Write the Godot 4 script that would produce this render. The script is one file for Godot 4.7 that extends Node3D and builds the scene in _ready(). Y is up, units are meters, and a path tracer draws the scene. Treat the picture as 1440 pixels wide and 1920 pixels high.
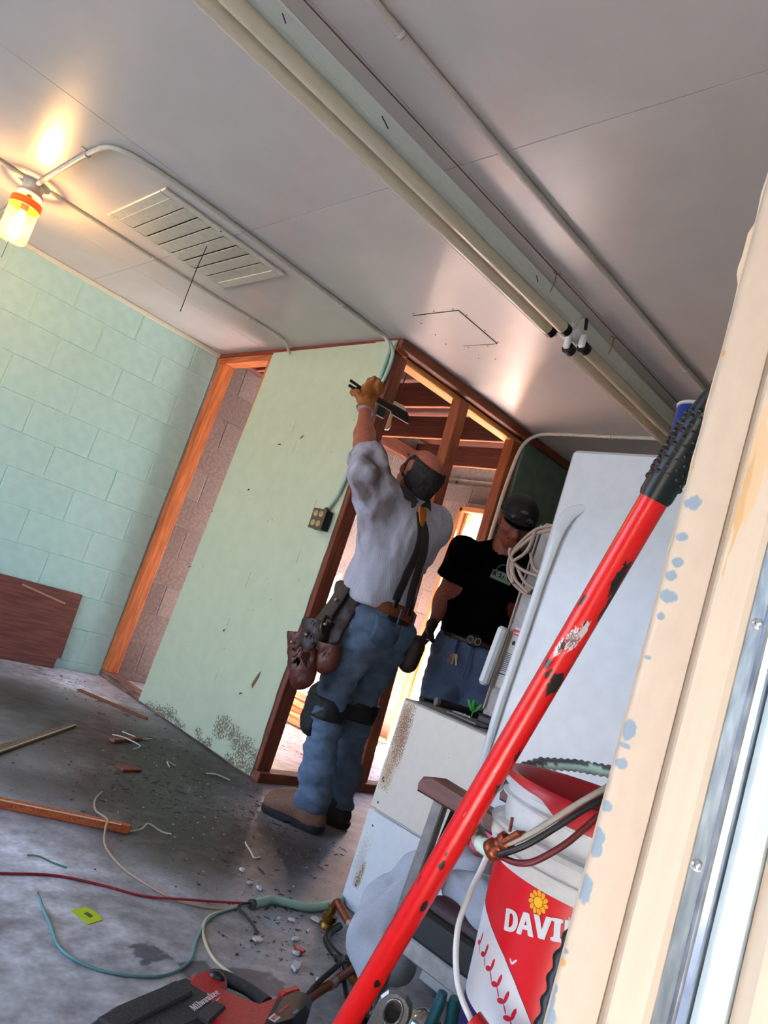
extends Node3D
# An old block-walled room under renovation: two workers at an opened stud partition,
# seen with a tilted camera from the outside doorway. Units are metres, y is up.

const H := 2.44            # ceiling height
const XL := -4.87          # inner face of the left block wall
const ZP := -2.45          # face of the mint plywood partition
const XP := -2.95          # face of the opened stud partition
const ZF := -5.0           # far block wall
const XE := -0.242         # inner face of the wall with the doorway
const ZS := 1.4            # wall behind the viewer, its opening added to let daylight in

var used := {}
var mats := {}
var rng := RandomNumberGenerator.new()

# ---------------------------------------------------------------- mesh builder
class MB:
	var v := PackedVector3Array()
	var n := PackedVector3Array()
	var uv := PackedVector2Array()
	var c := PackedColorArray()
	var ix := PackedInt32Array()
	var col := Color.WHITE

	func vert(p: Vector3, nn: Vector3, t := Vector2.ZERO) -> int:
		v.append(p); n.append(nn); uv.append(t); c.append(col)
		return v.size() - 1

	func tri(a: int, b: int, d: int) -> void:      # counter-clockwise seen from outside
		ix.append(a); ix.append(d); ix.append(b)

	func poly(ps: Array, ts: Array = []) -> void:  # flat convex polygon, counter-clockwise from outside
		var nn: Vector3 = (ps[1] - ps[0]).cross(ps[2] - ps[0]).normalized()
		var s := v.size()
		for k in ps.size():
			vert(ps[k], nn, ts[k] if ts.size() > k else Vector2.ZERO)
		for k in range(1, ps.size() - 1):
			tri(s, s + k, s + k + 1)

	func box(ce: Vector3, sz: Vector3, b := Basis.IDENTITY, bev := 0.003) -> MB:
		var h := sz / 2
		bev = min(bev, min(h.x, min(h.y, h.z)) * 0.6)
		for ax in 3:
			for s in [-1.0, 1.0]:
				var u := (ax + 1) % 3
				var w := (ax + 2) % 3
				var q := []
				for e in [[-1, -1], [1, -1], [1, 1], [-1, 1]]:
					var p := Vector3.ZERO
					p[ax] = h[ax] * s
					p[u] = (h[u] - bev) * e[0]
					p[w] = (h[w] - bev) * e[1]
					q.append(ce + b * p)
				var ts := [Vector2(0, 1), Vector2(1, 1), Vector2(1, 0), Vector2(0, 0)]
				if ax == 2 and s < 0: ts = [Vector2(1, 1), Vector2(0, 1), Vector2(0, 0), Vector2(1, 0)]
				if ax == 0: ts = [Vector2(1, 1), Vector2(1, 0), Vector2(0, 0), Vector2(0, 1)]
				if s < 0:
					q.reverse(); ts.reverse()
				poly(q, ts)
		if bev <= 0.0: return self
		for ax in 3:                                   # the twelve chamfers
			var u := (ax + 1) % 3
			var w := (ax + 2) % 3
			for su in [-1.0, 1.0]:
				for sw in [-1.0, 1.0]:
					var q := []
					for e in [[-1, 0], [1, 0], [1, 1], [-1, 1]]:
						var p := Vector3.ZERO
						p[ax] = (h[ax] - bev) * e[0]
						p[u] = (h[u] - (bev if e[1] == 1 else 0.0)) * su
						p[w] = (h[w] - (bev if e[1] == 0 else 0.0)) * sw
						q.append(ce + b * p)
					if su * sw < 0: q.reverse()
					poly(q)
		for sx in [-1.0, 1.0]:
			for sy in [-1.0, 1.0]:
				for sz2 in [-1.0, 1.0]:
					var s3 := Vector3(sx, sy, sz2)
					var q := []
					for ax in 3:
						var p := Vector3.ZERO
						for k in 3: p[k] = (h[k] - (0.0 if k == ax else bev)) * s3[k]
						q.append(ce + b * p)
					if sx * sy * sz2 < 0: q.reverse()
					poly(q)
		return self

	func bar(a: Vector3, b: Vector3, w: float, t: float, side: Vector3, bev := 0.002) -> MB:  # box from a to b, w wide along side
		var y := (b - a).normalized()
		var x := (side - y * side.dot(y)).normalized()
		return box((a + b) / 2, Vector3(w, a.distance_to(b), t), Basis(x, y, x.cross(y)), bev)

	# swept tube; r is a number or one radius per point, flat squashes the section along the second axis
	func tube(pts: Array, r, seg := 10, caps := true, smooth := 0, flat := 1.0, flat_dir := Vector3.ZERO) -> MB:
		var ps := pts
		var rs := []
		for k in pts.size(): rs.append(r[k] if r is Array else r)
		if smooth > 0:
			ps = []
			var r2 := []
			for k in pts.size() - 1:
				var p0: Vector3 = pts[max(k - 1, 0)]
				var p3: Vector3 = pts[min(k + 2, pts.size() - 1)]
				for s in smooth:
					var t := float(s) / smooth
					ps.append((pts[k] as Vector3).cubic_interpolate(pts[k + 1], p0, p3, t))
					r2.append(lerp(rs[k], rs[k + 1], t))
			ps.append(pts[-1]); r2.append(rs[-1])
			rs = r2
		var total := 0.0
		for k in ps.size() - 1: total += (ps[k] as Vector3).distance_to(ps[k + 1])
		var d0: Vector3 = (ps[1] - ps[0]).normalized()
		var x := flat_dir if flat_dir != Vector3.ZERO else (Vector3.UP if abs(d0.y) < 0.9 else Vector3.RIGHT)
		x = (x - d0 * x.dot(d0)).normalized()
		var s0 := v.size()
		var run := 0.0
		for k in ps.size():
			var d: Vector3 = ((ps[min(k + 1, ps.size() - 1)] - ps[max(k - 1, 0)]) as Vector3).normalized()
			x = (x - d * x.dot(d)).normalized()
			var y := d.cross(x)
			if k > 0: run += (ps[k] as Vector3).distance_to(ps[k - 1])
			for j in seg + 1:
				var a := TAU * j / seg
				var off: Vector3 = x * cos(a) * flat + y * sin(a)
				var nn: Vector3 = (x * cos(a) / flat + y * sin(a)).normalized()
				vert(ps[k] + off * rs[k], nn, Vector2(float(j) / seg, run / max(total, 0.001)))
		for k in ps.size() - 1:
			for j in seg:
				var a := s0 + k * (seg + 1) + j
				tri(a, a + 1, a + seg + 2); tri(a, a + seg + 2, a + seg + 1)
		if caps:
			for e in 2:
				var k := 0 if e == 0 else ps.size() - 1
				var d: Vector3 = (ps[0] - ps[1]).normalized() if e == 0 else (ps[-1] - ps[-2]).normalized()
				var ce := vert(ps[k], d)
				var st := v.size()
				for j in seg + 1: vert(v[s0 + k * (seg + 1) + j], d)
				for j in seg:
					if e == 1: tri(ce, st + j, st + j + 1)
					else: tri(ce, st + j + 1, st + j)
		return self

	# profile of Vector2(radius, height) turned about the axis up through at
	func lathe(pr: Array, seg := 24, at := Vector3.ZERO, b := Basis.IDENTITY, smooth := true) -> MB:
		var total := 0.0
		for k in pr.size() - 1: total += (pr[k] as Vector2).distance_to(pr[k + 1])
		var run := 0.0
		for k in pr.size() - 1:
			var p: Vector2 = pr[k]
			var q: Vector2 = pr[k + 1]
			var len := p.distance_to(q)
			var nn2 := Vector2(q.y - p.y, p.x - q.x).normalized()
			var na := nn2
			var nb := nn2
			if smooth:
				if k > 0:
					var o: Vector2 = pr[k - 1]
					var m := Vector2(p.y - o.y, o.x - p.x).normalized()
					if m.dot(nn2) > 0.6: na = (m + nn2).normalized()
				if k < pr.size() - 2:
					var o: Vector2 = pr[k + 2]
					var m := Vector2(o.y - q.y, q.x - o.x).normalized()
					if m.dot(nn2) > 0.6: nb = (m + nn2).normalized()
			var s := v.size()
			for j in seg + 1:
				var a := TAU * j / seg
				var d := Vector3(cos(a), 0, -sin(a))
				vert(at + b * (d * p.x + Vector3.UP * p.y), b * (d * na.x + Vector3.UP * na.y), Vector2(float(j) / seg, 1.0 - run / total))
				vert(at + b * (d * q.x + Vector3.UP * q.y), b * (d * nb.x + Vector3.UP * nb.y), Vector2(float(j) / seg, 1.0 - (run + len) / total))
			for j in seg:
				var a := s + j * 2
				tri(a, a + 2, a + 3); tri(a, a + 3, a + 1)
			run += len
		return self

	# outline (Vector2 list) in the plane of x and y of b, pushed out by depth along b.z, edges eased by bev
	func prism(outline: Array, depth: float, at := Vector3.ZERO, b := Basis.IDENTITY, bev := 0.0) -> MB:
		var pg := PackedVector2Array(outline)
		if Geometry2D.is_polygon_clockwise(pg): pg.reverse()
		# Godot calls a polygon clockwise in y-down terms; make it counter-clockwise with y up
		var area := 0.0
		for k in pg.size():
			var p := pg[k]
			var q := pg[(k + 1) % pg.size()]
			area += p.x * q.y - q.x * p.y
		if area < 0: pg.reverse()
		var m := pg.size()
		var ins := PackedVector2Array()
		for k in m:
			var a := (pg[k] - pg[(k + m - 1) % m]).normalized()
			var d := (pg[(k + 1) % m] - pg[k]).normalized()
			var nn := (Vector2(-a.y, a.x) + Vector2(-d.y, d.x))
			ins.append(pg[k] + nn.normalized() * bev / max(0.5, nn.length() / 2))
		var ti := Geometry2D.triangulate_polygon(ins)
		var lo := -depth / 2
		var hi := depth / 2
		for e in 2:
			var s := v.size()
			var zz := hi if e == 1 else lo
			for k in m: vert(at + b * Vector3(ins[k].x, ins[k].y, zz), b.z * (1 if e == 1 else -1), ins[k])
			for k in range(0, ti.size(), 3):
				var o := (pg[ti[k + 1]] - pg[ti[k]]).cross(pg[ti[k + 2]] - pg[ti[k]]) > 0
				if o == (e == 1): tri(s + ti[k], s + ti[k + 1], s + ti[k + 2])
				else: tri(s + ti[k], s + ti[k + 2], s + ti[k + 1])
		for k in m:
			var p := pg[k]
			var q := pg[(k + 1) % m]
			var pi := ins[k]
			var qi := ins[(k + 1) % m]
			var f := func(w: Vector2, z: float) -> Vector3: return at + b * Vector3(w.x, w.y, z)
			poly([f.call(p, lo + bev), f.call(q, lo + bev), f.call(q, hi - bev), f.call(p, hi - bev)])
			if bev > 0:
				poly([f.call(p, hi - bev), f.call(q, hi - bev), f.call(qi, hi), f.call(pi, hi)])
				poly([f.call(pi, lo), f.call(qi, lo), f.call(q, lo + bev), f.call(p, lo + bev)])
		return self

	func ball(ce: Vector3, r: Vector3, b := Basis.IDENTITY, rings := 10, seg := 16) -> MB:
		var s := v.size()
		for i in rings + 1:
			var t := PI * i / rings
			for j in seg + 1:
				var a := TAU * j / seg
				var d := Vector3(sin(t) * cos(a), cos(t), -sin(t) * sin(a))
				vert(ce + b * (d * r), (b * (d / r)).normalized(), Vector2(float(j) / seg, float(i) / rings))
		for i in rings:
			for j in seg:
				var a := s + i * (seg + 1) + j
				tri(a, a + seg + 1, a + seg + 2); tri(a, a + seg + 2, a + 1)
		return self

	func add(o: MB, x: Transform3D) -> MB:
		var s := v.size()
		for k in o.v.size():
			v.append(x * o.v[k]); n.append((x.basis * o.n[k]).normalized()); uv.append(o.uv[k]); c.append(o.c[k])
		for k in o.ix: ix.append(k + s)
		return self

	func mesh(offset := Vector3.ZERO, colours := false) -> ArrayMesh:
		var arr := []
		arr.resize(Mesh.ARRAY_MAX)
		var w := v.duplicate()
		if offset != Vector3.ZERO:
			for k in w.size(): w[k] -= offset
		arr[Mesh.ARRAY_VERTEX] = w
		arr[Mesh.ARRAY_NORMAL] = n
		arr[Mesh.ARRAY_TEX_UV] = uv
		if colours: arr[Mesh.ARRAY_COLOR] = c
		arr[Mesh.ARRAY_INDEX] = ix
		var me := ArrayMesh.new()
		me.add_surface_from_arrays(Mesh.PRIMITIVE_TRIANGLES, arr)
		return me

# ------------------------------------------------------------------ scene helpers
func numbered(called: String) -> String:
	if not used.has(called):
		used[called] = 0
		return called
	used[called] += 1
	return "%s_%03d" % [called, used[called]]

func tag(o: Node, label: String, category := "", group := "") -> Node:
	o.set_meta("label", label)
	if category: o.set_meta("category", category)
	if group: o.set_meta("group", group)
	return o

func thing(called: String, label: String, category: String, at: Vector3, group := "") -> Node3D:
	var o := Node3D.new()
	o.name = numbered(called)
	o.position = at
	add_child(o, true)
	tag(o, label, category, group)
	return o

func struct(called: String, at := Vector3.ZERO) -> Node3D:
	var o := Node3D.new()
	o.name = called
	o.position = at
	o.set_meta("kind", "structure")
	add_child(o, true)
	return o

# one named mesh under a parent; shapes are given in world coordinates
func part(parent: Node3D, called: String, mb: MB, m: Material, label := "", colours := false) -> MeshInstance3D:
	var o := MeshInstance3D.new()
	o.name = called
	var org := Vector3.ZERO
	var p: Node = parent
	while p is Node3D and p != self:
		org += (p as Node3D).position
		p = p.get_parent()
	o.mesh = mb.mesh(org, colours)
	o.material_override = m
	o.cast_shadow = GeometryInstance3D.SHADOW_CASTING_SETTING_ON
	parent.add_child(o, true)
	if label: o.set_meta("label", label)
	return o

func single(called: String, label: String, category: String, mb: MB, m: Material, at: Vector3, group := "") -> MeshInstance3D:
	var o := MeshInstance3D.new()
	o.name = numbered(called)
	o.position = at
	o.mesh = mb.mesh(at)
	o.material_override = m
	add_child(o, true)
	tag(o, label, category, group)
	return o

# one mesh shared by many pieces
func piece(parent: Node3D, called: String, me: Mesh, m: Material, at: Vector3, turn := 0.0) -> MeshInstance3D:
	var o := MeshInstance3D.new()
	o.name = called
	o.mesh = me
	o.material_override = m
	o.position = at
	o.rotation.y = turn
	parent.add_child(o, true)
	return o

func mat(col: Color, rough := 0.6, metal := 0.0) -> StandardMaterial3D:
	var key := "%s %.2f %.2f" % [col.to_html(), rough, metal]
	if mats.has(key): return mats[key]
	var m := StandardMaterial3D.new()
	m.albedo_color = col
	m.roughness = rough
	m.metallic = metal
	mats[key] = m
	return m

# a colour broken up by noise, mapped by the object's own (or the world's) axes; scale stretches the grain
func noisy(a: Color, b: Color, rough := 0.7, scale := Vector3.ONE, freq := 0.02, metal := 0.0, world := false, bump := 0.0, mid := 0.5) -> StandardMaterial3D:
	var key := "n%s%s%s%s%s%s%s%s" % [a.to_html(), b.to_html(), rough, scale, freq, metal, world, bump]
	if mats.has(key): return mats[key]
	var m := StandardMaterial3D.new()
	var f := FastNoiseLite.new()
	f.seed = mats.size() + 7
	f.frequency = freq
	f.fractal_octaves = 5
	var t := NoiseTexture2D.new()
	t.width = 384; t.height = 384
	t.seamless = true
	t.noise = f
	var g := Gradient.new()
	g.set_color(0, a); g.set_color(1, b)
	g.set_offset(0, mid - 0.3); g.set_offset(1, mid + 0.3)
	t.color_ramp = g
	m.albedo_texture = t
	m.uv1_triplanar = true
	m.uv1_world_triplanar = world
	m.uv1_scale = scale
	m.roughness = rough
	m.metallic = metal
	if bump > 0:
		m.heightmap_enabled = true
		m.heightmap_scale = bump
		m.heightmap_texture = t
	mats[key] = m
	return m

func wood(a: Color, b: Color, axis := 1, rough := 0.75) -> StandardMaterial3D:
	var s := Vector3(5, 5, 5)
	s[axis] = 0.45
	return noisy(a, b, rough, s, 0.02)

# a picture painted from blotches: [u, v, radius_u, radius_v, colour, raggedness]
func stained(base: Color, blots: Array, w := 256, h := 256, rough := 0.6, seed := 1, grain := 0.04) -> StandardMaterial3D:
	var im := Image.create(w, h, false, Image.FORMAT_RGB8)
	var f := FastNoiseLite.new()
	f.seed = seed
	f.frequency = 0.03
	f.fractal_octaves = 4
	for y in h:
		for x in w:
			var g := 1.0 + grain * f.get_noise_2d(x * 0.6, y * 0.6)
			im.set_pixel(x, y, Color(base.r * g, base.g * g, base.b * g))
	for k in blots:
		var x0: int = max(0, int((k[0] - k[2] * 1.4) * w))
		var x1: int = min(w - 1, int((k[0] + k[2] * 1.4) * w))
		var y0: int = max(0, int((k[1] - k[3] * 1.4) * h))
		var y1: int = min(h - 1, int((k[1] + k[3] * 1.4) * h))
		for y in range(y0, y1 + 1):
			for x in range(x0, x1 + 1):
				var d := Vector2((float(x) / w - k[0]) / k[2], (float(y) / h - k[1]) / k[3]).length()
				var e: float = d + f.get_noise_2d(x * k[6] if k.size() > 6 else x * 4.0, y * k[6] if k.size() > 6 else y * 4.0) * k[5]
				if e < 1.0:
					var soft: float = clamp((1.0 - e) * 5.0, 0, 1)
					im.set_pixel(x, y, im.get_pixel(x, y).lerp(k[4], soft))
	var m := StandardMaterial3D.new()
	m.albedo_texture = ImageTexture.create_from_image(im)
	m.roughness = rough
	return m

# lettering as a thin solid: every vertex goes through place(x, y, z) -> world
func lettering(text: String, size: float, place: Callable, weight := 700, depth := 0.002, font := "Droid Sans", shear := 0.0) -> MB:
	var tm := TextMesh.new()
	var sf := SystemFont.new()
	sf.font_names = PackedStringArray([font])
	sf.font_weight = weight
	tm.font = sf
	tm.text = text
	tm.font_size = 32
	tm.pixel_size = size / 32.0
	tm.depth = depth
	var mb := MB.new()
	for s in tm.get_surface_count():
		var arr := tm.surface_get_arrays(s)
		var vs: PackedVector3Array = arr[Mesh.ARRAY_VERTEX]
		var idx: PackedInt32Array = arr[Mesh.ARRAY_INDEX]
		for k in range(0, idx.size(), 3):
			var q := []
			for j in 3:
				var p := vs[idx[k + j]]
				q.append(place.call(p.x + p.y * shear, p.y, p.z))
			q.reverse()
			mb.poly(q)
	return mb

# ---------------------------------------------------- smooth bodies from tapered bones
# bone: [a, b, ra, rb] or [a, b, ra, rb, squash_axis, factor]
func bone_dist(p: Vector3, o: Array) -> float:
	var a: Vector3 = o[0]
	var d: Vector3 = p - a
	var ba: Vector3 = o[1] - a
	if o.size() > 4:
		var ax: Vector3 = o[4]
		var s: float = 1.0 / o[5] - 1.0
		d += ax * (d.dot(ax) * s)
		ba += ax * (ba.dot(ax) * s)
	var l := ba.length_squared()
	var t: float = clamp(d.dot(ba) / l, 0, 1) if l > 1e-9 else 0.0
	return (d - ba * t).length() - lerp(o[2], o[3], t)

# opt: infl, cuts [[normal, point]...] keep the side against the normal, less [bones], noise, freq, box (AABB), col (Callable)
func flesh(bones: Array, cell := 0.01, k := 0.018, opt := {}) -> MB:
	var infl: float = opt.get("infl", 0.0)
	var box := AABB()
	for i in bones.size():
		var o: Array = bones[i]
		var r: float = max(o[2], o[3]) + infl + cell * 2
		var bb := AABB(o[0], Vector3.ZERO).expand(o[1]).grow(r)
		box = bb if i == 0 else box.merge(bb)
	if opt.has("box"): box = box.intersection(opt.box)
	var nx := int(box.size.x / cell) + 2
	var ny := int(box.size.y / cell) + 2
	var nz := int(box.size.z / cell) + 2
	var o0 := box.position
	var acc := PackedFloat32Array()
	acc.resize(nx * ny * nz)
	for o in bones:
		var r: float = max(o[2], o[3]) + infl + k * 2.2 + cell
		var bb := AABB(o[0], Vector3.ZERO).expand(o[1]).grow(r)
		var lo := (bb.position - o0) / cell
		var hi := (bb.end - o0) / cell
		for z in range(max(0, int(lo.z)), min(nz, int(hi.z) + 2)):
			for y in range(max(0, int(lo.y)), min(ny, int(hi.y) + 2)):
				var at := (z * ny + y) * nx
				for x in range(max(0, int(lo.x)), min(nx, int(hi.x) + 2)):
					var d := bone_dist(o0 + Vector3(x, y, z) * cell, o) - infl
					if d < k * 5: acc[at + x] += exp(-clamp(d, -k * 30, 1.0) / k)
	var noise: float = opt.get("noise", 0.0)
	var fn := FastNoiseLite.new()
	fn.seed = opt.get("seed", 3)
	fn.frequency = opt.get("freq", 9.0)
	fn.fractal_octaves = 3
	var cuts: Array = opt.get("cuts", [])
	var less: Array = opt.get("less", [])
	var st: Vector3 = opt.get("stretch", Vector3.ONE)
	for z in nz:
		for y in ny:
			var at := (z * ny + y) * nx
			for x in nx:
				var e := acc[at + x]
				var f := 1.0
				if e > 0.0:
					f = -k * log(e)
					if abs(f) < 0.06:
						var p := o0 + Vector3(x, y, z) * cell
						if noise > 0: f += fn.get_noise_3dv(p * st) * noise
						for q in cuts:
							if q.size() < 3 or p.distance_to(q[1]) < q[2]: f = max(f, q[0].dot(p - q[1]))
						for q in less: f = max(f, -bone_dist(p, q))
					elif f < 0 and (cuts.size() or less.size()):
						var p := o0 + Vector3(x, y, z) * cell
						for q in cuts:
							if q.size() < 3 or p.distance_to(q[1]) < q[2]: f = max(f, q[0].dot(p - q[1]))
						for q in less: f = max(f, -bone_dist(p, q))
				acc[at + x] = f
	# surface nets
	var mb := MB.new()
	var ids := PackedInt32Array()
	ids.resize(nx * ny * nz)
	ids.fill(-1)
	var off := [0, 1, nx, nx + 1, nx * ny, nx * ny + 1, nx * ny + nx, nx * ny + nx + 1]
	var corner := [Vector3(0, 0, 0), Vector3(1, 0, 0), Vector3(0, 1, 0), Vector3(1, 1, 0), Vector3(0, 0, 1), Vector3(1, 0, 1), Vector3(0, 1, 1), Vector3(1, 1, 1)]
	var edges := [[0, 1], [2, 3], [4, 5], [6, 7], [0, 2], [1, 3], [4, 6], [5, 7], [0, 4], [1, 5], [2, 6], [3, 7]]
	var col = opt.get("col")
	for z in nz - 1:
		for y in ny - 1:
			var row := (z * ny + y) * nx
			for x in nx - 1:
				var i := row + x
				var neg := 0
				for j in 8:
					if acc[i + off[j]] < 0: neg += 1
				if neg == 0 or neg == 8: continue
				var sum := Vector3.ZERO
				var cnt := 0
				for e in edges:
					var fa := acc[i + off[e[0]]]
					var fb := acc[i + off[e[1]]]
					if (fa < 0) != (fb < 0):
						sum += (corner[e[0]] as Vector3).lerp(corner[e[1]], fa / (fa - fb))
						cnt += 1
				var p := o0 + (Vector3(x, y, z) + sum / cnt) * cell
				if col != null: mb.col = col.call(p)
				ids[i] = mb.vert(p, Vector3.ZERO)
	var nxy := nx * ny
	var ax := [1, nx, nxy]
	for z in range(1, nz - 1):
		for y in range(1, ny - 1):
			var row := (z * ny + y) * nx
			for x in range(1, nx - 1):
				var i := row + x
				var f0 := acc[i] < 0
				for e in 3:
					var f1 := acc[i + ax[e]] < 0
					if f0 == f1: continue
					var u: int = ax[(e + 1) % 3]
					var w: int = ax[(e + 2) % 3]
					var a := ids[i - u - w]
					var b := ids[i - w]
					var d := ids[i]
					var g := ids[i - u]
					if a < 0 or b < 0 or d < 0 or g < 0: continue
					if f0:
						mb.tri(a, b, d); mb.tri(a, d, g)
					else:
						mb.tri(a, d, b); mb.tri(a, g, d)
	for t in range(0, mb.ix.size(), 3):
		var a := mb.ix[t]
		var d := mb.ix[t + 1]
		var b := mb.ix[t + 2]
		var nn := (mb.v[b] - mb.v[a]).cross(mb.v[d] - mb.v[a])
		mb.n[a] += nn; mb.n[b] += nn; mb.n[d] += nn
	for t in mb.n.size(): mb.n[t] = mb.n[t].normalized()
	return mb

func _ready() -> void:
	rng.seed = 20240611
	# ---- camera, sky, sun, exposure
	var cam := Camera3D.new()
	cam.name = "camera"
	cam.position = Vector3(0, 0.92, 0)
	cam.rotation = Vector3(deg_to_rad(8.5), deg_to_rad(47.15), deg_to_rad(18.2))
	cam.fov = 70.05
	cam.near = 0.02
	cam.current = true
	add_child(cam)
	var we := WorldEnvironment.new()
	we.name = "environment"
	var env := Environment.new()
	env.background_mode = Environment.BG_SKY
	var sky := Sky.new()
	var sm := ProceduralSkyMaterial.new()
	sm.sky_top_color = Color(0.62, 0.78, 1.0)
	sm.sky_horizon_color = Color(0.88, 0.94, 1.0)
	sm.ground_bottom_color = Color(0.42, 0.42, 0.42)
	sm.ground_horizon_color = Color(0.6, 0.6, 0.6)
	sm.sky_energy_multiplier = 2.1
	sm.ground_energy_multiplier = 1.0
	sky.sky_material = sm
	env.sky = sky
	env.tonemap_mode = Environment.TONE_MAPPER_LINEAR
	env.tonemap_exposure = 1.36
	env.sdfgi_enabled = true
	env.ssao_enabled = true
	env.ssil_enabled = true
	we.environment = env
	add_child(we)
	var sun := DirectionalLight3D.new()
	sun.name = "sun"
	# from beyond the far block wall, in through its doorway
	sun.look_at_from_position(Vector3.ZERO, Vector3(-0.50, -0.62, 0.60), Vector3.UP)
	sun.light_energy = 95.0
	sun.light_color = Color(1.0, 0.965, 0.91)
	sun.light_angular_distance = 0.6
	sun.shadow_enabled = true
	add_child(sun)

	build_shell()
	build_partition()
	build_far_room()
	build_ceiling_fittings()
	build_doorway()
	build_fridge_corner()
	build_chair()
	build_bucket()
	build_worker_prying()
	build_worker_waiting()
	build_floor_things()
	build_tools()
	build_details()

# ------------------------------------------------------------------ the room itself
func floor_material() -> StandardMaterial3D:
	var w := 1280
	var im := Image.create(w, w, false, Image.FORMAT_RGB8)
	var f1 := FastNoiseLite.new(); f1.seed = 5; f1.frequency = 0.006; f1.fractal_octaves = 6
	var f2 := FastNoiseLite.new(); f2.seed = 9; f2.frequency = 0.05; f2.fractal_octaves = 4
	var n1 := f1.get_image(w, w).get_data()
	var n2 := f2.get_image(w, w).get_data()
	# dirt with the panel's shade painted in, in room metres: x, z, radius, strength (negative is paler; beyond the partition it paints in sunlight)
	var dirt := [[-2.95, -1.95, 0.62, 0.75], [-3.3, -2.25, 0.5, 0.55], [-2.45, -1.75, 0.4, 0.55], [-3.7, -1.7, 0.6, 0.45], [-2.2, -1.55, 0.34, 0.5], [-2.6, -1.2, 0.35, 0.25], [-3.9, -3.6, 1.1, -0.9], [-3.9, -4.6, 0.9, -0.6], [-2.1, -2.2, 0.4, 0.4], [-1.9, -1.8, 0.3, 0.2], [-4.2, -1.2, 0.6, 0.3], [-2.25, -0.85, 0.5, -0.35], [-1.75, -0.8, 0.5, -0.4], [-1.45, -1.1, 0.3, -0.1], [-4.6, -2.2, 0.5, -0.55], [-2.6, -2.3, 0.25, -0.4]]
	# damp patches
	var damp := [[-1.56, -1.17, 0.07, 0.1], [-1.47, -1.25, 0.06, 0.08], [-1.4, -1.3, 0.09, 0.16], [-1.52, -1.13, 0.02, 0.03]]
	var px := PackedByteArray()
	px.resize(w * w * 3)
	var sx := 5.2 / w
	var sz := 6.6 / w
	for y in w:
		for x in w:
			var i := y * w + x
			var a := n1[i] / 255.0
			var b := n2[i] / 255.0
			var wx := -5.0 + x * sx
			var wz := -5.1 + y * sz
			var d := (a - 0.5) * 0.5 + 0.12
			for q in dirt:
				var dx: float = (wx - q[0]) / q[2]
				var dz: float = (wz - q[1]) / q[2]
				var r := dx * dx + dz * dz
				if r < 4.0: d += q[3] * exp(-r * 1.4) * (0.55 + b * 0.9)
			var wet := 0.0
			if wx > -1.8 and wx < -1.1 and wz < -0.8 and wz > -1.6:
				for q in damp:
					var r2 := Vector2((wx - q[0]) / q[2], (wz - q[1]) / q[3]).length() + (a - 0.5) * 1.8 + (b - 0.5) * 0.9
					if r2 < 1.0: wet = max(wet, min(1.0, (1.0 - r2) * 9.0))
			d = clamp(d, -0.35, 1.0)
			var b3 := n2[((y * 5) % w) * w + (x * 4) % w] / 255.0
			var b4 := n1[((y * 3) % w) * w + (x * 2) % w] / 255.0
			var t := 0.70 + b * 0.26 + (b3 - 0.5) * 0.22 + (b4 - 0.5) * 0.34 + 0.17
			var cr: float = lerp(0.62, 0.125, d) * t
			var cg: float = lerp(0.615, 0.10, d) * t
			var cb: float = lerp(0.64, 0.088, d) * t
			if wet > 0:
				cr *= 1 - wet * 0.45; cg *= 1 - wet * 0.44; cb *= 1 - wet * 0.42
			px[i * 3] = int(clamp(cr, 0, 1) * 255)
			px[i * 3 + 1] = int(clamp(cg, 0, 1) * 255)
			px[i * 3 + 2] = int(clamp(cb, 0, 1) * 255)
	im = Image.create_from_data(w, w, false, Image.FORMAT_RGB8, px)
	var m := StandardMaterial3D.new()
	m.albedo_texture = ImageTexture.create_from_image(im)
	m.roughness = 0.5
	m.uv1_scale = Vector3(1, 1, 1)
	return m

# courses of blocks on a wall plane; along is the direction the courses run in
func lay_blocks(root: Node3D, plane_axis: int, at: float, face: float, lo: float, hi: float, phase_even: float, rows: Array, top: float, ms: Array, openings: Array, jitter := 0.0006) -> void:
	var L := 0.4343
	var C := 0.2172
	var cache := {}
	for r in rows:
		var y0: float = 0.054 + C * (r - 0)
		var y1: float = min(y0 + C, top)
		if r < 0: y0 = 0.0; y1 = 0.054
		var ph: float = phase_even + (L / 2 if posmod(r, 2) == 1 else 0.0)
		var k0 := int(floor((lo - ph) / L))
		for k in range(k0, int(ceil((hi - ph) / L))):
			var segs := [[max(ph + k * L, lo), min(ph + (k + 1) * L, hi)]]
			for o in openings:
				var nxt := []
				for s in segs:
					if y0 >= o[3] - 0.01 or y1 <= o[2] + 0.01 or s[1] <= o[0] or s[0] >= o[1]: nxt.append(s)
					else:
						if s[0] < o[0]: nxt.append([s[0], o[0]])
						if s[1] > o[1]: nxt.append([o[1], s[1]])
				segs = nxt
			for s in segs:
				if s[1] - s[0] < 0.02: continue
				var sz := Vector3(0.05, y1 - y0 - 0.0016, s[1] - s[0] - 0.009)
				var key := "%.3f %.3f" % [sz.y, sz.z]
				if not cache.has(key):
					var mb := MB.new()
					mb.box(Vector3.ZERO, sz if plane_axis == 0 else Vector3(sz.z, sz.y, sz.x), Basis.IDENTITY, 0.002)
					cache[key] = mb.mesh()
				var p := Vector3.ZERO
				p[plane_axis] = at - face * (0.025 + rng.randf() * jitter)
				p.y = (y0 + y1) / 2
				p[2 - plane_axis] = (s[0] + s[1]) / 2
				piece(root, "block", cache[key], ms[rng.randi() % ms.size()], p)

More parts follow.
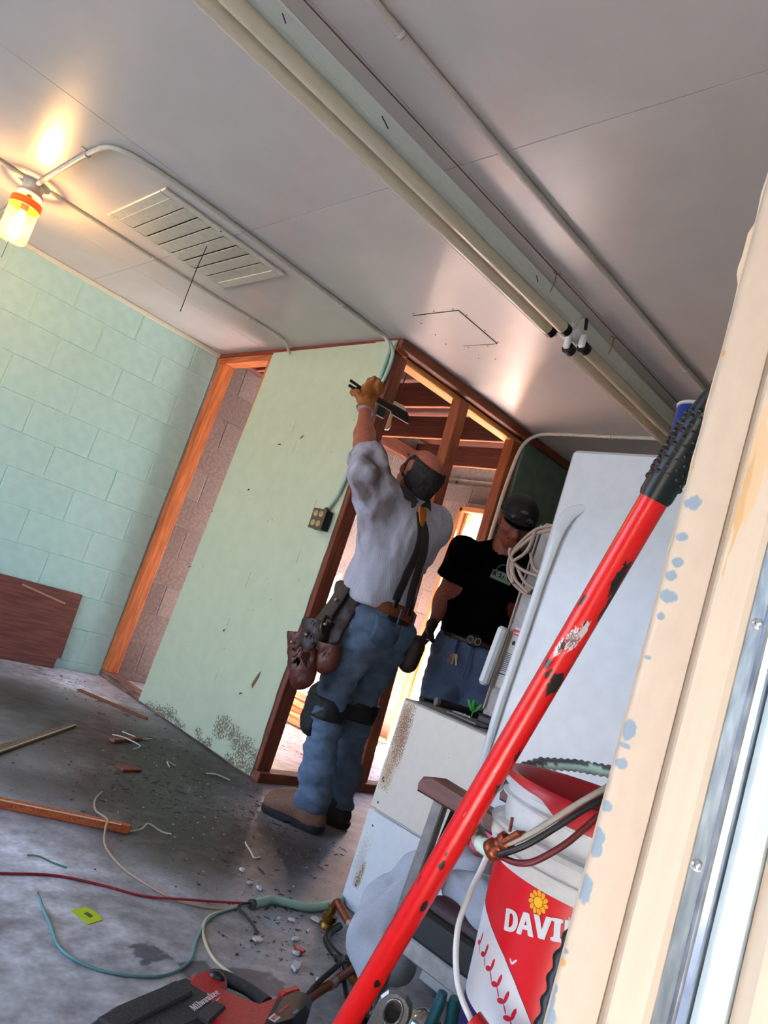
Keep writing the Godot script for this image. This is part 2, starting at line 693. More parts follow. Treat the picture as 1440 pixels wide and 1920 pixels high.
func build_shell() -> void:
	var fl := struct("floor")
	var mb := MB.new()
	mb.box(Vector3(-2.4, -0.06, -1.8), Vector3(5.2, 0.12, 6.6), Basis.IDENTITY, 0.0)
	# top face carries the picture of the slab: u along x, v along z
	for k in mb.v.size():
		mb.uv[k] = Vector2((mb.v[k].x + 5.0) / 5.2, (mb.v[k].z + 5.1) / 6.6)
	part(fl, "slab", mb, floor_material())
	var out := struct("ground_outside", Vector3(0, -0.2, 0))
	mb = MB.new()
	mb.box(Vector3(0, -0.25, 0), Vector3(60, 0.1, 60), Basis.IDENTITY, 0.0)
	part(out, "paving", mb, noisy(Color(0.27, 0.275, 0.30), Color(0.35, 0.355, 0.385), 0.9, Vector3.ONE * 0.3))

	# unseen wall added to keep the sun off the ground by the doorway
	var sh := struct("wall_added_shade")
	mb = MB.new(); mb.box(Vector3(2.6, 1.3, 0.5), Vector3(0.2, 3.4, 11.0), Basis.IDENTITY, 0.01)
	part(sh, "shade_wall", mb, mat(Color(0.55, 0.55, 0.56), 0.8))

	# left wall: painted up to the partition, bare beyond it
	var wl := struct("wall_left")
	var mortar := noisy(Color(0.60, 0.56, 0.53), Color(0.69, 0.65, 0.62), 0.95, Vector3.ONE * 2)
	var mint := noisy(Color(0.67, 0.805, 0.775), Color(0.70, 0.83, 0.80), 0.42, Vector3.ONE * 1.2, 0.02)
	var mint_joint := mat(Color(0.77, 0.90, 0.85), 0.4)
	mb = MB.new(); mb.box(Vector3(XL - 0.08, 1.4, (ZP + ZS) / 2), Vector3(0.15, 3.0, ZS - ZP), Basis.IDENTITY, 0.0)
	part(wl, "painted_mortar", mb, mint_joint)
	mb = MB.new(); mb.box(Vector3(XL - 0.08, 1.4, (ZP + ZF) / 2 - 0.1), Vector3(0.15, 3.0, ZP - ZF + 0.2), Basis.IDENTITY, 0.0)
	part(wl, "mortar", mb, mortar)
	var rows := range(-1, 12)
	lay_blocks(wl, 0, XL, 1.0, ZP + 0.0, ZS, -0.093, rows, H + 0.06, [mint], [])
	var bare := [noisy(Color(0.45, 0.385, 0.36), Color(0.53, 0.46, 0.43), 0.95, Vector3.ONE * 3, 0.03), noisy(Color(0.49, 0.425, 0.40), Color(0.56, 0.49, 0.46), 0.95, Vector3.ONE * 3, 0.03), noisy(Color(0.43, 0.37, 0.345), Color(0.50, 0.435, 0.41), 0.95, Vector3.ONE * 3, 0.03)]
	lay_blocks(wl, 0, XL, 1.0, ZF, ZP - 0.002, -0.093, rows, H + 0.06, bare, [], 0.003)

	# far wall with a doorway to the sunlit yard
	var wf := struct("wall_back")
	for s in [[-5.1, -4.36, 0.0, 3.0], [-4.36, -3.1, 2.17, 3.0], [-3.1, 0.0, 0.0, 3.0]]:
		mb = MB.new(); mb.box(Vector3((s[0] + s[1]) / 2, (s[2] + s[3]) / 2, ZF - 0.08), Vector3(s[1] - s[0], s[3] - s[2], 0.15), Basis.IDENTITY, 0.0)
		part(wf, "mortar", mb, mortar)
	lay_blocks(wf, 2, ZF, 1.0, XL, XP, -4.337 + 0.4343, rows, 2.385, bare, [[-4.36, -3.1, 0.0, 2.17]], 0.003)
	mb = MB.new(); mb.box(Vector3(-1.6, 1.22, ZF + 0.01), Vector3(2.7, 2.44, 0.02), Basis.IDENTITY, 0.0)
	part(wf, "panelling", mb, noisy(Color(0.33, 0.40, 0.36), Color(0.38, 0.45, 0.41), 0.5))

	# right-hand wall with the doorway the picture is taken from, and the wall behind with an opening added and sized for daylight
	var we := struct("wall_right")
	var plaster := noisy(Color(0.72, 0.80, 0.74), Color(0.76, 0.84, 0.78), 0.5)
	for s in [[ZF, -0.58, 0.0, 2.6], [-0.58, 0.62, 2.14, 2.6], [0.62, ZS, 0.0, 2.6]]:
		mb = MB.new(); mb.box(Vector3(XE + 0.06, (s[2] + s[3]) / 2, (s[0] + s[1]) / 2), Vector3(0.12, s[3] - s[2], s[1] - s[0]), Basis.IDENTITY, 0.0)
		part(we, "panel", mb, plaster)
	# unseen roof, posts and end panel added to shade the jamb of that doorway
	var po := struct("roof_added_shade")
	mb = MB.new(); mb.box(Vector3(0.75, 2.32, 0.0), Vector3(1.75, 0.06, 4.2), Basis.IDENTITY, 0.01)
	part(po, "shade_roof", mb, mat(Color(0.5, 0.5, 0.5), 0.7))
	for z in [-1.95, 1.95]:
		mb = MB.new(); mb.box(Vector3(1.5, 1.05, z), Vector3(0.09, 2.5, 0.09), Basis.IDENTITY, 0.006)
		part(po, "post", mb, mat(Color(0.8, 0.72, 0.63), 0.6))
	mb = MB.new(); mb.box(Vector3(0.75, 1.0, 2.05), Vector3(1.75, 2.6, 0.06), Basis.IDENTITY, 0.01)
	part(po, "shade_panel", mb, mat(Color(0.5, 0.5, 0.5), 0.7))
	var ws := struct("wall_front")
	for s in [[-5.0, -4.75, 0.0, 2.6], [-4.75, -1.7, 1.95, 2.6], [-1.7, -0.12, 0.0, 2.6]]:
		mb = MB.new(); mb.box(Vector3((s[0] + s[1]) / 2, (s[2] + s[3]) / 2, ZS + 0.06), Vector3(s[1] - s[0], s[3] - s[2], 0.12), Basis.IDENTITY, 0.0)
		part(ws, "panel", mb, plaster)

	# ceiling of painted sheets butted together
	var ce := struct("ceiling")
	var paint := noisy(Color(0.76, 0.72, 0.70), Color(0.78, 0.74, 0.72), 0.31, Vector3(0.7, 0.7, 0.7), 0.012)
	var xs := [-5.0, -4.25, -2.98, -1.71, -0.44, -0.12]
	var zs := [-5.0, -3.97, -1.43, 1.11, 1.5]
	for i in xs.size() - 1:
		for j in zs.size() - 1:
			var x0: float = xs[i]; var x1: float = xs[i + 1]
			var z0: float = zs[j]; var z1: float = zs[j + 1]
			if x0 < XP - 0.05:
				if z1 < ZP: continue
				z0 = max(z0, ZP - 0.02)
			mb = MB.new(); mb.box(Vector3((x0 + x1) / 2, H + 0.006, (z0 + z1) / 2), Vector3(x1 - x0 - 0.0022, 0.012, z1 - z0 - 0.0022), Basis.IDENTITY, 0.001)
			part(ce, "sheet", mb, paint)
	mb = MB.new(); mb.box(Vector3(-2.5, H + 0.07, (ZP + ZS) / 2 + 0.05), Vector3(5.1, 0.1, ZS - ZP + 0.15), Basis.IDENTITY, 0.0)
	part(ce, "deck", mb, mat(Color(0.2, 0.16, 0.13), 0.9))
	mb = MB.new(); mb.box(Vector3((XP - 0.1) / 2, H + 0.07, (ZP + ZF) / 2), Vector3(-XP - 0.02, 0.1, ZP - ZF), Basis.IDENTITY, 0.0)
	part(ce, "deck", mb, mat(Color(0.2, 0.16, 0.13), 0.9))

	var tr := struct("trim_1")
	mb = MB.new(); mb.box(Vector3(XL + 0.009, H - 0.016, (ZP + ZS) / 2), Vector3(0.018, 0.03, ZS - ZP), Basis.IDENTITY, 0.004)
	part(tr, "moulding", mb, mat(Color(0.83, 0.82, 0.74), 0.5))

func build_partition() -> void:
	var w := struct("wall_partition")
	var fir := wood(Color(0.66, 0.33, 0.14), Color(0.80, 0.45, 0.22))
	var fir_h := wood(Color(0.62, 0.30, 0.13), Color(0.76, 0.42, 0.20), 0)
	var old := wood(Color(0.40, 0.20, 0.13), Color(0.52, 0.27, 0.17))
	var old_z := wood(Color(0.40, 0.20, 0.13), Color(0.50, 0.27, 0.17), 2)
	var b := MB.new()
	# run along the mint side: corner stud, top and bottom plates, studs behind the sheet
	b.bar(Vector3(-4.835, 0.045, ZP - 0.045), Vector3(-4.79, 2.36, ZP - 0.045), 0.07, 0.09, Vector3.RIGHT, 0.004)
	part(w, "stud", b, fir)
	for x in [-4.2, -3.6]:
		b = MB.new(); b.box(Vector3(x, 1.2, ZP - 0.06), Vector3(0.04, 2.3, 0.09), Basis.IDENTITY, 0.003)
		part(w, "stud", b, fir)
	b = MB.new(); b.box(Vector3((XL + XP) / 2, 2.385, ZP - 0.045), Vector3(XP - XL, 0.045, 0.09), Basis.IDENTITY, 0.003)
	part(w, "plate", b, fir_h)
	b = MB.new(); b.box(Vector3((XL + XP) / 2, 2.424, ZP - 0.04), Vector3(XP - XL, 0.03, 0.085), Basis.IDENTITY, 0.003)
	part(w, "plate", b, wood(Color(0.45, 0.16, 0.09), Color(0.55, 0.22, 0.12), 0))
	b = MB.new(); b.box(Vector3((XL + XP) / 2, 0.022, ZP - 0.045), Vector3(XP - XL, 0.044, 0.09), Basis.IDENTITY, 0.003)
	part(w, "plate", b, wood(Color(0.34, 0.22, 0.17), Color(0.62, 0.46, 0.38), 0))
	# the mint sheet, its free edges a little broken
	# grime along the foot of the sheet, scuffs and rubbed places
	var grime := []
	var rg := RandomNumberGenerator.new(); rg.seed = 71
	var dk := Color(0.42, 0.40, 0.33)
	for k in 18:
		grime.append([0.06 + rg.randf() * 0.92, 1.0 - rg.randf() * rg.randf() * 0.05, 0.02 + rg.randf() * 0.03, 0.006 + rg.randf() * 0.009, dk, 2.8, 5.0])
	for k in 10:
		grime.append([0.7 + rg.randf() * 0.29, 0.93 + rg.randf() * 0.06, 0.03, 0.014, Color(0.46, 0.42, 0.34), 3.2, 5.0])
	for k in 16:
		grime.append([0.1 + rg.randf() * 0.85, 0.05 + rg.randf() * 0.85, 0.0022, 0.0013, Color(0.22, 0.18, 0.14), 0.6])
	for k in 7:
		grime.append([0.3 + rg.randf() * 0.6, 0.2 + rg.randf() * 0.7, 0.004, 0.02, Color(0.62, 0.66, 0.55), 1.2])
	var mint := stained(Color(0.717, 0.752, 0.642), grime, 512, 1024, 0.4, 23, 0.03)
	mint.uv1_scale = Vector3(1.0 / 1.29, -1.0 / 2.42, 1)
	mint.uv1_offset = Vector3(4.245 / 1.29, 1.0, 0)
	var o := [Vector2(-4.242, 0.012), Vector2(-4.148, 2.41), Vector2(-3.14, 2.418), Vector2(-3.135, 2.425), Vector2(-2.962, 2.425)]
	var y := 2.3
	while y > 0.05:
		o.append(Vector2(-2.962 - rng.randf() * (0.012 if y < 1.6 else 0.003), y))
		y -= 0.05 + rng.randf() * 0.09
	o.append(Vector2(-2.965, 0.012))
	b = MB.new(); b.prism(o, 0.008, Vector3(0, 0, ZP + 0.005), Basis.IDENTITY, 0.001)
	part(w, "panel", b, mint, "mint green sheet with a broken right edge")
	# return strip of painted board at the corner
	b = MB.new(); b.box(Vector3(-2.99, 2.16, ZP + 0.013), Vector3(0.05, 0.5, 0.008), Basis.IDENTITY, 0.003)
	part(w, "batten", b, noisy(Color(0.62, 0.75, 0.68), Color(0.67, 0.79, 0.72), 0.4))
	# opened run: studs, header and sill
	for s in [[ZP - 0.045, ZP - 0.045, 0.09, 0.02], [-3.06, -3.2, 0.085, 0.04], [-3.70, -3.74, 0.1, 0.0]]:
		b = MB.new()
		b.bar(Vector3(XP + s[3] - 0.045, 0.05, s[1]), Vector3(XP + s[3] - 0.045, 2.345, s[0]), 0.075, s[2], Vector3.RIGHT, 0.004)
		part(w, "stud", b, old if s[0] > -2.6 else wood(Color(0.50, 0.25, 0.15), Color(0.62, 0.33, 0.20)))
	for s in [[2.36, 0.035, wood(Color(0.78, 0.52, 0.26), Color(0.90, 0.66, 0.38), 2), -0.055], [2.41, 0.055, old_z, 0.0]]:
		b = MB.new(); b.box(Vector3(XP - 0.02 + s[3], s[0], (ZP + ZF) / 2), Vector3(0.09, s[1], ZP - ZF), Basis.IDENTITY, 0.004)
		part(w, "header", b, s[2])
	b = MB.new(); b.box(Vector3(XP, 0.025, (ZP - 3.8) / 2), Vector3(0.09, 0.05, 3.8 + ZP), Basis.IDENTITY, 0.004)
	part(w, "sill", b, old_z)
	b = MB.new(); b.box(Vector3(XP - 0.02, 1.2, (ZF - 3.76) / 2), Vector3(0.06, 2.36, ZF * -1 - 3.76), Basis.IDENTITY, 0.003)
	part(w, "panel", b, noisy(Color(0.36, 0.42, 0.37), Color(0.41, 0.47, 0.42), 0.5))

func build_far_room() -> void:
	# joists and roof boards of the unlined room beyond the partition
	var c := struct("ceiling_far_room")
	var jo := wood(Color(0.26, 0.10, 0.055), Color(0.35, 0.15, 0.085), 0)
	var edge := wood(Color(0.62, 0.30, 0.17), Color(0.74, 0.40, 0.24), 0)
	for z in [-2.75, -3.38, -3.98, -4.62]:
		var b := MB.new(); b.box(Vector3((XL + XP) / 2, 2.54, z), Vector3(XP - XL - 0.1, 0.18, 0.045), Basis.IDENTITY, 0.004)
		var o := part(c, "joist", b, jo)
		b = MB.new(); b.box(Vector3((XL + XP) / 2, 2.446, z + 0.012), Vector3(XP - XL - 0.1, 0.008, 0.022), Basis.IDENTITY, 0.001)
		part(o, "lit_edge", b, edge)  # paler strip paints the light along the joist's lower edge
	var k := 0
	var bw := 0.14
	var z0 := ZP - 0.05
	var shades := [wood(Color(0.30, 0.125, 0.07), Color(0.40, 0.18, 0.10), 0), wood(Color(0.26, 0.105, 0.06), Color(0.36, 0.155, 0.09), 0), wood(Color(0.36, 0.16, 0.09), Color(0.45, 0.21, 0.12), 0)]
	while z0 > ZF - 0.1:
		var b := MB.new()
		b.box(Vector3((XL + XP) / 2, 2.66 + (ZP - z0) * 0.02, z0 - bw / 2), Vector3(XP - XL, 0.02, bw - 0.004), Basis.IDENTITY, 0.002)
		part(c, "roof_board", b, shades[k % 3])
		z0 -= bw
		k += 1
	var rf := MB.new(); rf.box(Vector3((XL + XP) / 2, 2.8, (ZP + ZF) / 2), Vector3(XP - XL + 0.3, 0.06, ZP - ZF + 0.3), Basis.IDENTITY, 0.0)
	part(c, "roofing", rf, mat(Color(0.15, 0.13, 0.12), 0.9))
	var mb := MB.new()
	mb.box(Vector3(XL + 0.045, 2.5, (ZP + ZF) / 2), Vector3(0.09, 0.12, ZP - ZF - 0.1), Basis.IDENTITY, 0.004)
	part(c, "ledger", mb, wood(Color(0.34, 0.16, 0.10), Color(0.44, 0.22, 0.14), 2))
	# the far doorway: wooden frame round the opening
	var d := struct("door_2")
	var fr := wood(Color(0.62, 0.38, 0.22), Color(0.76, 0.50, 0.31))
	for x in [-4.345, -3.115]:
		mb = MB.new(); mb.box(Vector3(x, 1.08, ZF + 0.0), Vector3(0.045, 2.16, 0.16), Basis.IDENTITY, 0.004)
		part(d, "jamb", mb, fr)
	mb = MB.new(); mb.box(Vector3(-3.73, 2.15, ZF), Vector3(1.26, 0.05, 0.16), Basis.IDENTITY, 0.004)
	part(d, "head", mb, wood(Color(0.62, 0.38, 0.22), Color(0.76, 0.50, 0.31), 0))
	mb = MB.new(); mb.box(Vector3(-4.302, 1.06, ZF + 0.0), Vector3(0.03, 2.12, 0.05), Basis.IDENTITY, 0.003)
	part(d, "stop", mb, wood(Color(0.70, 0.52, 0.34), Color(0.80, 0.62, 0.42)))

# ------------------------------------------------------------------ on the ceiling
func build_conduit(label: String, pts: Array, m: Material, straps: Array, r := 0.0115, parent_group := "painted conduits on ceiling") -> void:
	var at: Vector3 = pts[0]
	var t := thing("conduit", label, "conduit", at, parent_group)
	part(t, "pipe", MB.new().tube(pts, r, 10, true, 6), m)
	for s in straps:                                  # [point, direction along the pipe]
		var b := MB.new()
		var d: Vector3 = (s[1] as Vector3).normalized()
		var up := Vector3.UP if abs(d.y) < 0.5 else Vector3.RIGHT
		var side := d.cross(up).normalized()
		var hoop := []
		for k in 9: hoop.append(s[0] + (side * cos(PI * k / 8.0) - up * sin(PI * k / 8.0)) * (r + 0.002))
		b.tube(hoop, 0.003, 6, true, 0, 2.6, d)
		b.box(s[0] + side * 0.022 + up * r * 0.9, Vector3(0.022, 0.003, 0.016), Basis(side, up, side.cross(up)), 0.001)
		part(t, "strap", b, m)

func build_ceiling_fittings() -> void:
	var cream := noisy(Color(0.74, 0.71, 0.66), Color(0.79, 0.76, 0.70), 0.4, Vector3.ONE * 3)
	var y := H - 0.0125
	build_conduit("cream conduit bending from jar lamp towards partition corner", [Vector3(-3.90, y, -0.753), Vector3(-3.6, y, -0.756), Vector3(-3.28, y, -0.762), Vector3(-3.12, y, -0.785), Vector3(-3.055, y, -0.87), Vector3(-3.025, y, -1.05), Vector3(-3.012, y, -1.4), Vector3(-3.02, y, -2.06), Vector3(-3.03, y, -2.33), Vector3(-3.018, y - 0.01, -2.405), Vector3(-2.985, y - 0.06, -2.42), Vector3(-2.978, y - 0.10, -2.424)], cream, [[Vector3(-3.297, y, -0.762), Vector3.RIGHT], [Vector3(-3.02, y, -2.06), Vector3.BACK]])
	build_conduit("cream conduit running from jar lamp to plywood wall top", [Vector3(-3.92, y, -0.82), Vector3(-3.915, y, -1.4), Vector3(-3.895, y, -2.05), Vector3(-3.885, y, -2.27), Vector3(-3.90, y - 0.004, -2.35), Vector3(-3.945, y - 0.03, -2.425), Vector3(-3.95, y - 0.045, -2.435)], cream, [[Vector3(-3.915, y, -1.4), Vector3.BACK], [Vector3(-3.895, y, -2.05), Vector3.BACK]], 0.009)
	build_conduit("cream conduit entering jar lamp from the far left", [Vector3(-3.93, y, -0.69), Vector3(-3.915, y, -0.5), Vector3(-3.91, y, 0.4), Vector3(-3.91, y, 1.39)], cream, [[Vector3(-3.91, y, 0.2), Vector3.BACK]], 0.0095)
	build_conduit("cream conduit branching to left wall past jar lamp", [Vector3(-4.0, y, -0.76), Vector3(-4.3, y, -0.77), Vector3(-4.86, y, -0.78)], cream, [[Vector3(-4.4, y, -0.77), Vector3.RIGHT]], 0.007)
	build_conduit("long cream conduit right of the tube lights", [Vector3(-1.528, H - 0.013, 1.39), Vector3(-1.528, H - 0.013, -1.2), Vector3(-1.526, H - 0.013, -2.9), Vector3(-1.524, H - 0.013, -4.98)], noisy(Color(0.74, 0.69, 0.655), Color(0.77, 0.72, 0.69), 0.4), [[Vector3(-1.528, H - 0.013, -0.93), Vector3.BACK], [Vector3(-1.525, H - 0.013, -2.9), Vector3.BACK]], 0.0125)
	build_conduit("bent conduit running down the far end of opened partition", [Vector3(-1.9, y, -3.75), Vector3(-2.325, y, -3.745), Vector3(-2.72, y, -3.74), Vector3(-2.83, y - 0.02, -3.72), Vector3(-2.885, y - 0.09, -3.68), Vector3(-2.892, 2.22, -3.648), Vector3(-2.892, 1.97, -3.625), Vector3(-2.892, 1.73, -3.625), Vector3(-2.892, 1.2, -3.63)], cream, [[Vector3(-2.325, y, -3.745), Vector3.RIGHT]], 0.0125)
	build_conduit("pale green conduit dropping from ceiling bend to grey outlet box", [Vector3(-2.978, y - 0.10, -2.424), Vector3(-2.975, 2.25, -2.424), Vector3(-2.975, 2.05, -2.424), Vector3(-2.98, 1.62, -2.424), Vector3(-3.01, 1.48, -2.424), Vector3(-3.04, 1.42, -2.422)], noisy(Color(0.60, 0.70, 0.62), Color(0.65, 0.74, 0.66), 0.4), [])
	# second pair of pipes down the sheet's corner
	build_conduit("pale green conduit tight against the broken sheet edge", [Vector3(-2.998, y - 0.03, -2.428), Vector3(-2.945, 2.33, -2.428), Vector3(-2.945, 2.2, -2.428), Vector3(-2.985, 2.08, -2.428), Vector3(-2.995, 1.9, -2.428)], noisy(Color(0.60, 0.73, 0.66), Color(0.65, 0.77, 0.70), 0.4), [], 0.0105)

	# tube lights
	var white := noisy(Color(0.93, 0.93, 0.91), Color(0.95, 0.95, 0.93), 0.35, Vector3.ONE * 2)
	var glass := noisy(Color(0.80, 0.745, 0.65), Color(0.83, 0.775, 0.68), 0.16, Vector3(2, 2, 0.4))
	var black := mat(Color(0.035, 0.03, 0.03), 0.45)
	for f in [[-0.22, -2.36, "white fluorescent fixture nearest the viewer with two dusty tubes"], [-2.47, -4.62, "far fluorescent fixture ending in shade above the white fridge"]]:
		var z0: float = f[0]
		var z1: float = f[1]
		var t := thing("fluorescent_light", f[2], "light", Vector3(-1.84, H, (z0 + z1) / 2), "fluorescent fixtures in a row")
		var b := MB.new()
		var prof := [Vector2(-0.072, 0), Vector2(-0.06, -0.05), Vector2(-0.045, -0.064), Vector2(0.045, -0.064), Vector2(0.052, -0.058), Vector2(0.06, -0.05), Vector2(0.066, -0.004), Vector2(0.072, 0)]
		b.prism(prof, z0 - z1 + 0.10, Vector3(-1.862, H - 0.001, (z0 + z1) / 2), Basis.IDENTITY, 0.001)
		part(t, "housing", b, white)
		b = MB.new()
		b.box(Vector3(-1.798, H - 0.05, (z0 + z1) / 2 + 0.02), Vector3(0.004, 0.006, z0 - z1), Basis.IDENTITY, 0.001)
		part(t, "seam", b, white)
		for x in [-1.877, -1.801]:
			var yy := 2.336
			b = MB.new().tube([Vector3(x, yy, z0 - 0.045), Vector3(x, yy, z1 + 0.045)], 0.026, 18)
			part(t, "tube", b, glass)
			for z in [z0 - 0.03, z1 + 0.03]:
				b = MB.new().tube([Vector3(x, yy, z - 0.018), Vector3(x, yy, z + 0.018)], 0.0268, 18)
				part(t, "end_cap", b, black)
			for z in [z0, z1]:
				b = MB.new()
				b.box(Vector3(x + 0.004, yy + 0.018, z), Vector3(0.03, 0.06, 0.022), Basis.IDENTITY, 0.006)
				part(t, "socket", b, white)
		if z0 > -1:
			for q in [[-0.72, 0.03], [-1.13, -0.03], [-2.05, 0.02]]:
				b = MB.new().bar(Vector3(-1.7955, H - 0.022, q[0]), Vector3(-1.798, H - 0.036, q[0] - 0.03 + q[1] * 0.3), 0.003, 0.0015, Vector3.BACK, 0)
				part(t, "knockout", b, black)
			b = MB.new(); b.box(Vector3(-1.776, H - 0.028, -2.43), Vector3(0.012, 0.05, 0.012), Basis(Vector3.RIGHT, 0.3), 0.002)
			part(t, "clip", b, black)
	# jar lamp
	var c := Vector3(-3.96, H, -0.753)
	var t := thing("jar_lamp", "glowing glass jar lamp with an orange rim below ceiling box", "lamp", c)
	part(t, "junction_box", MB.new().lathe([Vector2(0, -0.05), Vector2(0.045, -0.05), Vector2(0.05, -0.045), Vector2(0.05, 0.0)], 20, c), cream)
	part(t, "canopy", MB.new().lathe([Vector2(0, -0.068), Vector2(0.058, -0.066), Vector2(0.062, -0.06), Vector2(0.06, -0.052), Vector2(0, -0.05)], 24, c), noisy(Color(0.66, 0.60, 0.56), Color(0.72, 0.66, 0.60), 0.5))
	part(t, "socket", MB.new().lathe([Vector2(0, -0.15), Vector2(0.018, -0.15), Vector2(0.02, -0.085), Vector2(0.012, -0.08), Vector2(0.012, -0.068)], 16, c), mat(Color(0.2, 0.14, 0.1), 0.5))
	var jar := StandardMaterial3D.new()
	jar.albedo_color = Color(1.0, 0.84, 0.58, 0.11)
	jar.transparency = BaseMaterial3D.TRANSPARENCY_ALPHA
	jar.roughness = 0.12
	var jb := MB.new().lathe([Vector2(0.0, -0.312), Vector2(0.055, -0.312), Vector2(0.066, -0.304), Vector2(0.069, -0.29), Vector2(0.069, -0.135)], 28, c)
	part(t, "jar", jb, jar)
	var rim := StandardMaterial3D.new()
	rim.albedo_color = Color(0.93, 0.42, 0.05)
	rim.roughness = 0.4
	rim.backlight_enabled = true
	rim.backlight = Color(0.25, 0.09, 0.01)
	part(t, "rim", MB.new().lathe([Vector2(0.066, -0.136), Vector2(0.073, -0.136), Vector2(0.073, -0.1), Vector2(0.066, -0.096), Vector2(0.06, -0.1)], 28, c), rim)
	part(t, "jar_wire", MB.new().tube([c + Vector3(0.068, -0.1, 0), c + Vector3(0.03, -0.07, 0.01), c + Vector3(0, -0.066, 0)], 0.0015, 5), mat(Color(0.25, 0.18, 0.12), 0.5))
	var glow := StandardMaterial3D.new()
	glow.albedo_color = Color(1.0, 0.9, 0.7)
	glow.emission_enabled = true
	glow.emission = Color(1.0, 0.80, 0.46)
	glow.emission_energy_multiplier = 6.0
	part(t, "bulb", MB.new().lathe([Vector2(0.0, -0.25), Vector2(0.014, -0.246), Vector2(0.026, -0.234), Vector2(0.03, -0.218), Vector2(0.027, -0.198), Vector2(0.016, -0.17), Vector2(0.014, -0.152), Vector2(0, -0.15)], 20, c), glow)
	part(t, "pull_cord", MB.new().tube([c + Vector3(0.02, -0.14, 0.01), c + Vector3(0.025, -0.3, 0.01), c + Vector3(0.03, -0.42, 0.012)], 0.0014, 5), mat(Color(0.35, 0.3, 0.22), 0.7))
	var li := OmniLight3D.new()
	li.name = "bulb_light"
	li.position = Vector3(0, -0.215, 0)
	li.light_color = Color(1.0, 0.78, 0.46)
	li.light_energy = 0.36
	li.light_size = 0.03
	li.omni_range = 12.0
	li.omni_attenuation = 2.0
	li.shadow_enabled = true
	t.add_child(li)
	# louvred vent
	t = thing("ceiling_vent", "cream louvred ceiling vent with dangling pull rod", "vent", Vector3(-3.445, H, -1.405))
	var vb := MB.new()
	for q in [[-3.738, -1.405, 0.045, 0.70], [-3.153, -1.405, 0.05, 0.70], [-3.447, -1.083, 0.535, 0.056], [-3.447, -1.728, 0.535, 0.056]]:
		vb.box(Vector3(q[0], H - 0.006, q[1]), Vector3(q[2], 0.012, q[3]), Basis.IDENTITY, 0.004)
	part(t, "frame", vb, cream)
	part(t, "duct", MB.new().box(Vector3(-3.445, H - 0.0015, -1.405), Vector3(0.56, 0.003, 0.62), Basis.IDENTITY, 0.0), mat(Color(0.09, 0.07, 0.06), 0.8))
	for k in 8:
		var z := -1.142 - 0.075 * k
		part(t, "slat", MB.new().box(Vector3(-3.445, H - 0.0105, z), Vector3(0.54, 0.003, 0.0735), Basis(Vector3.RIGHT, deg_to_rad(4.0 + (k % 3) * 1.5)), 0.001), cream)
	part(t, "pull_rod", MB.new().tube([Vector3(-3.38, H - 0.012, -1.43), Vector3(-3.385, 2.3, -1.425), Vector3(-3.37, 2.06, -1.42)], 0.0022, 6), mat(Color(0.10, 0.08, 0.07), 0.5))
	part(t, "screw", MB.new().ball(Vector3(-3.74, H - 0.012, -1.08), Vector3(0.005, 0.002, 0.005)), cream)
	part(t, "screw", MB.new().ball(Vector3(-3.15, H - 0.012, -1.37), Vector3(0.005, 0.002, 0.005)), black)
	# access hatch cut in the sheet
	t = thing("ceiling_hatch", "square cut-out patch nailed into ceiling beside partition corner", "hatch", Vector3(-2.527, H, -2.417))
	part(t, "patch", MB.new().box(Vector3(-2.527, H - 0.0012, -2.417), Vector3(0.296, 0.0024, 0.325), Basis.IDENTITY, 0.0008), noisy(Color(0.76, 0.72, 0.70), Color(0.78, 0.74, 0.72), 0.31, Vector3(0.7, 0.7, 0.7), 0.012))
	var jb2 := MB.new()
	jb2.bar(Vector3(-2.68, H - 0.0012, -2.252), Vector3(-2.377, H - 0.0012, -2.254), 0.003, 0.0024, Vector3.BACK, 0)
	jb2.bar(Vector3(-2.374, H - 0.0012, -2.254), Vector3(-2.376, H - 0.0012, -2.583), 0.003, 0.0024, Vector3.RIGHT, 0)
	jb2.bar(Vector3(-2.376, H - 0.0012, -2.583), Vector3(-2.60, H - 0.0012, -2.582), 0.003, 0.0024, Vector3.BACK, 0)
	part(t, "gap", jb2, mat(Color(0.16, 0.12, 0.11), 0.9))
	for q in [[-2.66, -2.235], [-2.52, -2.236], [-2.40, -2.24], [-2.36, -2.3], [-2.36, -2.45], [-2.362, -2.57], [-2.45, -2.60], [-2.58, -2.60], [-2.69, -2.33], [-2.69, -2.45], [-2.70, -2.55], [-2.6, -2.72], [-2.5, -2.74]]:
		part(t, "nail", MB.new().ball(Vector3(q[0], H - 0.0008, q[1]), Vector3(0.0045, 0.0015, 0.0045), Basis.IDENTITY, 4, 8), mat(Color(0.12, 0.08, 0.07), 0.6))
	# wire along the sheet joint with two loose ends tied to it
	var wt := thing("ceiling_wire", "thin brown wire stretched beside tube lights with two loose ties", "wire", Vector3(-1.72, H, -2.5))
	var brown := mat(Color(0.40, 0.24, 0.18), 0.7)
	part(wt, "wire", MB.new().tube([Vector3(-1.717, H - 0.004, 0.6), Vector3(-1.722, H - 0.004, -2.1), Vector3(-1.718, H - 0.004, -4.95)], 0.0018, 6), brown)
	for q in [Vector3(-1.721, H, -2.077), Vector3(-1.73, H, -2.592)]:
		part(wt, "tie", MB.new().tube([q + Vector3(-0.012, -0.004, 0.012), q + Vector3(0, -0.01, 0), q + Vector3(0.012, -0.003, -0.012)], 0.0022, 5).tube([q + Vector3(0, -0.008, 0), q + Vector3(0.004, -0.05, 0.002), q + Vector3(0.0, -0.09, 0.006)], 0.0022, 5), mat(Color(0.62, 0.40, 0.26), 0.7))

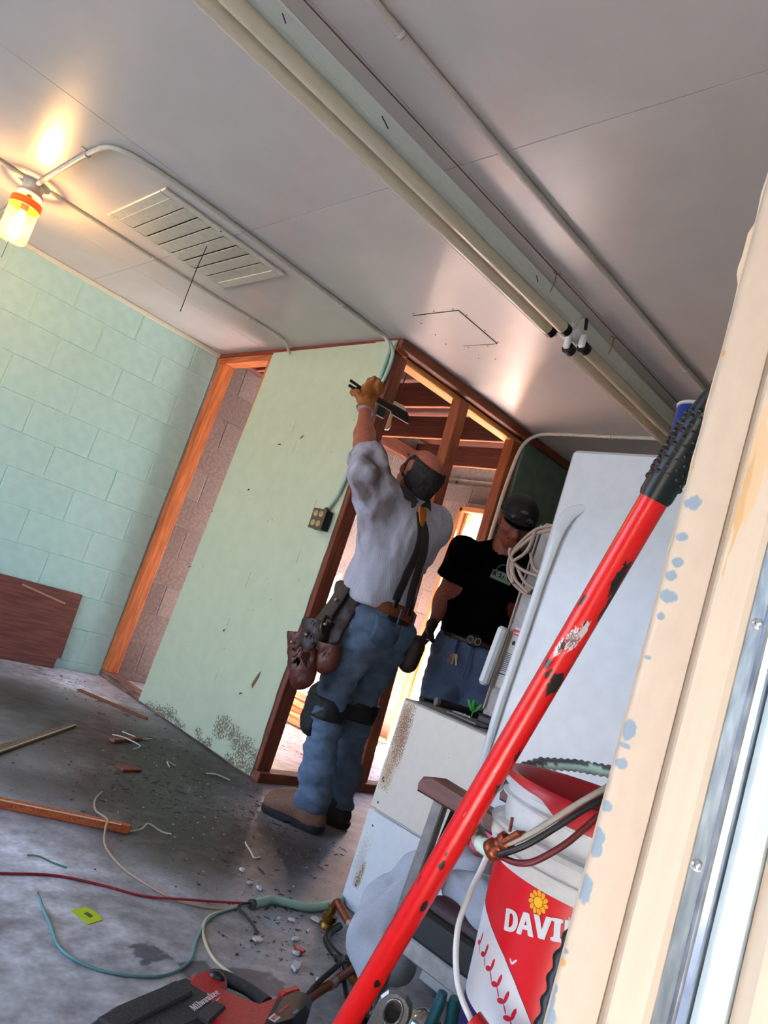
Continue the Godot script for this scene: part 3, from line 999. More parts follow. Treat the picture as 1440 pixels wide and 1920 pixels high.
# ------------------------------------------------------------------ the doorway in the foreground
func build_doorway() -> void:
	var d := struct("door_1")
	var z := -0.5
	# painted jamb with knocks of grey undercoat: picture's v runs down from 1.45 to 0.6
	var marks := []
	for q in [[-0.229, 1.072, 7, 6, 0], [-0.231, 1.046, 5, 3.5, 0], [-0.229, 1.027, 5, 4, 0], [-0.231, 1.017, 5, 4, 0], [-0.230, 1.002, 7, 5, 0], [-0.231, 0.987, 3.5, 3, 0], [-0.233, 0.957, 3, 1.6, 0], [-0.232, 0.906, 5, 8, 0], [-0.233, 0.895, 5, 2, 0], [-0.231, 0.883, 5, 4, 0], [-0.234, 0.853, 5, 4, 0], [-0.235, 0.833, 6, 6, 0], [-0.233, 0.824, 4.5, 6, 0], [-0.234, 0.798, 6, 10, 0], [-0.236, 0.757, 3, 2, 0], [-0.237, 0.733, 3, 4, 0], [-0.237, 0.725, 4, 5, 0], [-0.235, 0.716, 6, 6, 0], [-0.236, 1.19, 2, 3, 1], [-0.2375, 1.10, 2.5, 5, 1], [-0.2385, 0.95, 3, 4, 1], [-0.237, 0.75, 4, 3, 1]]:
		var cc := Color(0.50, 0.56, 0.62) if q[4] == 0 else Color(0.80, 0.58, 0.30)
		marks.append([(q[0] + 0.24) / 0.036, (1.45 - q[1]) / 0.85, q[2] * 0.001 / 0.036, q[3] * 0.001 / 0.85, cc, 0.3, 1.5])
	var face := stained(Color(0.75, 0.68, 0.615), marks, 128, 1600, 0.42, 4, 0.03)
	var cream := noisy(Color(0.74, 0.675, 0.61), Color(0.77, 0.705, 0.64), 0.42, Vector3(6, 1.2, 6))
	var b := MB.new()
	b.box(Vector3(-0.2215, 1.07, z - 0.04), Vector3(0.041, 2.14, 0.08), Basis.IDENTITY, 0.005)
	part(d, "jamb", b, cream)
	# rounded painted face of the jamb
	b = MB.new()
	var yt := 1.45
	var yb := 0.6
	for k in 8:
		var a0 := -0.241 + 0.0365 * k / 8.0
		var a1 := -0.241 + 0.0365 * (k + 1) / 8.0
		var bulge := func(x: float) -> float:
			var t: float = (x + 0.241) / 0.0365
			return z + 0.004 - 0.010 * pow(max(0.0, 0.16 - t) / 0.16, 2.0)
		var n0 := Vector3(-(bulge.call(a0 + 0.001) - bulge.call(a0 - 0.001)) / 0.002, 0, 1).normalized()
		var n1 := Vector3(-(bulge.call(a1 + 0.001) - bulge.call(a1 - 0.001)) / 0.002, 0, 1).normalized()
		var s := b.v.size()
		b.vert(Vector3(a0, yb, bulge.call(a0)), n0, Vector2((a0 + 0.24) / 0.036, 1)); b.vert(Vector3(a1, yb, bulge.call(a1)), n1, Vector2((a1 + 0.24) / 0.036, 1))
		b.vert(Vector3(a1, yt, bulge.call(a1)), n1, Vector2((a1 + 0.24) / 0.036, 0)); b.vert(Vector3(a0, yt, bulge.call(a0)), n0, Vector2((a0 + 0.24) / 0.036, 0))
		b.tri(s, s + 1, s + 2); b.tri(s, s + 2, s + 3)
	part(d, "jamb_face", b, face, "painted face with grey chips")
	# crust of old paint along the inner edge
	b = MB.new()
	var o := []
	var y := 0.6
	var r2 := RandomNumberGenerator.new(); r2.seed = 8
	o.append(Vector2(-0.236, 0.6))
	o.append(Vector2(-0.236, 1.47))
	y = 1.47
	while y > 0.62:
		var w := 0.0
		if y > 1.02: w = 0.003 + 0.0012 * (y - 1.0) / 0.4
		if y > 1.262 and y < 1.31: w += 0.003
		o.append(Vector2(-0.2412 - w - r2.randf() * 0.0012, y))
		y -= 0.006 + r2.randf() * 0.016
	o.append(Vector2(-0.2415, 0.6))
	b.prism(o, 0.003, Vector3(0, 0, z - 0.012))
	part(d, "paint_crust", b, noisy(Color(0.80, 0.71, 0.62), Color(0.86, 0.78, 0.70), 0.6))
	# the stop stands 3 cm proud of the face; everything outward of it lies in that nearer plane
	var zs := -0.47
	b = MB.new(); b.box(Vector3(-0.179, 1.07, zs - 0.04), Vector3(0.0253, 2.14, 0.08), Basis.IDENTITY, 0.003)
	part(d, "stop", b, stained(Color(0.76, 0.695, 0.63), [[0.35, 0.485, 0.4, 0.022, Color(0.78, 0.66, 0.53), 0.7, 1.0], [0.1, 0.50, 0.16, 0.018, Color(0.75, 0.60, 0.44), 0.9, 1.5], [0.8, 0.46, 0.3, 0.02, Color(0.77, 0.66, 0.54), 0.7, 1.0], [0.06, 0.66, 0.10, 0.008, Color(0.78, 0.62, 0.42), 0.6, 1.0]], 96, 1024, 0.42, 5, 0.03))
	# storm-door frame of bare aluminium: a flat, a groove and a rib
	var alu := noisy(Color(0.66, 0.68, 0.72), Color(0.86, 0.87, 0.90), 0.24, Vector3(9, 2, 9), 0.04, 0.85)
	b = MB.new()
	b.prism([Vector2(-0.1662, -0.05), Vector2(-0.1662, -0.004), Vector2(-0.1575, -0.003), Vector2(-0.1565, -0.007), Vector2(-0.1525, -0.007), Vector2(-0.1518, 0.001), Vector2(-0.1478, 0.002), Vector2(-0.1470, -0.05)], 2.14, Vector3(0, 1.07, zs), Basis(Vector3.RIGHT, Vector3.BACK, Vector3.DOWN), 0.0003)
	part(d, "aluminium_strip", b, alu)
	for q in [[-0.1610, 0.992], [-0.1620, 0.846]]:
		b = MB.new().ball(Vector3(q[0], q[1], zs - 0.003), Vector3(0.0036, 0.0036, 0.0022))
		b.box(Vector3(q[0], q[1], zs - 0.0008), Vector3(0.0042, 0.0008, 0.0006), Basis(Vector3.BACK, 0.5), 0.0)
		b.box(Vector3(q[0], q[1], zs - 0.0008), Vector3(0.0008, 0.0042, 0.0006), Basis(Vector3.BACK, 0.5), 0.0)
		part(d, "screw", b, mat(Color(0.78, 0.78, 0.8), 0.25, 0.8))
	b = MB.new(); b.box(Vector3(-0.1385, 1.07, zs - 0.025), Vector3(0.0165, 2.14, 0.05), Basis.IDENTITY, 0.006)
	part(d, "storm_door_edge", b, noisy(Color(0.80, 0.88, 0.93), Color(0.85, 0.91, 0.95), 0.3))  # blue-white colour paints the daylight on the frame's lit side
	b = MB.new(); b.box(Vector3(-0.082, 1.07, zs - 0.028), Vector3(0.095, 2.14, 0.06), Basis.IDENTITY, 0.012)
	part(d, "brickmould", b, cream)
	# the far side and head of the same frame, behind the viewer's shoulder
	b = MB.new(); b.box(Vector3(-0.185, 1.07, 0.58), Vector3(0.12, 2.14, 0.08), Basis.IDENTITY, 0.005)
	part(d, "jamb", b, cream)
	b = MB.new(); b.box(Vector3(-0.185, 2.12, 0.03), Vector3(0.12, 0.05, 1.1), Basis.IDENTITY, 0.005)
	part(d, "head", b, cream)

# ------------------------------------------------------------------ fridge, cabinets and what stands on them
func build_fridge_corner() -> void:
	var enamel := noisy(Color(0.77, 0.775, 0.795), Color(0.79, 0.795, 0.815), 0.22, Vector3.ONE * 2)
	var t := thing("fridge", "tall white fridge with a moulded vertical door handle", "fridge", Vector3(-0.93, 0, -2.25))
	part(t, "body", MB.new().box(Vector3(-0.93, 0.83, -2.28), Vector3(0.73, 1.60, 0.62), Basis.IDENTITY, 0.012), enamel)
	part(t, "door", MB.new().box(Vector3(-0.93, 0.86, -1.932), Vector3(0.745, 1.556, 0.064), Basis.IDENTITY, 0.012), enamel)
	var hm := MB.new()
	hm.tube([Vector3(-1.185, 1.452, -1.905), Vector3(-1.212, 1.444, -1.9), Vector3(-1.24, 1.420, -1.892), Vector3(-1.256, 1.37, -1.888), Vector3(-1.262, 1.305, -1.888), Vector3(-1.270, 1.183, -1.889), Vector3(-1.277, 1.028, -1.89), Vector3(-1.285, 0.884, -1.891), Vector3(-1.29, 0.766, -1.892), Vector3(-1.293, 0.5, -1.898)], [0.006, 0.017, 0.024, 0.021, 0.017, 0.0145, 0.0145, 0.0145, 0.014, 0.008], 16, true, 5, 0.34, Vector3.BACK)
	part(t, "handle", hm, enamel)
	for q in [[-1.26, -1.98], [-0.6, -1.98], [-1.26, -2.54], [-0.6, -2.54]]:
		part(t, "foot", MB.new().lathe([Vector2(0.03, 0), Vector2(0.025, 0.035)], 12, Vector3(q[0], 0, q[1])), mat(Color(0.1, 0.1, 0.1), 0.6))
	# note taped to the door
	var n := thing("paper_note", "strip of tape with a scribbled word on white fridge door", "note", Vector3(-0.905, 1.556, -1.899))
	part(n, "tape", MB.new().box(Vector3(-0.87, 1.557, -1.8988), Vector3(0.14, 0.024, 0.0012), Basis(Vector3.BACK, 0.06), 0.0), mat(Color(0.72, 0.66, 0.55), 0.7))
	part(n, "writing", lettering("ext", 0.018, func(x, y, z): return Vector3(-0.905 + x, 1.553 + y, -1.8978 + z * 0.2), 400, 0.001, "Droid Serif", 0.3), mat(Color(0.1, 0.09, 0.08), 0.8))
	# tin on top of the fridge
	var tin := thing("spray_can", "blue can with a white rim standing on the fridge", "can", Vector3(-1.045, 1.638, -2.1))
	var tc := Vector3(-1.042, 1.638, -2.1)
	part(tin, "can", MB.new().lathe([Vector2(0, 0), Vector2(0.05, 0), Vector2(0.052, 0.004), Vector2(0.052, 0.225), Vector2(0.05, 0.23)], 24, tc), mat(Color(0.03, 0.20, 0.55), 0.35))
	part(tin, "rim", MB.new().lathe([Vector2(0.05, 0.228), Vector2(0.055, 0.23), Vector2(0.055, 0.238), Vector2(0.048, 0.242), Vector2(0.0, 0.236)], 24, tc), mat(Color(0.80, 0.78, 0.76), 0.5))

	# two white steel cabinets, one on the other
	var rust := Color(0.45, 0.26, 0.12)
	var rust2 := Color(0.60, 0.46, 0.30)
	var up := stained(Color(0.80, 0.765, 0.72), [[0.050, 0.12, 0.043, 0.1, Color(0.72, 0.63, 0.52), 0.9], [0.072, 0.30, 0.072, 0.24, Color(0.70, 0.60, 0.47), 1.8, 3.0], [0.086, 0.22, 0.050, 0.16, rust, 3.4, 5.0], [0.101, 0.36, 0.043, 0.16, rust, 3.6, 5.0], [0.086, 0.50, 0.036, 0.14, Color(0.5, 0.33, 0.2), 3.4, 5.0], [0.072, 0.66, 0.043, 0.12, rust2, 3.2, 5.0], [0.050, 0.75, 0.009, 0.012, Color(0.08, 0.06, 0.06), 0.3], [0.040, 0.73, 0.012, 0.012, Color(0.08, 0.06, 0.06), 0.9], [0.065, 0.945, 0.010, 0.011, Color(0.08, 0.06, 0.06), 0.3], [0.432, 0.55, 0.004, 0.006, Color(0.5, 0.45, 0.4), 0.3], [0.605, 0.3, 0.004, 0.005, Color(0.5, 0.45, 0.4), 0.3]], 512, 384, 0.35, 11, 0.02)
	var lo := stained(Color(0.80, 0.81, 0.83), [[0.086, 0.13, 0.009, 0.012, Color(0.05, 0.05, 0.06), 0.2], [0.108, 0.62, 0.029, 0.1, rust2, 2.0, 9.0], [0.115, 0.58, 0.017, 0.06, rust, 2.4, 10.0], [0.101, 0.7, 0.026, 0.06, rust, 2.4, 10.0], [0.101, 0.76, 0.009, 0.018, Color(0.1, 0.07, 0.05), 1.2], [0.072, 0.5, 0.043, 0.2, Color(0.74, 0.72, 0.7), 2.0]], 512, 300, 0.35, 12, 0.02)
	t = thing("cabinet", "cream steel cabinet with rusty left edge, topmost of two", "cabinet", Vector3(-1.43, 0.325, -2.2))
	var b := MB.new(); b.box(Vector3(-1.53, 0.513, -2.25), Vector3(0.42, 0.366, 0.5), Basis(Vector3.UP, 0.0), 0.005)
	part(t, "body", b, mat(Color(0.80, 0.765, 0.72), 0.35))
	part(t, "front", MB.new().box(Vector3(-1.532, 0.513, -1.996), Vector3(0.43, 0.376, 0.012), Basis(Vector3.BACK, -0.01), 0.003), up, "cream front with rust down its left edge")
	part(t, "top_lip", MB.new().box(Vector3(-1.53, 0.703, -2.25), Vector3(0.43, 0.008, 0.51), Basis(Vector3.BACK, -0.01), 0.002), noisy(Color(0.46, 0.44, 0.43), Color(0.54, 0.52, 0.50), 0.5, Vector3.ONE * 4))
	t = thing("cabinet", "white steel cabinet on the floor beneath cream one", "cabinet", Vector3(-1.43, 0, -2.2))
	part(t, "body", MB.new().box(Vector3(-1.53, 0.161, -2.25), Vector3(0.42, 0.322, 0.5), Basis.IDENTITY, 0.005), mat(Color(0.80, 0.81, 0.83), 0.35))
	part(t, "front", MB.new().box(Vector3(-1.532, 0.160, -1.994), Vector3(0.43, 0.318, 0.014), Basis.IDENTITY, 0.003), lo, "white front with rust spots")
	single("paint_flake", "small red flake stuck on the lower white cabinet", "flake", MB.new().prism([Vector2(-1.488, 0.102), Vector2(-1.476, 0.09), Vector2(-1.46, 0.098), Vector2(-1.468, 0.11)], 0.003, Vector3(0, 0, -1.985)), mat(Color(0.60, 0.13, 0.10), 0.6), Vector3(-1.474, 0.1, -1.986))

	# tools and bits lying on the cream cabinet
	var topy := 0.706
	t = thing("flat_bar", "long black bar jutting left over cream cabinet edge", "bar", Vector3(-1.75, topy, -2.2))
	part(t, "bar", MB.new().bar(Vector3(-1.768, topy + 0.011, -2.105), Vector3(-1.72, topy + 0.011, -2.42), 0.03, 0.012, Vector3.RIGHT, 0.003), mat(Color(0.05, 0.035, 0.04), 0.5))
	t = thing("tube_tool", "dark round tool handle with a grey end on cabinet", "tool", Vector3(-1.7, topy, -2.2))
	part(t, "grip", MB.new().tube([Vector3(-1.712, topy + 0.018, -2.14), Vector3(-1.62, topy + 0.018, -2.36)], 0.014, 14), mat(Color(0.10, 0.06, 0.05), 0.5))
	part(t, "end", MB.new().tube([Vector3(-1.712, topy + 0.018, -2.14), Vector3(-1.717, topy + 0.018, -2.128)], 0.0155, 14), mat(Color(0.42, 0.38, 0.37), 0.5))
	var steel := mat(Color(0.72, 0.74, 0.78), 0.25, 0.8)
	for k in 3:
		var o := Vector3(-1.71 + 0.038 * k, topy, -2.225 + 0.022 * k)
		t = thing("wrench", ["small chrome wrench at left of tools on cabinet", "small chrome wrench between two others on cabinet", "small chrome wrench beside the grey square on cabinet"][k], "wrench", o, "chrome wrenches on the cabinet")
		part(t, "shaft", MB.new().bar(o + Vector3(-0.028, 0.005, 0.01), o + Vector3(0.03, 0.005, -0.012), 0.007, 0.005, Vector3.BACK, 0.0015), steel)
		part(t, "head", MB.new().lathe([Vector2(0.005, 0), Vector2(0.010, 0), Vector2(0.010, 0.007), Vector2(0.005, 0.007)], 12, o + Vector3(0.035, 0.002, -0.014)), steel)
	t = thing("chain", "little heap of dark chain links on the cabinet", "chain", Vector3(-1.60, topy, -2.22))
	for k in 9:
		var a := k * 2.4
		var o := Vector3(-1.665 + cos(a) * 0.006 * k ** 0.8, topy + 0.012 + 0.006 * (9 - k) * 0.5, -2.30 + sin(a) * 0.006 * k ** 0.8)
		var ring := []
		for j in 11: ring.append(o + Basis(Vector3(cos(a), 0.3, sin(a)).normalized(), a) * Vector3(cos(TAU * j / 10) * 0.012, sin(TAU * j / 10) * 0.008, 0))
		part(t, "link", MB.new().tube(ring, 0.0028, 6, false), mat(Color(0.16, 0.16, 0.17), 0.35, 0.7))
	t = thing("plant_sprig", "tiny bright green plastic leaf sprig on the cabinet", "plant", Vector3(-1.625, topy, -2.235))
	var green := mat(Color(0.20, 0.55, 0.16), 0.5)
	part(t, "stem", MB.new().tube([Vector3(-1.625, topy, -2.235), Vector3(-1.625, topy + 0.03, -2.235)], 0.003, 6), green)
	for k in 5:
		var a := k * 1.26
		part(t, "leaf", MB.new().ball(Vector3(-1.625 + cos(a) * 0.016, topy + 0.042 + 0.006 * (k % 2), -2.235 + sin(a) * 0.016), Vector3(0.008, 0.023, 0.004), Basis(Vector3(-sin(a), 0, cos(a)), -0.6), 6, 8), green)
	single("square_plate", "thin grey square plate lying at cabinet front right", "plate", MB.new().prism([Vector2(-1.60, -2.055), Vector2(-1.455, -2.035), Vector2(-1.44, -2.075), Vector2(-1.5, -2.19), Vector2(-1.585, -2.12)], 0.006, Vector3(0, topy + 0.007, 0), Basis(Vector3.RIGHT, Vector3.BACK, Vector3.DOWN), 0.001), mat(Color(0.42, 0.40, 0.40), 0.5), Vector3(-1.52, topy, -2.1))

	# grey appliance standing on its end behind the fridge
	t = thing("appliance", "narrow grey appliance with warning label between worker and fridge", "appliance", Vector3(-1.36, 0.706, -2.3))
	var grey := noisy(Color(0.50, 0.47, 0.46), Color(0.58, 0.55, 0.54), 0.4, Vector3.ONE * 3)
	b = MB.new(); b.box(Vector3(-1.423, 1.088, -2.30), Vector3(0.20, 0.72, 0.28), Basis(Vector3.BACK, -0.035), 0.008)
	part(t, "casing", b, grey)
	part(t, "base", MB.new().box(Vector3(-1.425, 0.727, -2.29), Vector3(0.215, 0.036, 0.31), Basis.IDENTITY, 0.01), mat(Color(0.13, 0.13, 0.15), 0.5))
	part(t, "side_edge", MB.new().bar(Vector3(-1.528, 0.76, -2.155), Vector3(-1.512, 1.44, -2.155), 0.007, 0.008, Vector3.RIGHT, 0.002), noisy(Color(0.55, 0.50, 0.46), Color(0.62, 0.57, 0.53), 0.5))
	part(t, "handle", MB.new().bar(Vector3(-1.538, 0.838, -2.125), Vector3(-1.521, 1.05, -2.125), 0.034, 0.036, Vector3.RIGHT, 0.010), mat(Color(0.74, 0.76, 0.77), 0.35))
	var lb := part(t, "label", MB.new().bar(Vector3(-1.478, 0.845, -2.155), Vector3(-1.463, 1.06, -2.155), 0.062, 0.0016, Vector3.RIGHT, 0.0), mat(Color(0.70, 0.69, 0.67), 0.5), "white warning label")
	part(lb, "red_header", MB.new().bar(Vector3(-1.472, 1.033, -2.1535), Vector3(-1.47, 1.052, -2.1535), 0.056, 0.0016, Vector3.RIGHT, 0.0), mat(Color(0.72, 0.10, 0.10), 0.5))
	part(lb, "print", lettering("DANGER", 0.012, func(x, y, z): return Vector3(-1.472 + x, 1.042 + y, -2.1524 + z * 0.2), 700, 0.001), mat(Color(0.85, 0.8, 0.8), 0.6))
	var pr := MB.new()
	for q in [[1.012, 0.012, 0.02], [1.006, -0.012, 0.014], [0.985, 0.008, 0.012]]: pr.ball(Vector3(-1.472 + q[1], q[0], -2.154), Vector3(q[2] * 0.5, 0.008, 0.001))
	var yy := 0.967
	while yy > 0.90:
		pr.box(Vector3(-1.478 + (yy - 0.93) * 0.07, yy, -2.1535), Vector3(0.05, 0.0022, 0.0012), Basis.IDENTITY, 0.0)
		yy -= 0.0062
	pr.box(Vector3(-1.481, 0.893, -2.1535), Vector3(0.054, 0.004, 0.0012), Basis.IDENTITY, 0.0)
	part(lb, "print", pr, mat(Color(0.12, 0.11, 0.12), 0.7))
	part(t, "control_block", MB.new().box(Vector3(-1.435, 1.10, -2.14), Vector3(0.045, 0.05, 0.03), Basis.IDENTITY, 0.006), mat(Color(0.74, 0.75, 0.77), 0.4))
	part(t, "black_knob", MB.new().lathe([Vector2(0, 0.0), Vector2(0.014, 0), Vector2(0.014, 0.03), Vector2(0, 0.03)], 14, Vector3(-1.447, 1.19, -2.158), Basis(Vector3.RIGHT, PI / 2)), mat(Color(0.03, 0.03, 0.035), 0.5))
	# coil of cord hung on it
	var cord := mat(Color(0.60, 0.51, 0.46), 0.55)
	var zc := -2.085
	t = thing("cord_coil", "loose coil of beige cord hanging beside the fridge", "cord", Vector3(-1.47, 1.17, -2.09))
	var loops := [[Vector3(-1.400, 1.428, zc), Vector3(-1.475, 1.405, zc), Vector3(-1.528, 1.345, zc), Vector3(-1.552, 1.29, zc), Vector3(-1.535, 1.225, zc), Vector3(-1.475, 1.185, zc), Vector3(-1.415, 1.168, zc)],
		[Vector3(-1.395, 1.41, zc + 0.01), Vector3(-1.462, 1.388, zc + 0.01), Vector3(-1.51, 1.335, zc + 0.012), Vector3(-1.538, 1.302, zc + 0.01), Vector3(-1.532, 1.278, zc + 0.01), Vector3(-1.48, 1.252, zc + 0.01), Vector3(-1.41, 1.242, zc)],
		[Vector3(-1.552, 1.32, zc + 0.012), Vector3(-1.55, 1.30, zc + 0.012), Vector3(-1.522, 1.272, zc + 0.014), Vector3(-1.512, 1.24, zc + 0.016), Vector3(-1.49, 1.21, zc + 0.01), Vector3(-1.43, 1.178, zc + 0.01)],
		[Vector3(-1.468, 1.392, zc + 0.02), Vector3(-1.470, 1.34, zc + 0.02), Vector3(-1.485, 1.305, zc + 0.02), Vector3(-1.52, 1.272, zc + 0.02), Vector3(-1.522, 1.25, zc + 0.016), Vector3(-1.50, 1.20, zc + 0.012)],
		[Vector3(-1.475, 1.318, zc - 0.004), Vector3(-1.462, 1.29, zc - 0.004), Vector3(-1.44, 1.265, zc - 0.004), Vector3(-1.40, 1.25, zc - 0.004)],
		[Vector3(-1.51, 1.262, zc + 0.004), Vector3(-1.475, 1.225, zc + 0.004), Vector3(-1.44, 1.205, zc + 0.004), Vector3(-1.40, 1.197, zc + 0.004)]]
	for l in loops:
		part(t, "loop", MB.new().tube(l, 0.0062, 8, true, 6), cord)

# ------------------------------------------------------------------ chair with a sweatshirt thrown over it
func build_chair() -> void:
	var t := thing("armchair", "steel-framed chair with brown arms and maroon seat pad", "chair", Vector3(-0.82, 0, -1.68))
	var arm_m := wood(Color(0.34, 0.165, 0.125), Color(0.43, 0.225, 0.165), 0, 0.45)
	var steel := noisy(Color(0.40, 0.385, 0.38), Color(0.47, 0.455, 0.45), 0.4, Vector3.ONE * 3, 0.02, 0.3)
	for s in [[-1.465, 0.0], [-1.815, 0.02]]:
		var z: float = s[0]
		var b := MB.new()
		b.prism([Vector2(-1.138, 0.585), Vector2(-1.142, 0.603), Vector2(-1.132, 0.622), Vector2(-1.10, 0.632), Vector2(-0.95, 0.622), Vector2(-0.72, 0.60), Vector2(-0.62, 0.60), Vector2(-0.62, 0.572), Vector2(-0.9, 0.578)], 0.055, Vector3(0, -0.008, z), Basis.IDENTITY, 0.005)
		part(t, "armrest", b, arm_m)
		b = MB.new()
		b.bar(Vector3(-1.078, 0.575, z), Vector3(-1.108, 0.0, z), 0.032, 0.024, Vector3.RIGHT, 0.003)
		part(t, "leg", b, steel)
		b = MB.new()
		b.bar(Vector3(-1.047, 0.572, z - 0.03), Vector3(-1.08, 0.32, z - 0.03), 0.03, 0.02, Vector3.RIGHT, 0.003)
		part(t, "inner_post", b, mat(Color(0.10, 0.085, 0.09), 0.5))
		b = MB.new()
		b.bar(Vector3(-0.60, 0.92, z), Vector3(-0.62, 0.0, z), 0.032, 0.024, Vector3.RIGHT, 0.003)
		part(t, "leg", b, steel)
		b = MB.new(); b.box(Vector3(-0.84, 0.262, z), Vector3(0.50, 0.042, 0.026), Basis.IDENTITY, 0.004)
		part(t, "seat_rail", b, noisy(Color(0.56, 0.55, 0.55), Color(0.64, 0.63, 0.63), 0.4, Vector3.ONE * 3))
	var b := MB.new(); b.box(Vector3(-0.84, 0.318, -1.635), Vector3(0.46, 0.068, 0.37), Basis.IDENTITY, 0.008)
	part(t, "seat_base", b, mat(Color(0.025, 0.024, 0.03), 0.45))
	var bones := []
	for k in 4:
		bones.append([Vector3(-1.03, 0.358, -1.49 - 0.14 * k), Vector3(-0.66, 0.358, -1.49 - 0.14 * k), 0.034, 0.034])
	var pad := flesh([[Vector3(-1.02, 0.352, -1.50), Vector3(-0.66, 0.352, -1.50), 0.03, 0.03], [Vector3(-1.02, 0.352, -1.60), Vector3(-0.66, 0.352, -1.60), 0.034, 0.034], [Vector3(-1.02, 0.352, -1.70), Vector3(-0.66, 0.352, -1.70), 0.034, 0.034], [Vector3(-1.02, 0.352, -1.77), Vector3(-0.66, 0.352, -1.77), 0.032, 0.032]], 0.011, 0.03)
	part(t, "seat_pad", pad, noisy(Color(0.17, 0.07, 0.085), Color(0.24, 0.105, 0.12), 0.6, Vector3.ONE * 6, 0.04))
	b = MB.new(); b.box(Vector3(-0.585, 0.72, -1.64), Vector3(0.04, 0.30, 0.34), Basis(Vector3.BACK, -0.06), 0.012)
	part(t, "backrest", b, noisy(Color(0.17, 0.07, 0.085), Color(0.24, 0.105, 0.12), 0.6, Vector3.ONE * 6, 0.04))
	# sweatshirt
	t = thing("sweatshirt", "crumpled pale grey sweatshirt hanging off the front of chair", "sweatshirt", Vector3(-1.1, 0.1, -1.6))
	var cloth := noisy(Color(0.60, 0.62, 0.67), Color(0.67, 0.69, 0.74), 0.9, Vector3.ONE * 9, 0.06)
	var P := func(x, y, z): return Vector3(x, y, z)
	var hang := [
		[P.call(-1.16, 0.40, -1.70), P.call(-1.25, 0.33, -1.69), 0.045, 0.045, Vector3(0.6, 0, 0.8), 0.7],
		[P.call(-1.25, 0.33, -1.69), P.call(-1.28, 0.23, -1.635), 0.045, 0.052, Vector3(0.6, 0, 0.8), 0.7],
		[P.call(-1.28, 0.23, -1.635), P.call(-1.25, 0.155, -1.575), 0.052, 0.05, Vector3(0.6, 0, 0.8), 0.7],
		[P.call(-1.25, 0.17, -1.575), P.call(-1.20, 0.135, -1.575), 0.052, 0.05, Vector3(0.6, 0, 0.8), 0.8],
		[P.call(-1.20, 0.135, -1.575), P.call(-1.165, 0.15, -1.59), 0.05, 0.045],
		[P.call(-1.20, 0.35, -1.64), P.call(-1.22, 0.22, -1.60), 0.045, 0.06, Vector3(0.6, 0, 0.8), 0.6],
		[P.call(-1.16, 0.40, -1.70), P.call(-1.05, 0.415, -1.66), 0.04, 0.04]]
	part(t, "hanging_part", flesh(hang, 0.0075, 0.016, {"noise": 0.014, "freq": 6.0, "stretch": Vector3(1.2, 0.45, 1.8), "seed": 21}), cloth)
	var pile := [
		[P.call(-1.04, 0.39, -1.62), P.call(-0.88, 0.40, -1.60), 0.035, 0.045],
		[P.call(-0.96, 0.40, -1.56), P.call(-0.80, 0.40, -1.55), 0.04, 0.04],
		[P.call(-0.98, 0.385, -1.68), P.call(-0.82, 0.40, -1.68), 0.035, 0.045],
		[P.call(-1.03, 0.40, -1.55), P.call(-0.90, 0.385, -1.50), 0.03, 0.03],
		[P.call(-0.86, 0.40, -1.52), P.call(-0.76, 0.39, -1.50), 0.03, 0.03]]
	part(t, "heap", flesh(pile, 0.008, 0.02, {"noise": 0.020, "freq": 11.0, "stretch": Vector3(0.6, 1.0, 1.4), "seed": 5}), cloth)
	# pink plastic lid leaning at the back of the seat
	t = thing("plastic_tray", "pink translucent plastic tray with a red rim behind grey sweatshirt", "tray", Vector3(-1.02, 0.40, -1.75))
	var lx := Basis(Vector3(0.93, 0.05, 0.36).normalized(), Vector3(0.02, 0.97, -0.2).normalized(), Vector3(-0.35, 0.2, 0.92).normalized()).orthonormalized()
	var lc := Vector3(-1.07, 0.440, -1.735)
	var o := []
	for q in [[-0.12, -0.06], [-0.12, 0.048], [-0.108, 0.062], [0.13, 0.062], [0.14, 0.05], [0.14, -0.06]]: o.append(Vector2(q[0], q[1]))
	part(t, "panel", MB.new().prism(o, 0.01, lc, lx, 0.002), noisy(Color(0.78, 0.30, 0.42), Color(0.88, 0.45, 0.55), 0.3, Vector3.ONE * 8, 0.04))
	var ring := []
	for q in o: ring.append(lc + lx * Vector3(q.x, q.y, 0.004))
	part(t, "rim", MB.new().tube(ring, 0.0075, 8), mat(Color(0.70, 0.04, 0.10), 0.35))
	part(t, "rib", MB.new().bar(lc + lx * Vector3(0.01, 0.06, 0.006), lc + lx * Vector3(0.01, -0.06, 0.006), 0.003, 0.003, Vector3.RIGHT, 0.0), mat(Color(0.55, 0.12, 0.25), 0.5))

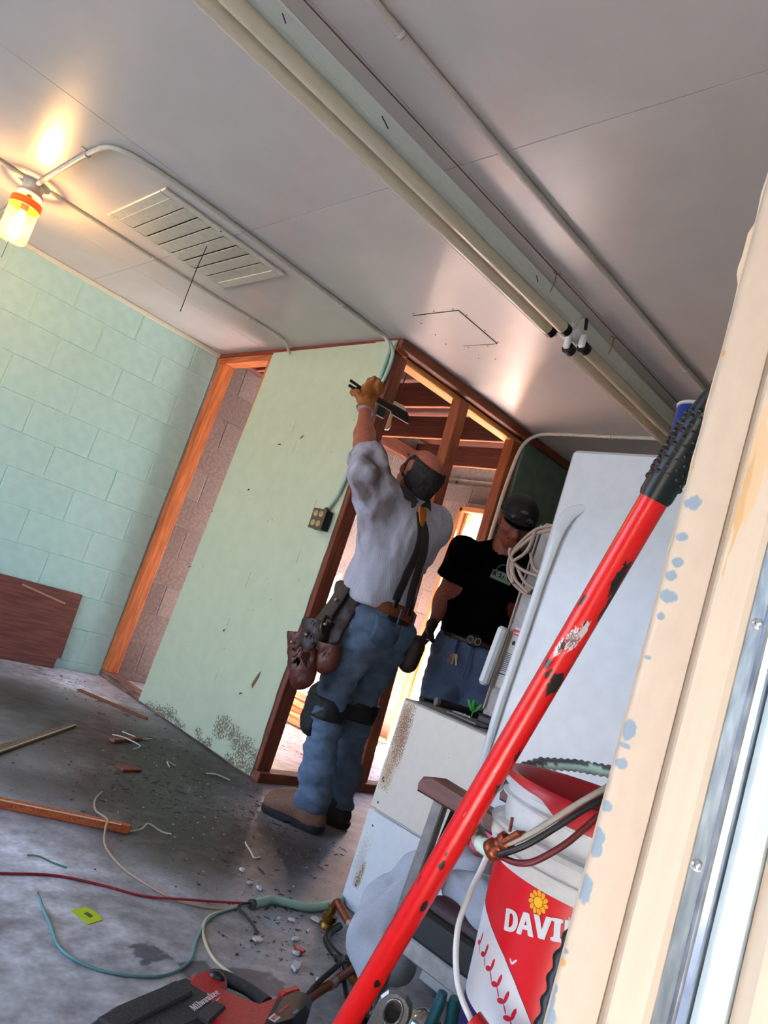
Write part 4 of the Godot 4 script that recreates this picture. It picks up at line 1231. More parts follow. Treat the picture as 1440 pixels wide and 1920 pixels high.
# ------------------------------------------------------------------ people
# a head: c centre of the skull, f forward, u up, l to its left, s scale
func head_bones(c: Vector3, f: Vector3, u: Vector3, l: Vector3, s := 1.0) -> Array:
	var q := func(x: float, y: float, z: float) -> Vector3: return c + (f * x + u * y + l * z) * s
	var o := [
		[q.call(-0.022, 0.022, 0), q.call(0.022, 0.026, 0), 0.083 * s, 0.076 * s, l, 0.90],      # skull
		[q.call(-0.035, -0.005, 0), q.call(0.0, -0.01, 0), 0.072 * s, 0.07 * s, l, 0.90],
		[q.call(0.040, -0.02, 0), q.call(0.052, -0.075, 0), 0.056 * s, 0.042 * s],               # face
		[q.call(0.064, -0.098, 0), q.call(0.072, -0.094, 0), 0.024 * s, 0.02 * s],               # chin
		[q.call(0.010, -0.068, 0.046), q.call(0.060, -0.094, 0.012), 0.02 * s, 0.019 * s],       # jaw
		[q.call(0.010, -0.068, -0.046), q.call(0.060, -0.094, -0.012), 0.02 * s, 0.019 * s],
		[q.call(0.088, 0.028, 0.028), q.call(0.088, 0.028, -0.028), 0.014 * s, 0.014 * s],       # brow
		[q.call(0.070, -0.022, 0.042), q.call(0.052, -0.026, 0.056), 0.017 * s, 0.017 * s],      # cheeks
		[q.call(0.070, -0.022, -0.042), q.call(0.052, -0.026, -0.056), 0.017 * s, 0.017 * s],
		[q.call(0.097, 0.012, 0), q.call(0.116, -0.030, 0), 0.009 * s, 0.013 * s],               # nose
		[q.call(0.104, -0.036, 0.010), q.call(0.104, -0.036, -0.010), 0.010 * s, 0.010 * s],
		[q.call(0.096, -0.062, 0.016), q.call(0.096, -0.062, -0.016), 0.008 * s, 0.008 * s],     # lips
		[q.call(0.094, -0.073, 0.013), q.call(0.094, -0.073, -0.013), 0.008 * s, 0.008 * s]]
	for e in [1.0, -1.0]:                                                                        # ears
		o.append([q.call(-0.006, 0.018, 0.081 * e), q.call(-0.002, -0.024, 0.077 * e), 0.017 * s, 0.011 * s, (l * e + f * -0.4).normalized(), 0.45])
		o.append([q.call(-0.012, 0.028, 0.086 * e), q.call(-0.022, 0.0, 0.086 * e), 0.006 * s, 0.006 * s])
	return o

# five fingers on a palm: w wrist, d along the hand, p out of the back of the hand, t towards the thumb; curl in radians per joint
func hand_bones(w: Vector3, d: Vector3, p: Vector3, t: Vector3, curl: float, infl := 0.0, thumb_in := 0.5) -> Array:
	var o := []
	for k in 4:
		var side := 0.030 - 0.020 * k
		var root := w + d * 0.092 + t * side
		o.append([w + d * 0.018 + t * side * 0.55, root, 0.015 + infl, 0.0125 + infl])
		var lens: Array = [[0.044, 0.026, 0.022], [0.048, 0.030, 0.023], [0.045, 0.028, 0.022], [0.035, 0.021, 0.019]][k]
		var dir := (d + t * (0.10 - 0.065 * k)).normalized()
		var at := root
		for j in 3:
			dir = dir.rotated(t.normalized(), 0.0)
			var ax := p.cross(dir).normalized()
			dir = dir.rotated(ax, -curl * (0.8 if j == 0 else 1.0) * (1.0 + 0.06 * k))
			var to: Vector3 = at + dir * lens[j]
			o.append([at, to, 0.0098 + infl - 0.0008 * j, 0.0092 + infl - 0.0010 * j])
			at = to
	var a := w + d * 0.03 + t * 0.026
	var b := a + (d * 0.55 + t * 0.75 - p * 0.25).normalized() * 0.042
	var c := b + (d * (0.9 - thumb_in * 0.3) + t * 0.25 - p * thumb_in).normalized() * 0.033
	var e := c + (d * 0.8 - t * 0.25 - p * (thumb_in + 0.2)).normalized() * 0.027
	o.append([w + d * 0.015, a, 0.016 + infl, 0.016 + infl])
	o.append([a, b, 0.0145 + infl, 0.012 + infl])
	o.append([b, c, 0.011 + infl, 0.0105 + infl])
	o.append([c, e, 0.0105 + infl, 0.009 + infl])
	return o

func denim(p: Vector3) -> Color:
	return Color.WHITE

func denim_mat(a: Color, b: Color) -> StandardMaterial3D:
	return noisy(a, b, 0.88, Vector3(7, 3.5, 7), 0.03)

func build_worker_prying() -> void:
	var base := Vector3(-2.39, 0, -2.42)
	var t := thing("person", "person seen from behind in striped shirt and suspenders prying at wall", "person", base)
	# facing -x, so its left is +z
	var F := Vector3(-0.97, 0, 0.22).normalized()
	var U := Vector3.UP
	var Lf := U.cross(F).normalized()
	var hipL := Vector3(-2.33, 0.90, -2.235); var hipR := Vector3(-2.35, 0.90, -2.435)
	var kneeL := Vector3(-2.355, 0.50, -2.235); var kneeR := Vector3(-2.395, 0.51, -2.455)
	var ankL := Vector3(-2.375, 0.10, -2.325); var ankR := Vector3(-2.445, 0.10, -2.55)
	var toeL := Vector3(-2.502, 0.05, -2.262); var toeR := Vector3(-2.60, 0.045, -2.49)
	var pel := Vector3(-2.335, 0.93, -2.33)
	var waist := Vector3(-2.345, 1.08, -2.30)
	var chest := Vector3(-2.315, 1.28, -2.27)
	var neck := Vector3(-2.295, 1.47, -2.262)
	var shL := Vector3(-2.30, 1.425, -2.095); var shR := Vector3(-2.285, 1.415, -2.435)
	var elL := Vector3(-2.464, 1.656, -2.044); var wrL := Vector3(-2.631, 1.862, -2.116)
	var elR := Vector3(-2.42, 1.18, -2.50); var wrR := Vector3(-2.55, 1.20, -2.46)
	var hc := Vector3(-2.268, 1.612, -2.245)
	var hf := Vector3(-0.92, 0.40, -0.06).normalized()
	var hl := hf.cross(Vector3.UP).normalized() * -1.0
	var hu := hl.cross(hf).normalized() * -1.0
	if hu.y < 0: hu = -hu
	hl = hu.cross(hf).normalized()
	var skin := noisy(Color(0.56, 0.29, 0.225), Color(0.66, 0.37, 0.29), 0.55, Vector3.ONE * 5, 0.03)
	var flat := 0.74
	var torso := [
		[pel, waist, 0.172, 0.186, F, 0.80], [waist, chest, 0.186, 0.186, F, 0.78],
		[chest, Vector3(-2.295, 1.37, -2.262), 0.178, 0.13, F, 0.70],
		[shL, shR, 0.070, 0.070], [Vector3(-2.295, 1.40, -2.2), neck + Vector3(0, 0.0, 0), 0.085, 0.062], [Vector3(-2.29, 1.40, -2.32), neck, 0.085, 0.062]]
	var body := [
		[pel, waist, 0.145, 0.15, F, flat], [waist, chest, 0.15, 0.16, F, flat], [chest, neck, 0.15, 0.062, F, 0.75],
		[neck - Vector3(0, 0.03, 0), hc + hu * -0.06 - hf * 0.02, 0.064, 0.058],
		[shL, elL, 0.056, 0.043], [elL, elL.lerp(wrL, 0.3), 0.043, 0.043], [elL.lerp(wrL, 0.3), wrL, 0.043, 0.028],
		[shR, elR, 0.056, 0.042], [elR, wrR, 0.042, 0.028], [shL, shR, 0.06, 0.06],
		[hipL, kneeL, 0.08, 0.056], [kneeL, ankL, 0.054, 0.04], [hipR, kneeR, 0.08, 0.056], [kneeR, ankR, 0.054, 0.04],
		[ankL, toeL, 0.035, 0.028], [ankR, toeR, 0.035, 0.028]]
	var sk := flesh(body, 0.012, 0.014)
	sk.add(flesh(head_bones(hc, hf, hu, hl), 0.0042, 0.008), Transform3D.IDENTITY)
	# right hand, half closed in front of him
	sk.add(flesh(hand_bones(wrR, Vector3(-0.8, 0.1, -0.6).normalized(), Vector3(0, 1, 0), Vector3(-0.6, 0, 0.8).normalized(), 0.5), 0.004, 0.005), Transform3D.IDENTITY)
	part(t, "body", sk, skin)
	# hair: a dark fringe round a bald crown
	var hb := [[hc + (hf * -0.022 + hu * 0.022), hc + (hf * 0.022 + hu * 0.026), 0.083, 0.076, hl, 0.90], [hc + hf * -0.035 - hu * 0.005, hc - hu * 0.01, 0.072, 0.07, hl, 0.90], [hc + hf * -0.045 - hu * 0.05, hc + hf * -0.05 - hu * 0.06, 0.05, 0.048]]
	part(t, "hair", flesh(hb, 0.005, 0.010, {"infl": 0.011, "noise": 0.008, "freq": 45.0, "cuts": [[(hf + hu * 0.25).normalized(), hc + hf * 0.045 + hu * 0.01], [(-hu - hf * 0.0).normalized(), hc - hu * 0.088], [(hu - hf * 0.05).normalized(), hc + hu * 0.058]]}), noisy(Color(0.045, 0.032, 0.028), Color(0.10, 0.07, 0.06), 0.75, Vector3.ONE * 20))
	for e in [1.0, -1.0]:
		part(t, "eye", MB.new().ball(hc + hf * 0.083 + hu * 0.008 + hl * 0.03 * e, Vector3.ONE * 0.012, Basis.IDENTITY, 8, 10), mat(Color(0.85, 0.82, 0.78), 0.3))
		part(t, "eyebrow", MB.new().tube([hc + hf * 0.103 + hu * 0.034 + hl * 0.014 * e, hc + hf * 0.097 + hu * 0.038 + hl * 0.045 * e], 0.004, 6), mat(Color(0.09, 0.06, 0.05), 0.8))
	# shirt with a drooping left sleeve; sweat and dirt run down that side
	var fn := FastNoiseLite.new(); fn.seed = 31; fn.frequency = 10.0; fn.fractal_octaves = 4
	var tint := func(p: Vector3) -> Color:
		var arm := bone_dist(p, [shL + Vector3(-0.02, 0.04, 0.03), elL, 0.02, 0.02])
		var side := bone_dist(p, [shL + Vector3(0.02, -0.02, 0.05), Vector3(-2.34, 1.12, -2.13), 0.01, 0.01])
		var d: float = clamp(1.2 - arm / 0.17, 0, 1) * 1.0
		d = max(d, clamp(1.15 - side / 0.12, 0, 1) * 0.75 * clamp((p.y - 1.1) * 4.0, 0.15, 1))
		d *= clamp(0.75 + fn.get_noise_3dv(p * Vector3(1, 0.5, 1)) * 1.7, 0, 1.3)
		d = clamp(d, 0, 1)
		return Color(1, 1, 1).lerp(Color(0.22, 0.115, 0.06), d)
	var sl: Vector3 = shL.lerp(elL, 0.82)
	var sdir: Vector3 = (elL - shL).normalized()
	var droop := Vector3(-2.335, 1.50, -1.985)
	var shirt := torso + [
		[shL, shL.lerp(elL, 1.0), 0.082, 0.086], [shL, droop, 0.075, 0.055], [droop, shL.lerp(elL, 0.75), 0.05, 0.06],
		[Vector3(-2.305, 1.30, -2.13), droop, 0.06, 0.04],
		[shR, shR.lerp(elR, 0.8), 0.080, 0.072], [shR, chest, 0.09, 0.09]]
	var stripe := StandardMaterial3D.new()
	var im := Image.create(64, 64, false, Image.FORMAT_RGB8)
	for y in 64:
		for x in 64:
			var a: float = 0.5 + 0.5 * sin(TAU * x / 8.0)
			im.set_pixel(x, y, Color(0.60, 0.60, 0.67).lerp(Color(0.73, 0.73, 0.78), a))
	stripe.albedo_texture = ImageTexture.create_from_image(im)
	stripe.uv1_triplanar = true
	stripe.uv1_scale = Vector3(24, 24, 24)
	stripe.roughness = 0.88
	stripe.vertex_color_use_as_albedo = true
	part(t, "shirt", flesh(shirt, 0.0085, 0.020, {"noise": 0.020, "freq": 5.0, "stretch": Vector3(1.7, 0.8, 1.7), "seed": 17, "col": tint,
		"cuts": [[Vector3.DOWN, Vector3(0, 0.985, 0)], [sdir, sl + sdir * 0.02, 0.19], [(elR - shR).normalized(), shR.lerp(elR, 0.78), 0.11]],
		"less": [[neck + Vector3(-0.005, 0.02, 0), hc, 0.068, 0.075]]}), stripe, "blue striped short-sleeved shirt stained on its left sleeve", true)
	part(t, "collar", flesh([[neck + Vector3(0.012, -0.035, 0), neck + Vector3(0.012, 0.02, 0.0), 0.073, 0.068]], 0.005, 0.01, {"cuts": [[Vector3(-0.5, 1, 0).normalized(), neck + Vector3(0, 0.012, 0)]], "less": [[neck + Vector3(0, 0.0, 0), neck + Vector3(-0.01, 0.06, 0), 0.064, 0.064]]}), mat(Color(0.62, 0.63, 0.70), 0.88))
	# suspenders: strips that follow the back, from shoulder to leather patch to belt
	var sus := noisy(Color(0.17, 0.145, 0.15), Color(0.22, 0.19, 0.195), 0.8, Vector3.ONE * 8)
	var back := func(p: Vector3) -> Vector3:     # push a point out to the shirt's surface along the person's back
		var q: Vector3 = p - F * 0.30
		for k in 120:
			var m := 1.0
			for o in shirt: m = min(m, bone_dist(q, o))
			if m < 0.024: break
			q += F * 0.004
		return q
	var patch := Vector3(-2.17, 1.43, -2.245)
	for s in [[patch, Vector3(-2.2, 1.04, -2.245)], [patch + Vector3(0, 0, -0.01), Vector3(-2.2, 1.03, -2.345)]]:
		var pts := []
		for k in 11: pts.append(back.call((s[0] as Vector3).lerp(s[1], k / 10.0)))
		part(t, "suspender", MB.new().tube(pts, 0.034, 12, true, 2, 0.13, -F), sus)
		part(t, "clip", MB.new().box(pts[-1] - F * 0.004 + Vector3(0, -0.012, 0), Vector3(0.012, 0.04, 0.026), Basis.IDENTITY, 0.004), mat(Color(0.04, 0.035, 0.04), 0.5))
	for e in [1.0, -1.0]:
		var pts := []
		for k in 6: pts.append(back.call(patch + Vector3(0, 0.013 * k, 0) + Lf * e * 0.016 * k))
		pts.append(Vector3(-2.29, 1.515, -2.245) + Lf * e * 0.095)
		pts.append(Vector3(-2.37, 1.49, -2.24) + Lf * e * 0.10)
		part(t, "suspender", MB.new().tube(pts, 0.034, 12, true, 2, 0.13, -F), sus)
	var pc: Vector3 = back.call(patch)
	var pb := Basis(Lf * -1.0, (U + F * 0.25).normalized(), -F).orthonormalized()
	part(t, "leather_patch", MB.new().prism([Vector2(-0.034, 0.03), Vector2(0.034, 0.03), Vector2(0.036, 0.005), Vector2(0.022, -0.03), Vector2(0.010, -0.055), Vector2(-0.010, -0.055), Vector2(-0.022, -0.03), Vector2(-0.036, 0.005)], 0.008, pc - F * 0.014, pb, 0.002), mat(Color(0.72, 0.40, 0.06), 0.45), "yellow leather patch joining the suspenders")
	# jeans
	var jeans := [
		[pel + Vector3(0, 0.07, 0), pel - Vector3(0, 0.02, 0), 0.165, 0.17, F, 0.76],
		[hipL + Vector3(0.025, 0.0, 0), hipL.lerp(kneeL, 0.35), 0.105, 0.096], [hipR + Vector3(0.025, 0.0, 0), hipR.lerp(kneeR, 0.35), 0.105, 0.096],
		[hipL, kneeL, 0.105, 0.073], [hipR, kneeR, 0.105, 0.073],
		[kneeL, ankL + Vector3(0, 0.06, 0), 0.072, 0.070], [kneeR, ankR + Vector3(0, 0.06, 0), 0.072, 0.070],
		[ankL + Vector3(0, 0.12, 0), ankL + Vector3(0.0, -0.02, 0), 0.07, 0.076], [ankR + Vector3(0, 0.12, 0), ankR + Vector3(0, -0.02, 0), 0.07, 0.076]]
	var fade := func(p: Vector3) -> Color:
		var g: float = 0.50 + 0.4 * clamp(1.0 - bone_dist(p, [hipL + Vector3(0.08, -0.02, 0), hipL + Vector3(0.06, -0.15, 0.0), 0.03, 0.03]) / 0.12, 0, 1) + 0.4 * clamp(1.0 - bone_dist(p, [kneeL + Vector3(0, -0.1, 0.03), ankL + Vector3(0, 0.12, 0.03), 0.04, 0.04]) / 0.10, 0, 1)
		g *= 0.9 + 0.4 * fn.get_noise_3dv(p * Vector3(1.2, 2.2, 1.2))
		return Color(g, g, g)
	var dm: StandardMaterial3D = noisy(Color(0.33, 0.41, 0.53), Color(0.46, 0.54, 0.65), 0.88, Vector3(9, 9, 9), 0.06).duplicate()
	dm.vertex_color_use_as_albedo = true
	var hem := Vector3(0, 0.082, 0)
	part(t, "jeans", flesh(jeans, 0.0085, 0.013, {"noise": 0.020, "freq": 6.5, "stretch": Vector3(0.7, 1.5, 0.7), "seed": 12, "col": fade, "cuts": [[Vector3.UP, Vector3(0, 1.0, 0)], [Vector3.DOWN, hem]]}), dm, "faded blue jeans", true)
	var stitch := mat(Color(0.30, 0.38, 0.50), 0.9)
	for e in [[0.075, -0.10], [-0.035, -0.12]]:
		var ce: Vector3 = pel - F * 0.0 + Lf * (0.085 if e[0] > 0 else -0.085) + Vector3(0, -0.035, 0)
		part(t, "back_pocket", flesh(jeans, 0.0055, 0.013, {"infl": 0.004, "noise": 0.020, "freq": 6.5, "stretch": Vector3(0.7, 1.5, 0.7), "seed": 12, "box": AABB(ce - F * 0.12, Vector3.ZERO).grow(0.12), "cuts": [[U, ce + U * 0.065], [(-U + Lf * 0.35).normalized(), ce - U * 0.07], [(-U - Lf * 0.35).normalized(), ce - U * 0.07], [Lf, ce + Lf * 0.068], [-Lf, ce - Lf * 0.068], [F, ce - F * 0.03]]}), mat(Color(0.30, 0.375, 0.49), 0.9))
	for e in [-0.02, 0.11]:
		part(t, "belt_loop", MB.new().bar(back.call(Vector3(-2.2, 1.005, -2.30 - e)) + Vector3(0.012, 0.01, 0), back.call(Vector3(-2.2, 0.99, -2.30 - e)) + Vector3(0.012, -0.04, 0), 0.012, 0.005, Lf, 0.001), mat(Color(0.22, 0.30, 0.43), 0.9))
	# belts: brown trouser belt and the wide tan tool belt sagging to the left
	part(t, "trouser_belt", flesh([jeans[0]], 0.0055, 0.013, {"infl": 0.010, "cuts": [[U, Vector3(0, 0.985, 0)], [-U, Vector3(0, 0.948, 0)]]}), mat(Color(0.16, 0.085, 0.05), 0.5))
	var tilt := (U + Lf * -0.05).normalized()
	part(t, "tool_belt", flesh([[pel + Vector3(0, 0.12, 0), pel - Vector3(0, 0.02, 0), 0.172, 0.172, F, 0.78]], 0.0055, 0.013, {"infl": 0.016, "cuts": [[tilt, Vector3(-2.335, 1.028, -2.33)], [-tilt, Vector3(-2.335, 0.972, -2.33)]]}), noisy(Color(0.38, 0.20, 0.08), Color(0.48, 0.27, 0.12), 0.5, Vector3(8, 8, 8)), "wide tan leather belt")
	# pouches on the left hip
	var lea := noisy(Color(0.26, 0.10, 0.055), Color(0.38, 0.16, 0.09), 0.5, Vector3.ONE * 9, 0.04)
	var dark := noisy(Color(0.12, 0.07, 0.05), Color(0.19, 0.11, 0.08), 0.55, Vector3.ONE * 9, 0.04)
	var pouch := func(called: String, top: Vector3, bot: Vector3, r0: float, r1: float, m: Material, fl: float) -> void:
		var ax: Vector3 = (top - bot).normalized()
		part(t, called, flesh([[top, bot, r0, r1, Lf, fl]], 0.0055, 0.01, {"noise": 0.010, "freq": 14.0, "cuts": [[ax, top]], "less": [[top + ax * 0.02, bot + ax * 0.035, r0 - 0.007, r1 - 0.007, Lf, fl]]}), m)
	part(t, "pouch_back", flesh([[Vector3(-2.35, 0.98, -2.125), Vector3(-2.355, 0.82, -2.085), 0.072, 0.085, Lf, 0.25], [Vector3(-2.36, 0.99, -2.13), Vector3(-2.40, 1.02, -2.13), 0.05, 0.04, Lf, 0.3]], 0.006, 0.012, {"noise": 0.012, "freq": 12.0}), dark)
	pouch.call("pouch", Vector3(-2.385, 0.865, -2.045), Vector3(-2.375, 0.70, -2.055), 0.074, 0.060, dark, 0.62)
	pouch.call("pouch", Vector3(-2.455, 0.79, -2.03), Vector3(-2.435, 0.685, -2.045), 0.062, 0.050, lea, 0.7)
	pouch.call("pouch", Vector3(-2.375, 0.735, -2.01), Vector3(-2.352, 0.628, -2.03), 0.066, 0.060, lea, 0.75)
	pouch.call("pouch", Vector3(-2.29, 0.79, -2.065), Vector3(-2.285, 0.715, -2.075), 0.060, 0.056, lea, 0.7)
	part(t, "pouch_strap", MB.new().tube([Vector3(-2.345, 1.03, -2.10), Vector3(-2.34, 0.96, -2.075), Vector3(-2.345, 0.88, -2.045)], 0.024, 10, true, 3, 0.2, Lf), dark)
	part(t, "hammer_loop", MB.new().tube([Vector3(-2.335, 0.89, -2.035), Vector3(-2.325, 0.845, -2.022), Vector3(-2.32, 0.815, -2.03)], 0.009, 8, true, 3), mat(Color(0.10, 0.07, 0.06), 0.3))
	for q in [Vector3(-2.338, 0.965, -2.062), Vector3(-2.31, 0.855, -2.025), Vector3(-2.365, 0.79, -1.992), Vector3(-2.43, 0.74, -1.985)]:
		part(t, "rivet", MB.new().ball(q, Vector3.ONE * 0.008, Basis.IDENTITY, 6, 10), mat(Color(0.62, 0.56, 0.5), 0.3, 0.8))
	part(t, "pouch", flesh([[Vector3(-2.245, 0.88, -2.52), Vector3(-2.25, 0.80, -2.52), 0.05, 0.045]], 0.008, 0.01), dark)
	# knee pads
	var kp := mat(Color(0.022, 0.022, 0.026), 0.7)
	for e in [[hipL, kneeL, ankL], [hipR, kneeR, ankR]]:
		var k: Vector3 = e[1]
		part(t, "knee_pad", flesh([[k + Vector3(-0.03, 0.05, 0.0), k + Vector3(-0.03, -0.055, 0.0), 0.072, 0.066], [k + Vector3(-0.085, 0.02, 0), k + Vector3(-0.08, -0.05, 0), 0.025, 0.03]], 0.006, 0.015, {"infl": 0.012, "noise": 0.006, "freq": 14.0, "cuts": [[-F, k + F * 0.01], [U, k + Vector3(0, 0.11, 0)], [-U, k - Vector3(0, 0.12, 0)]]}), kp)
		part(t, "knee_strap", flesh([[k + Vector3(0, 0.1, 0), k - Vector3(0, 0.1, 0), 0.082, 0.078]], 0.006, 0.01, {"infl": 0.008, "noise": 0.01, "freq": 9.0, "cuts": [[U, k + Vector3(0, 0.062, 0)], [-U, k - Vector3(0, 0.028, 0)]]}), kp)
	part(t, "knee_pad_rivet", MB.new().ball(kneeL + Vector3(-0.055, 0.055, 0.088), Vector3.ONE * 0.007, Basis.IDENTITY, 6, 10), mat(Color(0.5, 0.5, 0.52), 0.4, 0.6))
	# boots
	var tan := noisy(Color(0.38, 0.26, 0.20), Color(0.48, 0.34, 0.27), 0.75, Vector3.ONE * 8, 0.03)
	var brown := noisy(Color(0.12, 0.075, 0.06), Color(0.17, 0.11, 0.09), 0.7, Vector3.ONE * 8, 0.03)
	var sole := mat(Color(0.07, 0.065, 0.065), 0.8)
	for e in [[ankL, toeL, tan], [ankR, toeR, brown]]:
		var a: Vector3 = e[0]
		var o: Vector3 = e[1]
		var dir := Vector3(o.x - a.x, 0, o.z - a.z).normalized()
		var heel := Vector3(a.x, 0.05, a.z) - dir * 0.045
		var bb := [[a + Vector3(0, 0.06, 0), a, 0.056, 0.056], [a - dir * 0.005, heel, 0.052, 0.047], [a, o.lerp(a, 0.35) + Vector3(0, 0.018, 0), 0.054, 0.047], [Vector3(a.x, 0.05, a.z), o, 0.048, 0.047], [o, o + dir * 0.012, 0.047, 0.046]]
		var bt := part(t, "boot", flesh(bb, 0.006, 0.014, {"noise": 0.006, "freq": 12.0, "cuts": [[Vector3.DOWN, Vector3(0, 0.028, 0)]]}), e[2])
		part(bt, "sole", flesh([[heel * Vector3(1, 0, 1) + Vector3(0, 0.03, 0), o * Vector3(1, 0, 1) + Vector3(0, 0.03, 0) + dir * 0.012, 0.05, 0.05], [a.lerp(o, 0.4) * Vector3(1, 0, 1) + Vector3(0, 0.03, 0), o * Vector3(1, 0, 1) + Vector3(0, 0.03, 0), 0.052, 0.052]], 0.006, 0.008, {"infl": 0.004, "cuts": [[Vector3.DOWN, Vector3.ZERO], [Vector3.UP, Vector3(0, 0.034, 0)]], "less": [[(a + o) / 2 * Vector3(1, 0, 1) - dir * 0.035 - Lf * 0.1, (a + o) / 2 * Vector3(1, 0, 1) - dir * 0.035 + Lf * 0.1, 0.014, 0.014]]}), sole)
		for k in 3:
			var m := a.lerp(o, 0.30 + 0.13 * k) + Vector3(0, 0.062 - 0.010 * k, 0)
			var sd := dir.cross(U).normalized()
			part(bt, "lace", MB.new().tube([m - sd * 0.026 - Vector3(0, 0.012, 0), m, m + sd * 0.026 - Vector3(0, 0.012, 0)], 0.003, 6, true, 3), mat(Color(0.12, 0.08, 0.05), 0.8))
	# leather glove on the raised hand, closed round the bar, and a white cuff
	var hd := Vector3(-0.22, 0.94, -0.12).normalized()
	var barA := Vector3(-2.735, 1.975, -2.045)
	var barB := Vector3(-2.64, 1.945, -2.375)
	var bd := (barB - barA).normalized()
	var hp := bd.cross(hd).normalized()          # back of the hand
	if hp.dot(Vector3(1, 0, 1)) < 0: hp = -hp
	var tt := -bd
	tt = (tt - hd * tt.dot(hd)).normalized()
	var glove := hand_bones(wrL + hd * 0.01, hd, hp, tt, 1.15, 0.0035, 1.0)
	glove.append([wrL + hd * 0.02, wrL + hd * 0.085, 0.035, 0.036, hp, 0.62])
	var gl := flesh(glove, 0.004, 0.006, {"noise": 0.006, "freq": 24.0})
	gl.add(flesh([[wrL - hd * 0.005, wrL + hd * 0.04, 0.044, 0.040]], 0.004, 0.006, {"noise": 0.004, "freq": 30.0, "cuts": [[-hd, wrL]], "less": [[wrL - hd * 0.03, wrL + hd * 0.01, 0.038, 0.036]]}), Transform3D.IDENTITY)
	part(t, "glove", gl, noisy(Color(0.50, 0.27, 0.07), Color(0.64, 0.37, 0.11), 0.6, Vector3.ONE * 9, 0.04), "tan leather work glove")
	part(t, "cuff", flesh([[wrL - hd * 0.012, wrL + hd * 0.02, 0.036, 0.036]], 0.004, 0.006, {"cuts": [[-hd, wrL - hd * 0.012]]}), mat(Color(0.62, 0.58, 0.58), 0.8))
	# the flat wrecking bar in that hand
	var palm: Vector3 = wrL + hd * 0.10 - hp * 0.022
	barA = palm - bd * 0.085
	barB = palm + bd * 0.25
	var iron := noisy(Color(0.07, 0.055, 0.055), Color(0.12, 0.095, 0.09), 0.45, Vector3.ONE * 12, 0.04, 0.3)
	var w := thing("wrecking_bar", "dark flat wrecking bar with notched end in the gloved hand", "pry bar", barA)
	var wb := Basis(hd, bd, hd.cross(bd)).orthonormalized()
	part(w, "shank", MB.new().bar(barA + bd * 0.02, barB, 0.034, 0.012, hd, 0.003), iron)
	for e in [-1.0, 1.0]:
		part(w, "claw", MB.new().bar(barA + bd * 0.025 + hd * 0.0115 * e, barA - bd * 0.022 + hd * 0.014 * e, 0.014, 0.009, hd, 0.002), iron)
	part(w, "heel", MB.new().prism([Vector2(-0.03, 0.0), Vector2(0.026, 0.0), Vector2(0.026, 0.09), Vector2(-0.03, 0.11)], 0.012, barB - bd * 0.1, wb, 0.003), iron)
	part(w, "block", MB.new().box(palm + bd * 0.095 - hd * 0.05, Vector3(0.055, 0.05, 0.02), wb, 0.004), mat(Color(0.03, 0.03, 0.035), 0.5))

